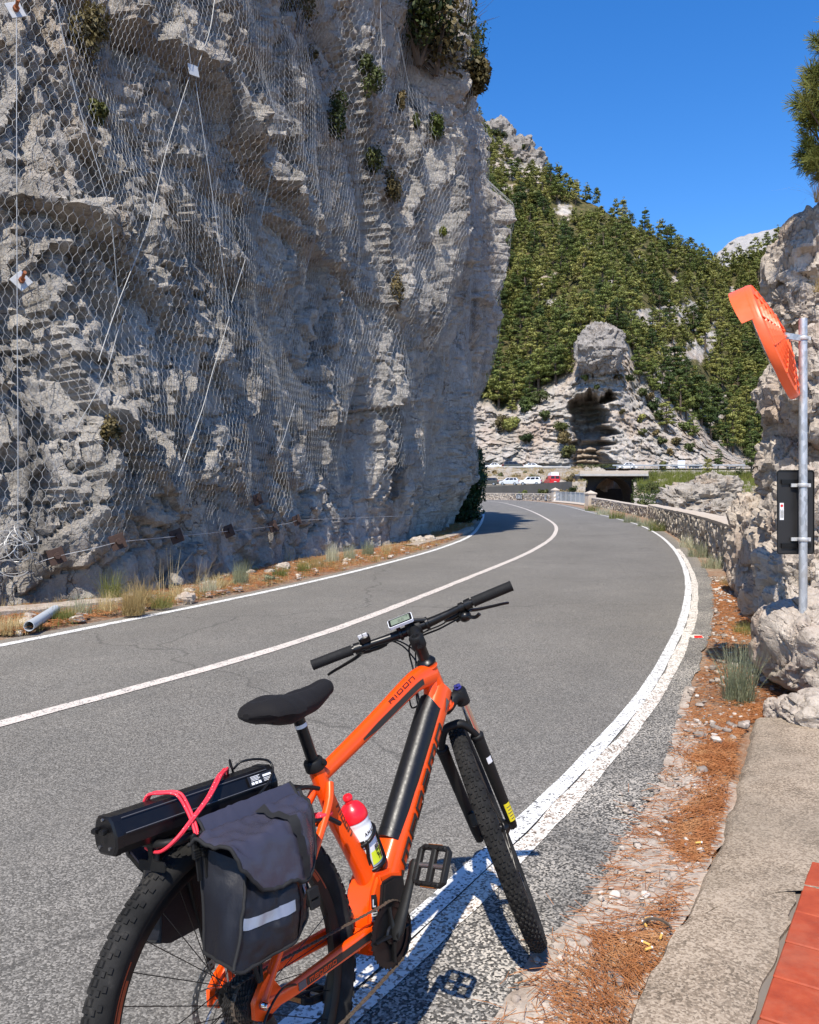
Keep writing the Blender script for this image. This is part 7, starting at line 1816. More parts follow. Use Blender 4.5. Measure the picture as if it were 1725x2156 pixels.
    if rear:
        for k in range(11):
            r_ = .058-.0034*k if k < 9 else .030-.004*(k-9); y = -.020-.0038*k; nt = max(11, int(34-2.1*k)); o = []
            for i in range(nt*2):
                t = math.pi*i/nt; q = r_+(.0026 if i % 2 else -.0022); o.append((q*math.cos(t), q*math.sin(t)))
            b = MB(P); b.prism(o, y-.0009, y+.0009, XZY); b.build('sprocket', M_CASS, w, None)
        b = MB(P); b.lathe([(.009, -.092), (.009, -.070), (.006, .082), (.009, .086), (.009, .094)], (0, 0, 0), (0, 1, 0), 14); b.build('axle', M_STEEL, w)
    return w
wheel('rear_wheel', np.array([0, 0, RW]), None, True)
wheel('front_wheel', FAX, steer, False)

# --- drivetrain
b = MB()
o = []
for i in range(38*2):
    t = math.pi*i/38; q = .0775+(.0028 if i % 2 else -.0026); o.append((BB[0]+q*math.cos(t), BB[2]+q*math.sin(t)))
inn = [(BB[0]+.062*math.cos(math.pi*i/38), BB[2]+.062*math.sin(math.pi*i/38)) for i in range(76)]
V = [(x, y, z) for y in (-.0715, -.0685) for x, z in o]+[(x, y, z) for y in (-.0715, -.0685) for x, z in inn]
F = []
for i in range(76):
    j = (i+1) % 76; F += [[i, j, 152+j, 152+i], [76+j, 76+i, 228+i, 228+j], [j, i, 76+i, 76+j], [152+i, 152+j, 228+j, 228+i]]
b.add(V, F); cr_ = b.build('chainring', M_BLK, bk, None)
CRANK = 1.0209
b = MB()
for k in range(4):
    t = CRANK+.5+k*math.pi/2; c, s = math.cos(t), math.sin(t); b.tube([(BB[0]+.015*c, -.074, BB[2]+.015*s), (BB[0]+.045*c, -.073, BB[2]+.045*s), (BB[0]+.066*c, -.071, BB[2]+.066*s)], [.013, .008, .009], 8, ell=.45, up=(0, 1, 0))
b.lathe([(.020, -.004), (.024, 0), (.020, .006)], (BB[0], -.074, BB[2]), (0, 1, 0), 20); b.lathe([(.045, -.001), (.066, -.001), (.067, .002), (.045, .002)], (BB[0], -.0665, BB[2]), (0, 1, 0), 40); b.build('spider', M_BLK, cr_, 40)
def pedal(c, sy, ang):
    """platform pedal: two rails, three cross bars and reflectors; ang tilts it about its axle"""
    p = bpy.data.objects.new('pedal', None); COL.objects.link(p); p.parent = bk
    Rm = roty(ang); T = lambda P: np.asarray(P) @ Rm.T+c
    b = MB(T); L, Wd = .098, .092
    for x in (-.045, .045): b.box((x, 0, 0), (.012, Wd*.80, .020), bev=.003)
    for y in (-.043, .0, .043): b.box((0, y, 0), (.086 if y else .09, .012 if y else .016, .018), bev=.003)
    b.tube([(-.045, -.034, 0), (-.037, -.046, 0), (.037, -.046, 0), (.045, -.034, 0)], .009, 6); b.tube([(-.045, .034, 0), (-.037, .046, 0), (.037, .046, 0), (.045, .034, 0)], .009, 6)
    for x in (-.045, .045):
        for y in (-.03, -.015, .015, .03): b.box((x, y, .0105), (.004, .004, .004))
    b.build('platform', M_BLKM, p, 35)
    for x in (-.0518, .0518):
        b = MB(T); b.box((x, 0, 0), (.003, .045, .012), bev=.001); b.build('reflector', plain('amber_reflector', (.30, .10, .02), .3), p)
    b = MB(T); b.lathe([(.007, -.046), (.007, .060 if sy < 0 else .046)], (0, 0, 0), (0, 1, 0) if sy < 0 else (0, -1, 0), 10); b.build('axle', M_STEEL, p)
for sy, an in ((-1, CRANK), (1, CRANK+math.pi)):
    c, s = math.cos(an), math.sin(an); y0 = sy*.088; y1 = sy*.102
    b = MB(); b.tube([(BB[0]-.012*c, y0, BB[2]-.012*s), (BB[0]+.012*c, y0, BB[2]+.012*s), (BB[0]+.06*c, (y0+y1)/2, BB[2]+.06*s), (BB[0]+.14*c, y1, BB[2]+.14*s), (BB[0]+.172*c, y1, BB[2]+.172*s), (BB[0]+.182*c, y1, BB[2]+.182*s)], [.012, .021, .0155, .0125, .0135, .007], 12, ell=.62, up=(0, 1, 0)); b.lathe([(.008, 0), (.011, .012)], (BB[0], y0, BB[2]), (0, sy, 0), 12)
    b.build('crank_arm', M_BLKM, bk, 45)
    pc = np.array([BB[0]+.17*c, sy*.163, BB[2]+.17*s]); pedal(pc, sy, -.95 if sy < 0 else .2)
# chain: alternating plates along its loop
cc_ = np.array([0, RW]); 
def chain_path():
    up = [(BB[0]-.01, BB[2]+.078)]; 
    arc = [(BB[0]+.078*math.cos(t), BB[2]+.078*math.sin(t)) for t in np.linspace(1.75, -1.35, 26)]
    low = [(.33, .232), (.10, .185), (.035, .175), (.012, .19), (.020, .215), (.040, .24), (.045, .268), (.03, .292)]
    top = [(.0+.045*math.cos(t), RW+.045*math.sin(t)) for t in np.linspace(-1.4, -4.6, 14)]
    P = arc+low+top; Q = [(x, -.070 if x > .3 else (-.036-(.034*x/.3 if x > 0 else 0)), z) for x, z in P]
    return np.array(Q+[Q[0]])
cp = chain_path(); Lc = np.linalg.norm(np.diff(cp, axis=0), axis=1).sum(); nl = int(Lc/.0127)
cpp = np.array(spline(cp, nl+1)); b = MB()
for i in range(nl):
    a, c = cpp[i], cpp[i+1]; d = c-a; w_ = .0036 if i % 2 else .0022
    for s in (-1, 1): b.tube([a-d*.18+Yv*s*w_, a+d*.1+Yv*s*w_, (a+c)/2+Yv*s*w_, c-d*.1+Yv*s*w_, c+d*.18+Yv*s*w_], [.0022, .0042, .0032, .0042, .0022], 6, ell=.25, up=(0, 1, 0))
    b.tube([a-Yv*.0042, a+Yv*.0042], .0026, 6)
b.build('chain', M_CHAIN, bk, None)
# derailleur
b = MB(); b.tube([(.006, -.083, .345), (.02, -.092, .30), (.032, -.086, .268)], [.013, .012, .010], 8); b.tube([(.034, -.070, .262), (.020, -.072, .185)], .010, 6, ell=.5, up=(0, 1, 0))
for c in ((.036, -.066, .262), (.020, -.066, .190)): b.lathe([(.019, -.003), (.021, 0), (.019, .003)], c, (0, 1, 0), 14)
dr_ = b.build('derailleur', M_BLK, bk, 45)
b = MB(); b.lathe([(.0075, 0), (.0085, .004), (.006, .012), (.005, .018)], (-.004, -.086, RW+.004), (0, -1, 0), 12); b.build('nut', M_CHROME, dr_)
b = MB(); b.tube(spline([(.13, -.072, .352), (.09, -.078, .372), (.04, -.094, .385), (-.02, -.108, .36), (-.035, -.106, .31), (.0, -.095, .285)], 24), .0028, 7); b.build('cable', M_BLK, bk)
# rear caliper and left dropout guard, kickstand
b = MB(); b.box((.062, .048, .425), (.052, .030, .034), roty(-.7), bev=.008); b.build('brake_caliper', M_BLK, bk)
b = MB(); b.tube(spline([(.11, .078, .355), (.06, .10, .25), (.02, .165, .055)], 12), [.012]*4+[.010]*8, 8); b.tube([(.02, .165, .058), (.0, .185, .038)], .013, 8); b.build('kickstand', M_BLK, bk)

# --- seat post, saddle
b = MB(); b.lathe([(.024, -.012), (.0255, -.008), (.0255, .012), (.023, .016)], (.321, 0, .786), (-.27, 0, .963), 20); b.box((.345, .0, .785), (.022, .026, .020), bev=.004); b.tube([(.33, -.032, .79), (.33, .032, .79)], .006, 8); b.build('seat_clamp', M_BLKM, bk)
sp0 = np.array([.320, 0, .79]); spd = np.array([-.268, 0, .963])
b = MB(); b.tube([sp0, sp0+spd*.10, sp0+spd*.128], .0150, 16); b.build('seatpost', M_BLK, bk)
b = MB(); b.lathe([(.0157, .102), (.0157, .112)], sp0, spd, 16, cap=False); b.build('band', M_WSTICK, bk); 
b = MB(); b.box(sp0+spd*.14, (.04, .04, .03), bev=.006)
for s in (-1, 1): b.tube(spline([(.17, s*.030, .925), (.22, s*.022, .920), (.32, s*.022, .922), (.39, s*.012, .945)], 14), .0035, 6)
b.build('saddle_rails', M_BLKM, bk)
nu, nv = 40, 32; V = []
for i in range(nu):
    t = i/(nu-1); x = .118+t*.298
    hw = np.interp(t, [0, .04, .12, .28, .45, .65, .85, .95, 1], [.012, .045, .070, .080, .066, .044, .034, .027, .008])
    zt_ = np.interp(t, [0, .08, .25, .5, .75, .93, 1], [.958, .979, .990, .980, .984, .992, .975]); zb_ = np.interp(t, [0, .1, .35, .7, 1], [.945, .930, .908, .918, .955])
    for j in range(nv):
        a = 2*math.pi*j/nv; cy, sz = math.cos(a), math.sin(a); mid_ = zb_+(zt_-zb_)*.50
        y = hw*math.copysign(abs(cy)**.8, cy); z = mid_+((zt_-mid_) if sz > 0 else (mid_-zb_))*math.copysign(abs(sz)**.85, sz)
        if sz > 0: z -= .012*math.exp(-(y/.014)**2)*smooth(.05, .2, t)*(1-smooth(.7, .95, t))+.014*(abs(y)/.08)**2
        V.append((x, y, float(z)))
V = np.array(V); V += .0018*fbm(V*38, 3, 12)[:, None]*[0, .4, 1]
b = MB(); b.add(V, grid_faces(nu, nv).tolist()); F = []
Vr = grid_faces(nu, nv); F = [[i*nv+nv-1, (i+1)*nv+nv-1, (i+1)*nv, i*nv] for i in range(nu-1)]+[list(range(nv-1, -1, -1)), [(nu-1)*nv+k for k in range(nv)]]
o0 = b.n; b.f += F; b.m += [0]*len(F)
b.build('saddle', M_GEL, bk, 70)

# --- steering assembly (turned to the left)
f = MB(steer); f.lathe([(.030, 0), (.031, .006), (.024, .016), (.0185, .018), (.0185, .070), (.0195, .072), (.0195, .094), (.012, .098)], TOPH, SU, 22); f.build('headset', M_BLK, bk)
ST0 = TOPH+SU*.078; BC = np.array([LOW[0]-.0036, 0, 1.0686])
f = MB(steer); f.lathe([(.021, -.020), (.0235, -.016), (.0235, .016), (.021, .020)], ST0, SU, 20); sd_ = BC-ST0; f.tube([ST0, ST0+sd_*.35, BC], [.020, .0175, .019], 14, up=(0, 1, 0), ell=1.05); f.lathe([(.0225, -.024), (.024, -.020), (.024, .020), (.0225, .024)], BC, (0, 1, 0), 20)
for s in (-1, 1):
    for dz in (-.011, .011): f.lathe([(.0045, 0), (.0045, .007)], ST0-SV*.020+Yv*s*.004+SU*dz, -SV, 8)
f.build('stem', M_BLKM, bk)
bars = spline([(BC[0]-.040, .3355, BC[2]+.010), (BC[0]-.022, .20, BC[2]+.008), (BC[0]-.004, .07, BC[2]), (BC[0], 0, BC[2]), (BC[0]-.004, -.07, BC[2]), (BC[0]-.022, -.20, BC[2]+.008), (BC[0]-.040, -.3355, BC[2]+.010)], 60)
f = MB(steer); f.tube(bars, np.interp(np.abs(bars[:, 1]), [0, .04, .12, .4], [.0158, .0158, .0118, .0112]), 16); f.build('handlebar', M_BLK, bk, 60)
bp = lambda y: np.array([np.interp(-y, -bars[:, 1], bars[:, 0]), y, np.interp(-y, -bars[:, 1], bars[:, 2])])
for s in (-1, 1):
    ys = np.linspace(.205, .337, 56); f = MB(steer); f.tube([bp(s*y) for y in ys], [.0163+(.0006 if (i % 3 == 0) else 0)+(.0010 if i in (0, 1, 54) else 0) for i in range(56)], 18); f.build('grip', M_GRIP, bk, 60)
    # brake lever with clamp
    c = bp(s*.188); f = MB(steer); f.tube([bp(s*.178), bp(s*.198)], .0175, 16)
    piv = c+np.array([.030, s*-.012, -.014]); f.tube(spline([c+[.006, 0, -.012], piv, piv+[.006, -s*.045, -.006], piv+[-.002, -s*.075, -.004]], 12), [.011]*6+[.009]*6, 10)
    lv = f.build('brake_lever', M_BLK, bk, 45)
    f = MB(steer); f.tube(spline([piv+[.004, s*.0, 0], piv+[.022, s*.03, -.010], piv+[.024, s*.075, -.018], piv+[.020, s*.115, -.024], piv+[.028, s*.135, -.028]], 22), np.interp(np.linspace(0, 1, 22), [0, .5, 1], [.0065, .0052, .0045]), 8, ell=1.5, up=(0, 0, 1)); f.build('blade', M_BLK, lv, 60)
# shifter right, remote left
c = bp(-.165); f = MB(steer); f.tube([bp(-.158), bp(-.172)], .0160, 14); f.ball(c+[.012, .0, -.030], (.026, .021, .019), 14, 9); f.tube(spline([c+[.0, -.010, -.036], c+[-.012, -.030, -.045], c+[-.018, -.045, -.040]], 8), .006, 8, ell=1.6); f.tube(spline([c+[.02, .01, -.03], c+[.028, .03, -.034]], 6), .006, 8); f.build('shifter', M_BLK, bk, 50)
c = bp(.158); f = MB(steer); f.box(c+[-.012, -.002, .021], (.028, .036, .030), roty(-.5), bev=.007); f.tube([bp(.150), bp(.166)], .0155, 14); rm = f.build('remote', M_BLK, bk, 35)
for dy in (.007, -.009):
    f = MB(steer); f.box(c+[-.026, dy, .0295], (.004, .014, .018), roty(-.5), bev=.0015); f.build('button', M_WSTICK, rm, 35)
# display
dn = np.array([-.62, 0, .78]); dn /= np.linalg.norm(dn); du = np.array([dn[2], 0, -dn[0]]); DC = np.array([BC[0]-.030, .030, BC[2]+.038])
DF = np.stack([-Yv, du, dn], 1)                    # local x: to the rider's right, y: up the face, z: out of the face
TD = lambda P: steer(np.asarray(P) @ DF.T+DC)
f = MB(TD); f.prism(rrect(.0405, .0200, .006), -.008, .002, None); dsp = f.build('display', M_PALE, bk, 40)
f = MB(TD); f.prism(rrect(.0385, .0180, .005), .0015, .0030, None); f.build('bezel', M_BLK, dsp, 40)
f = MB(TD); f.prism(rrect(.0310, .0135, .002), .0030, .0036, None); f.build('screen', M_LCD, dsp, 40)
q, w1_ = letters('0.0', .009, .0085, .0013, .0028); letter_mesh(q, lambda a, c_, e: TD([[a-.006, c_-.007, .0037+e]])[0], .0003).build('lettering', M_LCDK, dsp, None)
q, w1_ = letters('2', .006, .006, .0009, .002); letter_mesh(q, lambda a, c_, e: TD([[a+.022, c_+.004, .0037+e]])[0], .0003).build('lettering', M_LCDK, dsp, None)
q, w1_ = letters('---', .003, .007, .0008, .002); letter_mesh(q, lambda a, c_, e: TD([[a+.006, c_+.006, .0037+e]])[0], .0003).build('lettering', M_LCDK, dsp, None)
f = MB(steer); 
for s in (-1, 1): f.lathe([(.0165, -.006), (.021, -.004), (.021, .004), (.0165, .006)], bp(s*.045), (0, 1, 0), 16); f.tube([bp(s*.045)+[-.012, 0, .012], DC-dn*.010+Yv*(s*.018-.0)], .007, 8)
f.build('display_bracket', M_BLK, bk, 45)
# fork
LW = .060
f = MB(steer); cr0 = LOW+SV*.0466
f.tube(spline([LOW+Yv*-LW+SV*.046-SU*.012, LOW-Yv*.040+SV*.030+SU*.004, LOW+SV*.004-SU*.008, LOW+Yv*.040+SV*.030+SU*.004, LOW+Yv*LW+SV*.046-SU*.012], 24), [.021]*3+[.019]*18+[.021]*3, 14, ell=1.0, up=(0, 0, 1))
for s in (-1, 1): f.lathe([(.0215, -.030), (.0225, -.020), (.0225, .016), (.019, .023), (.010, .024)], LOW+Yv*s*LW+SV*.0466-SU*.004, SU, 18)
f.build('fork_crown', M_BLKM, bk, 50)
kb = LOW-Yv*LW+SV*.0466+SU*.020
f = MB(steer); f.lathe([(.012, 0), (.013, .004), (.009, .006)], kb, SU, 12); f.box(kb+SU*.010, (.026, .008, .011), bev=.003); f.box(kb+SU*.010, (.008, .022, .011), bev=.003); f.build('lockout_knob', M_BLUE, bk, 35)
for s in (-1, 1):
    a = LOW+Yv*s*LW+SV*.0466-SU*.02; c = LOW+Yv*s*LW+SV*.0466-SU*.165
    f = MB(steer); f.tube([a, c], .0145, 20); f.build('stanchion', M_CHROME, bk, 60)
    e = FAX+Yv*s*LW
    f = MB(steer); f.tube([c+SU*.006, c, c-SU*.03, e+SU*.16, e+SU*.02, e-SU*.012], [.0195, .0205, .0200, .0185, .0165, .013], 18); f.lathe([(.0195, 0), (.022, .003), (.022, .012), (.0185, .016)], c, SU, 18)
    f.tube([e-SU*.0+SV*-.012, e+SV*.012-Yv*s*.010], [.014, .012], 8); lg = f.build('fork_leg', M_BLKM, bk, 50)
    if s < 0:
        # stickers curved round the leg
        def leg_patch(z0, z1, a0, a1, r): return [e+SU*z+(r)*(math.cos(t)*-Yv+math.sin(t)*-SV) for z in (z0, z1) for t in np.linspace(a0, a1, 8)]
        def patch(nm, z0, z1, a0, a1, r, mt):
            g = MB(steer); V = leg_patch(z0, z1, a0, a1, r); g.add(V, [[i, i+1, 8+i+1, 8+i] for i in range(7)]); return g.build(nm, mt, lg, 60)
        patch('warning_sticker', .020, .088, .55, 1.75, .0190, M_YSTICK); patch('white_sticker', .245, .268, .65, 1.55, .0206, M_WSTICK)
        for k in range(5): patch('lettering', .028+k*.011, .031+k*.011, .7, 1.35+.1*(k % 3), .0193, M_DECALG)
f = MB(steer); c0 = LOW+SV*.0466-SU*.165
f.tube(spline([c0+Yv*-LW-SU*.004, c0-Yv*LW*.92+SU*.030-SV*.006, c0-Yv*.030+SU*.072-SV*.010, c0+SU*.080-SV*.012, c0+Yv*.030+SU*.072-SV*.010, c0+Yv*LW*.92+SU*.030-SV*.006, c0+Yv*LW-SU*.004], 32), .0125, 12, ell=1.25, up=(0, 1, 0)); f.build('fork_arch', M_BLKM, bk, 60)
f = MB(steer); f.box(FAX+Yv*.052+SU*.082-SV*.018, (.03, .026, .050), bev=.006); f.build('brake_caliper', M_BLK, bk, 35)
f = MB(steer); f.tube([FAX-Yv*.072, FAX+Yv*.072], .007, 10); f.build('axle', M_BLK, bk)
# cables
hp = lambda *p: steer(np.array([p]))[0]
for pts, r_ in (([hp(*(bp(.16)+[.02, -.03, -.012])), hp(*(BC+[.03, .09, -.005])), hp(*(BC+[.055, .05, -.05])), hp(*(BC+[.05, .03, -.14])), np.array([.80, .028, .885]), np.array([.765, .0225, .89])], .0026),
                ([hp(*(bp(.17)+[.03, -.07, -.016])), hp(*(BC+[.05, .06, -.02])), hp(*(BC+[.07, .02, -.09])), hp(*(BC+[.05, .035, -.20])), np.array([.80, .034, .83]), np.array([.78, .028, .875])], .0026),
                ([hp(*(bp(-.19)+[.035, .06, -.016])), hp(*(BC+[.035, -.09, -.02])), hp(*(BC+[.05, .0, -.03])), hp(*(BC+[.06, .04, -.11])), np.array([.84, .045, .86]), np.array([.825, .03, .80])], .0026),
                ([hp(*(bp(-.165)+[.03, .03, -.03])), hp(*(BC+[.02, -.08, -.03])), hp(*(BC+[.055, .03, -.04])), hp(*(BC+[.065, .055, -.13])), np.array([.86, .05, .79]), np.array([.835, .038, .76])], .0030),
                ([hp(*(bp(.14)+[.0, -.01, .0])), hp(*(BC+[.012, .10, -.014])), hp(*(BC+[-.01, .05, .010]))], .002),
                ([hp(*(BC+[.06, .03, -.10])), hp(*(LOW+[.06, .05, -.03])), hp(*(FAX+Yv*.045+SU*.25)), hp(*(FAX+Yv*.055+SU*.10))], .0024)):
    b = MB(); b.tube(spline(pts, 40), r_, 7); b.build('cable', M_BLK, bk, 60)
# bottle cage on the seat tube
BA = np.array([.489, 0, .474]); BT = np.array([.430, 0, .663]); ba = (BT-BA)/np.linalg.norm(BT-BA); bn = np.array([ba[2], 0, -ba[0]])
b = MB(); th = np.linspace(0, 2*math.pi, 26, endpoint=False)
for hgt, r_, tl in ((.016, .0385, 0), (.098, .0385, .35)): b.tube([BA+ba*(hgt+tl*.03*math.cos(t))+r_*(math.cos(t)*bn+math.sin(t)*Yv) for t in th], .0055, 7, closed=True)
for t in (.6, -.6, 2.6, -2.6): b.tube(spline([BA+ba*.004+.030*(math.cos(t)*bn+math.sin(t)*Yv), BA+ba*.02+.039*(math.cos(t)*bn+math.sin(t)*Yv), BA+ba*.098+.0385*(math.cos(t*.8)*bn+math.sin(t*.8)*Yv)], 10), .005, 6)
b.box(BA+ba*.06-bn*.040, (.008, .02, .11), frame_of(ba) @ roty(math.pi/2), bev=.002); b.tube([BA-ba*.004-bn*.03, BA-ba*.004+bn*.03], .006, 6); b.build('bottle_cage', M_BLK, bk, 60)
# rear carrier
b = MB(); zr_ = .758
for s in (-1, 1): b.tube(spline([(-.13, s*.052, zr_), (.0, s*.055, zr_), (.14, s*.05, zr_), (.24, s*.03, zr_-.004), (.30, s*.026, .735)], 18), .0055, 8)
b.tube(spline([(-.06, -.054, zr_), (-.135, -.056, zr_), (-.166, -.040, zr_), (-.172, 0, zr_), (-.166, .040, zr_), (-.135, .056, zr_), (-.06, .054, zr_)], 28), .0085, 10)
for x in (-.05, .05, .15): b.box((x, 0, zr_), (.028, .11, .006), bev=.002)
for s in (-1, 1): b.tube([(-.07, s*.055, zr_), (.0, s*.080, .42)], .005, 7); b.tube([(.05, s*.055, zr_), (.004, s*.080, .42)], .005, 7)
rk_ = b.build('carrier', M_BLKM, bk, 50)
lightp = [(-.036, .0), (.036, 0), (.044, -.006), (.044, -.016), (.036, -.020), (.012, -.020), (.007, -.014), (.006, .016), (.016, .026), (-.016, .026), (-.006, .016), (-.007, -.014), (-.012, -.020), (-.036, -.020), (-.044, -.016), (-.044, -.006)]
lp2 = [(-.016, .030), (.016, .030), (.008, .020), (.007, .0), (.012, -.004), (.040, -.004), (.044, -.010), (.044, -.020), (.040, -.024), (-.040, -.024), (-.044, -.020), (-.044, -.010), (-.040, -.004), (-.012, -.004), (-.007, 0), (-.008, .020)]
b = MB(); b.prism(lp2, -.0018, .0018, (np.array([-.174, 0, .728]), Yv, np.array([0, 0, 1.]), np.array([1., 0, 0]))); pm = b.build('lamp_plate', M_BLKM, rk_, None)
# mudflap strip clamped over the rear tyre
b = MB(); b.tube([(.24, -.03, .67), (.30, -.045, .665), (.335, -.05, .64)], .006, 8); b.build('lock_cable', M_BLK, bk, 60)

# ------------------------------------------------------------------ things carried on the bicycle
# water bottle
bo = bike_thing('water_bottle', 'white water bottle with red cap in the cage of the orange bike', 'bottle')
b = MB(); b.lathe([(.030, .004), (.0345, .010), (.0352, .08), (.0352, .128), (.0335, .134), (.0352, .140), (.0352, .150), (.0345, .155)], BA, ba, 30); bb_ = b.build('body', M_BOTW, bo, 40)
b = MB(); b.lathe([(.0362, .150), (.0368, .153), (.0368, .160), (.034, .172), (.026, .186), (.014, .193), (.0115, .195), (.0110, .205), (.013, .207), (.013, .213), (.010, .217), (.004, .218)], BA, ba, 30); b.build('cap', M_BOTR, bo, 40)
def bot(a, c_, e): t = a/.0353; return BA+ba*c_+(.0353+e)*(math.cos(t)*bn+math.sin(t)*-Yv)
def bot_patch(nm, a0, a1, h0, h1, mt, e=.0005, slant=0.0):
    b = MB(); V = [bot(a+slant*(h-h0), h, e) for h in np.linspace(h0, h1, 4) for a in np.linspace(a0, a1, 14)]; b.add(V, grid_faces(4, 14).tolist()); return b.build(nm, mt, bb_, 60)
bot_patch('print', .080, .104, .010, .100, M_DECAL); bot_patch('print', .040, .078, .026, .060, M_LIME, slant=-.15); bot_patch('print', .022, .036, .050, .075, M_LIME, slant=-.2)
q, w1_ = letters('AMACX', .0085, .008, .0017, .0036); letter_mesh(q, lambda a, c_, e: bot(.072-a, .108+c_, e+.0006), .0003).build('lettering', M_DECAL, bb_, None)
for tx, hh in (('BE', .062), ('CYC', .048), ('TEA', .034)):
    q, w1_ = letters(tx, .0090, .0085, .0024, .0040, .2); letter_mesh(q, lambda a, c_, e: bot(.058-a, hh+c_, e+.0012), .0003).build('lettering', M_DECAL, bb_, None)
q, w1_ = letters('ORMIN', .0120, .0115, .0028, .0050); letter_mesh(q, lambda a, c_, e: bot(.097-c_, .088-a, e+.0009), .0003).build('lettering', M_WSTICK, bb_, None)
# spare battery on the carrier
sb = bike_thing('spare_battery', 'long black spare battery strapped on top of the rear carrier', 'battery')
sec2 = [(-.028, .0), (-.041, .015), (-.043, .037), (-.032, .064), (-.021, .073), (.021, .073), (.032, .064), (.043, .037), (.041, .015), (.028, 0)]
A0 = np.array([-.262, .018, .764]); A1 = np.array([.152, -.006, .760]); ad = (A1-A0)/np.linalg.norm(A1-A0); an_ = np.array([-ad[1], ad[0], 0]); an_ /= np.linalg.norm(an_)
def bsec(t, s=1.0): c = A0+(A1-A0)*t; return [c+an_*y*s+np.array([0, 0, .039+(z-.039)*s]) for y, z in sec2]
b = MB(); V = bsec(.03)+bsec(.97); m_ = 10; b.add(V, [[i, (i+1) % m_, m_+(i+1) % m_, m_+i] for i in range(m_)]+[list(range(m_-1, -1, -1)), list(range(m_, 2*m_))]); body_ = b.build('case', M_SPARE, sb, 20)
for t0, t1 in ((0.0, .045), (.945, 1.0)):
    b = MB(); V = bsec(t0, .90)+bsec(t0+.008, 1.03)+bsec(t1-.008, 1.03)+bsec(t1, .9); b.add(V, [[k*m_+i, k*m_+(i+1) % m_, (k+1)*m_+(i+1) % m_, (k+1)*m_+i] for k in range(3) for i in range(m_)]+[list(range(m_-1, -1, -1)), list(range(3*m_, 4*m_))]); ec = b.build('end_cap', M_SPARE, sb, 25)
    if t0 == 0:
        for dy in (-.012, .018):
            b = MB(); b.box(A0+an_*dy+[-.008, 0, .048], (.016, .014, .012), bev=.003); b.build('lug', M_BLK, ec)
        for dy, dz in ((-.018, .014), (.020, .014), (.0, .068)):
            b = MB(); b.lathe([(.0035, 0), (.0035, .003)], A0+an_*dy+[0, 0, dz], -ad, 8); b.build('screw', M_STEEL, ec)
for k, (z, off_) in enumerate(((.0685, .0337), (.0405, .0462))):
    b = MB(); P0, P1 = A0+(A1-A0)*.05, A0+(A1-A0)*.94; b.tube([P0-an_*off_+[0, 0, z], P1-an_*off_+[0, 0, z]], .0011, 5); b.build('ridge', M_DECALG, body_, 60)
lab_o = A0+(A1-A0)*.80
def lab_fn(a, c_, e): return lab_o+ad*a-an_*(.0355-.0)+np.array([0, 0, .066])+(-an_*.30+np.array([0, 0, -.95]))*0+np.array([0, 0, 1.0])*0+(an_*.40+np.array([0, 0, .92]))*0+(-an_*(c_*-.0)+0)+(an_*-(e+.0004)*.9+np.array([0, 0, (e+.0004)*.4]))+(np.array(an_)*-.43+np.array([0, 0, -1.0]))*c_*.9
b = MB(); b.add([lab_fn(a, c_, .0) for a, c_ in ((.0, .001), (.075, .001), (.075, .024), (.0, .024))], [[0, 1, 2, 3]]); lb = b.build('label', M_DECAL, body_, None)
b = MB()
for k in range(3): b.add([lab_fn(a, c_, .0003) for a, c_ in ((.006+k*.010, .016), (.014+k*.010, .016), (.014+k*.010, .022), (.006+k*.010, .022))], [[0, 1, 2, 3]])
b.add([lab_fn(a, c_, .0003) for a, c_ in ((.042, .006), (.066, .006), (.066, .011), (.042, .011))], [[0, 1, 2, 3]])
for k in range(4): b.add([lab_fn(a, c_, .0003) for a, c_ in ((.008, .003+k*.003), (.034-.004*(k % 2), .003+k*.003), (.034-.004*(k % 2), .0042+k*.003), (.008, .0042+k*.003))], [[0, 1, 2, 3]])
for k in range(3): b.add([lab_fn(a, c_, .0003) for a, c_ in ((.042, .014+k*.003), (.07-.005*k, .014+k*.003), (.07-.005*k, .0152+k*.003), (.042, .0152+k*.003))], [[0, 1, 2, 3]])
b.build('lettering', M_WSTICK, lb, None)
b = MB(); b.tube(spline([(.10, .045, .815), (.085, .035, .852), (.075, .025, .862), (.066, .012, .850), (.064, .0, .846), (.075, -.012, .858), (.11, -.025, .856), (.145, -.03, .842), (.140, -.045, .822), (.10, -.062, .80), (.03, -.072, .775), (-.02, -.075, .762)], 60), .0028, 7); set_props(b.build('spring_clip', M_BLK, None, 60), 'thin black wire clip of the carrier bent over the spare battery', 'wire clip').location = (BX0, BY0, .002)
bpy.data.objects['spring_clip'].rotation_euler = BROT
# bungee cord
bc = bike_thing('bungee_cord', 'red elastic cord crossed twice over the spare battery', 'bungee cord')
def cordpath(dx, dz=0.0):
    A = spline([(-.155+dx, .052, .785), (-.150+dx, .045, .825), (-.146+dx, .030, .8465), (-.135+dx, .0, .8475), (-.126+dx, -.018, .8465), (-.118+dx, -.034, .838), (-.113+dx*.8, -.052, .806), (-.116+dx*.7, -.070, .778), (-.120+dx*.6, -.080, .762)], 40)
    B = spline([(.075+dx, .050, .79), (.068+dx, .042, .825), (.056+dx, .024, .8455), (.030+dx, .0, .8475), (.0+dx, -.022, .8475), (-.03+dx, -.040, .836), (-.065+dx*.8, -.056, .818), (-.110+dx*.7, -.066, .796), (-.155+dx*.5, -.066, .768), (-.175+dx*.3, -.040, .747), (-.170+dx*.3, .0, .741), (-.165, .03, .745)], 50)
    return A, B
for dx in (0.0, .0098):
    for P in cordpath(dx):
        b = MB(); b.tube(P, .0034, 9); b.build('strand', M_CORD, bc, 60)
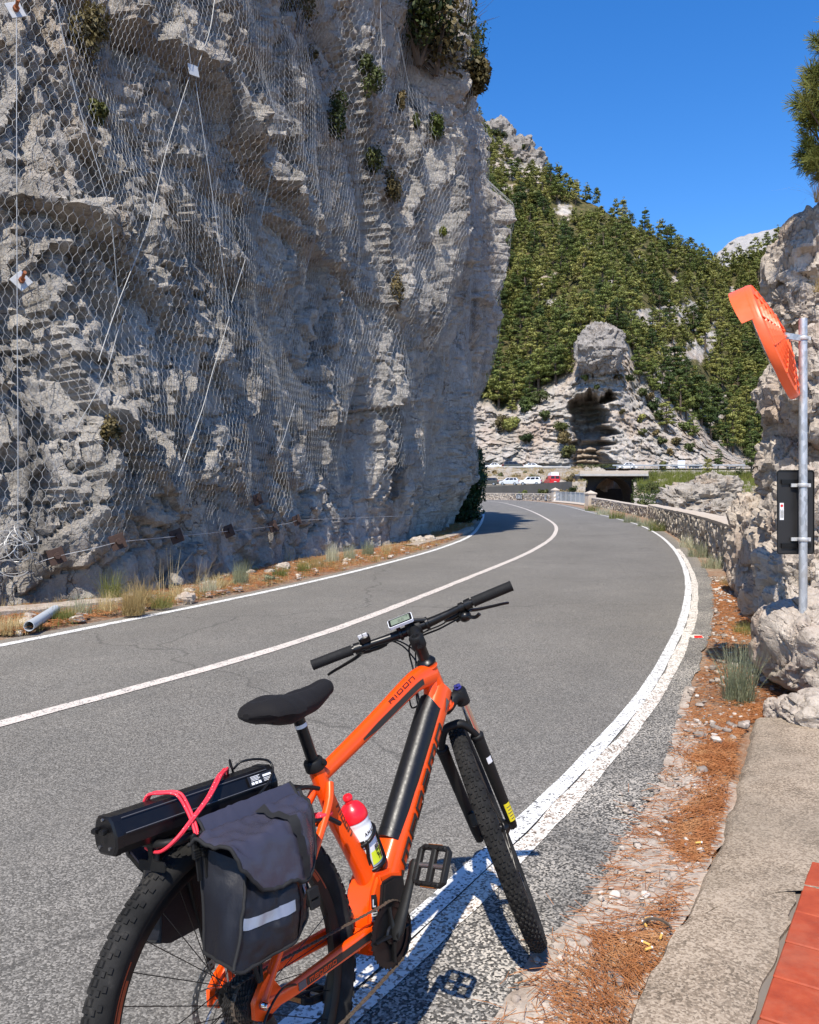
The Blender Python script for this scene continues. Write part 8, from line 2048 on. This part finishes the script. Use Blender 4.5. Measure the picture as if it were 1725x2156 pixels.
for x in (-.128, -.108):
    b = MB(); b.box((x, -.082, .752), (.013, .010, .034), rotx(.05), bev=.003); b.box((x, -.083, .728), (.014, .012, .022), bev=.003)
    for k in range(4): b.box((x, -.0885, .721+k*.005), (.0145, .003, .0018))
    b.box((x+.002, -.085, .700), (.010, .004, .05), bev=.001); b.build('hook', M_BLKM, bc, 35)
b = MB(); b.tube(spline([(.27, -.035, .675), (.30, -.045, .672), (.325, -.030, .668), (.315, .0, .665), (.30, .03, .665)], 18), .006, 8); b.build('loop', M_CORD, bc, 60)
# panniers: one double bag hung over the carrier
pn = bike_thing('pannier_bag', 'dark grey nylon double pannier hung over the rear carrier', 'bag')
def sbox(fn, n1=20, n2=16, n3=10):
    """closed six-sided sheet; fn maps unit coordinates (a,b,c) to space"""
    V = []; F = []; o = 0
    for ax in range(3):
        m1, m2 = [(n2, n3), (n1, n3), (n1, n2)][ax]
        for side in (0, 1):
            A, B_ = np.meshgrid(np.linspace(0, 1, m1), np.linspace(0, 1, m2), indexing='ij'); C = np.full_like(A, float(side)); uvw = [(C, A, B_), (A, C, B_), (A, B_, C)][ax]
            P = fn(np.stack([q.ravel() for q in uvw], -1)); g = grid_faces(m1, m2)
            if (side == 1) == (ax == 1): g = g[:, ::-1]
            V.append(P); F.append(g+o); o += len(P)
    return np.vstack(V), np.vstack(F)
def bag_fn(sy):
    def fn(U):
        a, b_, c = U[:, 0], U[:, 1], U[:, 2]          # a: rear..front, b: inner..outer, c: bottom..top
        e = lambda t, k: .5+.5*np.sign(t-.5)*np.abs(2*t-1)**k
        xr_ = -.125+.02*c-.028*b_*(1-c)+.045*b_*c; xf_ = .172-.005*c-.045*b_-.02*(1-c)
        x = xr_+(xf_-xr_)*a
        # rounded lower corners at the front
        zb = .522-.006*b_+.060*np.maximum(0, (a-.62)/.38)**2.2*(b_*.6+.4)+.012*np.maximum(0, (.10-a)/.10)**2; zt = .735-.045*b_
        z = zb+(zt-zb)*c
        yo = .190-.030*c-.045*np.maximum(0, (a-.55)/.45)**1.6-.012*np.maximum(0, (.2-a)/.2)**2*0
        bul = .020*np.sin(np.pi*a)*np.sin(np.pi*np.clip(c, 0, 1))*b_
        y = .070+(yo-.070)*b_+bul
        P = np.column_stack([x, sy*y, z])
        w = fbm(P*[14, 14, 18]+sy, 4, 21)*.0085*b_+.007*np.abs(fbm(P*[30, 12, 11], 3, 23))*b_
        P[:, 1] += sy*w; P[:, 0] -= .004*fbm(P*[10, 30, 12], 3, 24)*(a < .02)
        return P
    return fn
for sy in (-1, 1):
    V, F = sbox(bag_fn(sy), 44, 14, 40); me = np_mesh('pouch', V, F if sy < 0 else F[:, ::-1], 55); pc_ = link_mesh('pouch', me, pn, M_NYLON2 if sy < 0 else M_NYLON2)
    fn = bag_fn(sy)
    # piping along the edges of the rear gusset and outer face
    edges = [[(0, 1, c) for c in np.linspace(0, 1, 20)]+[], [(0, .02, c) for c in np.linspace(0, 1, 20)], [(a, 1, 0) for a in np.linspace(0, 1, 24)]+[(1, 1, c) for c in np.linspace(0, 1, 20)], [(0, b_, 0) for b_ in np.linspace(0, 1, 12)]]
    for e_ in ([edges[0], edges[1], edges[2], edges[3]]):
        b = MB(); b.tube(fn(np.array(e_, float)), .0036, 7); b.build('piping', M_WEB, pc_, 60)
    # reflective band in two lengths, each a little proud of the outer face
    for a0, a1 in ((.02, .58), (.80, .99)):
        b = MB(); V = []
        for a in np.linspace(a0, a1, 26):
            c0 = .455-.10*math.sin(a*3.0+.25)*.45-.10*(a-.3)**2*2+(.35*(a-.75) if a0 > .5 else 0)
            for c_ in (c0-.055, c0-.02, c0+.02, c0+.055): p = fn(np.array([[a, 1, c_]]))[0]; V.append(p+np.array([0, sy*.0022, 0]))
        b.add(V, grid_faces(26, 4).tolist()); b.build('reflective_band', M_REFL, pc_, 60)
    # flap: folds from the top panel over the outer face
    nu, nv = 34, 26; V = []
    for i in range(nu):
        s = i/(nu-1)
        for j in range(nv):
            t = j/(nv-1); a = s
            reach = .055+.060*math.sin(math.pi*min(1, max(0, (s*.92+.08))))**.7+.030*smooth(.4, .8, s)-.05*max(0, .16-s)/.16*.7
            xx = -.135+.318*s-.012*t*(1 if s > .5 else -1)*0+(.030*t*(1-s))-.035*t*s
            top_l = .105; L = t*(top_l+reach)
            if L < top_l: y = .074+L*.96; z = .752-.012*(L/top_l)**1.4+.011*math.exp(-((L-.022)/.014)**2)-.006*math.exp(-((L-.004)/.008)**2)
            else: q_ = L-top_l; y = .173+.020*(1-math.exp(-q_/.03)); z = .740-q_*.97
            y -= .050*max(0, (s-.6)/.4)**1.6*(min(1, L/top_l)); z -= .006*max(0, (.08-s)/.08)
            V.append((xx, sy*y, float(z)))
    V = np.array(V); wr_ = .0125*np.abs(fbm(V*[17, 24, 10]+3, 3, 33))+.005*fbm(V*[45, 45, 40], 3, 34); tt = np.tile(np.linspace(0, 1, nv), nu); V[:, 2] += wr_*.9; V[:, 1] += sy*wr_*.5*(tt > .4)
    V2 = V-np.array([0, sy*.002, .003]); Fg = grid_faces(nu, nv); Fa = np.vstack([Fg, Fg[:, ::-1]+len(V)])
    rim_ = [i*nv for i in range(nu)]+[(nu-1)*nv+j for j in range(1, nv)]+[i*nv+nv-1 for i in range(nu-2, -1, -1)]+[j for j in range(nv-2, 0, -1)]
    k = len(rim_); Fr = np.array([[rim_[i], rim_[(i+1) % k], rim_[(i+1) % k]+len(V), rim_[i]+len(V)] for i in range(k)])
    flap = link_mesh('flap', np_mesh('flap', np.vstack([V, V2]), np.vstack([Fa, Fr]), 60), pn, M_NYLON)
    b = MB(); edge_ids = [0*nv+j for j in range(nv)]+[i*nv+nv-1 for i in range(1, nu)]+[(nu-1)*nv+j for j in range(nv-2, -1, -1)]; b.tube(V[edge_ids], .0042, 7); b.build('piping', M_WEB, flap, 60)
    # strap down the flap, side release buckle
    b = MB(); sid = .60; SP = []
    for j in range(2, nv):
        for ds in (-.042, .042):
            i = int(round((sid-.05+.30*(j/nv)*.5+ds)*(nu-1))); SP.append(V[min(max(i, 0), nu-1)*nv+j]+np.array([0, sy*.0045, .0045]))
    b.add(SP, grid_faces(nv-2, 2).tolist()); b.build('strap', M_WEB, flap, 60)
    p1 = V[int(.70*(nu-1))*nv+nv-1]
    tail = [p1+np.array([0, sy*.006, .004]), p1+np.array([.002, sy*.010, -.020])]
    b = MB(); c = p1+np.array([-.002, sy*.012, -.026]); b.box(c, (.034, .011, .024), rotx(.1*sy), bev=.003); b.box(c+np.array([0, sy*.002, -.022]), (.030, .010, .018), rotx(.1*sy), bev=.003); b.box(c+np.array([.013, 0, -.012]), (.006, .012, .024), bev=.002); b.box(c+np.array([-.013, 0, -.012]), (.006, .012, .024), bev=.002); b.build('buckle', M_BLKM, flap, 35)
    b = MB(); cc = [];
    for c_ in np.linspace(.55, .0, 14):
        for a in (.66, .74): p = fn(np.array([[a, 1, c_]]))[0]; cc.append(p+np.array([0, sy*.003, 0]))
    b.add(cc, grid_faces(14, 2).tolist()); b.build('strap', M_WEB, pc_, 60)
# panel lying over the carrier between the two pouches
V = []; nu, nv = 30, 22
for i in range(nu):
    s = i/(nu-1); x = -.104+.269*s
    for j in range(nv):
        t = -1+2*j/(nv-1); y = t*.098; z = .7665 if abs(t) < .52 else .7665+.022*math.sin(min(1, (abs(t)-.52)/.18)*math.pi/2)*1.0-.045*max(0, (abs(t)-.72)/.28)**1.3
        V.append((x, y, z+.0005))
V = np.array(V); cr2 = .0035*np.abs(fbm(V*[60, 25, 10], 2, 41))*(np.abs(V[:, 1]) > .055); V[:, 2] += cr2
pl2 = link_mesh('top_panel', np_mesh('top_panel', np.vstack([V, V-[0, 0, .004]]), np.vstack([grid_faces(nu, nv), grid_faces(nu, nv)[:, ::-1]+len(V)]), 60), pn, M_NYLON)
for s in (0, nu-1):
    b = MB(); b.tube(V[[s*nv+j for j in range(nv)]], .0035, 6); b.build('piping', M_WEB, pl2, 60)
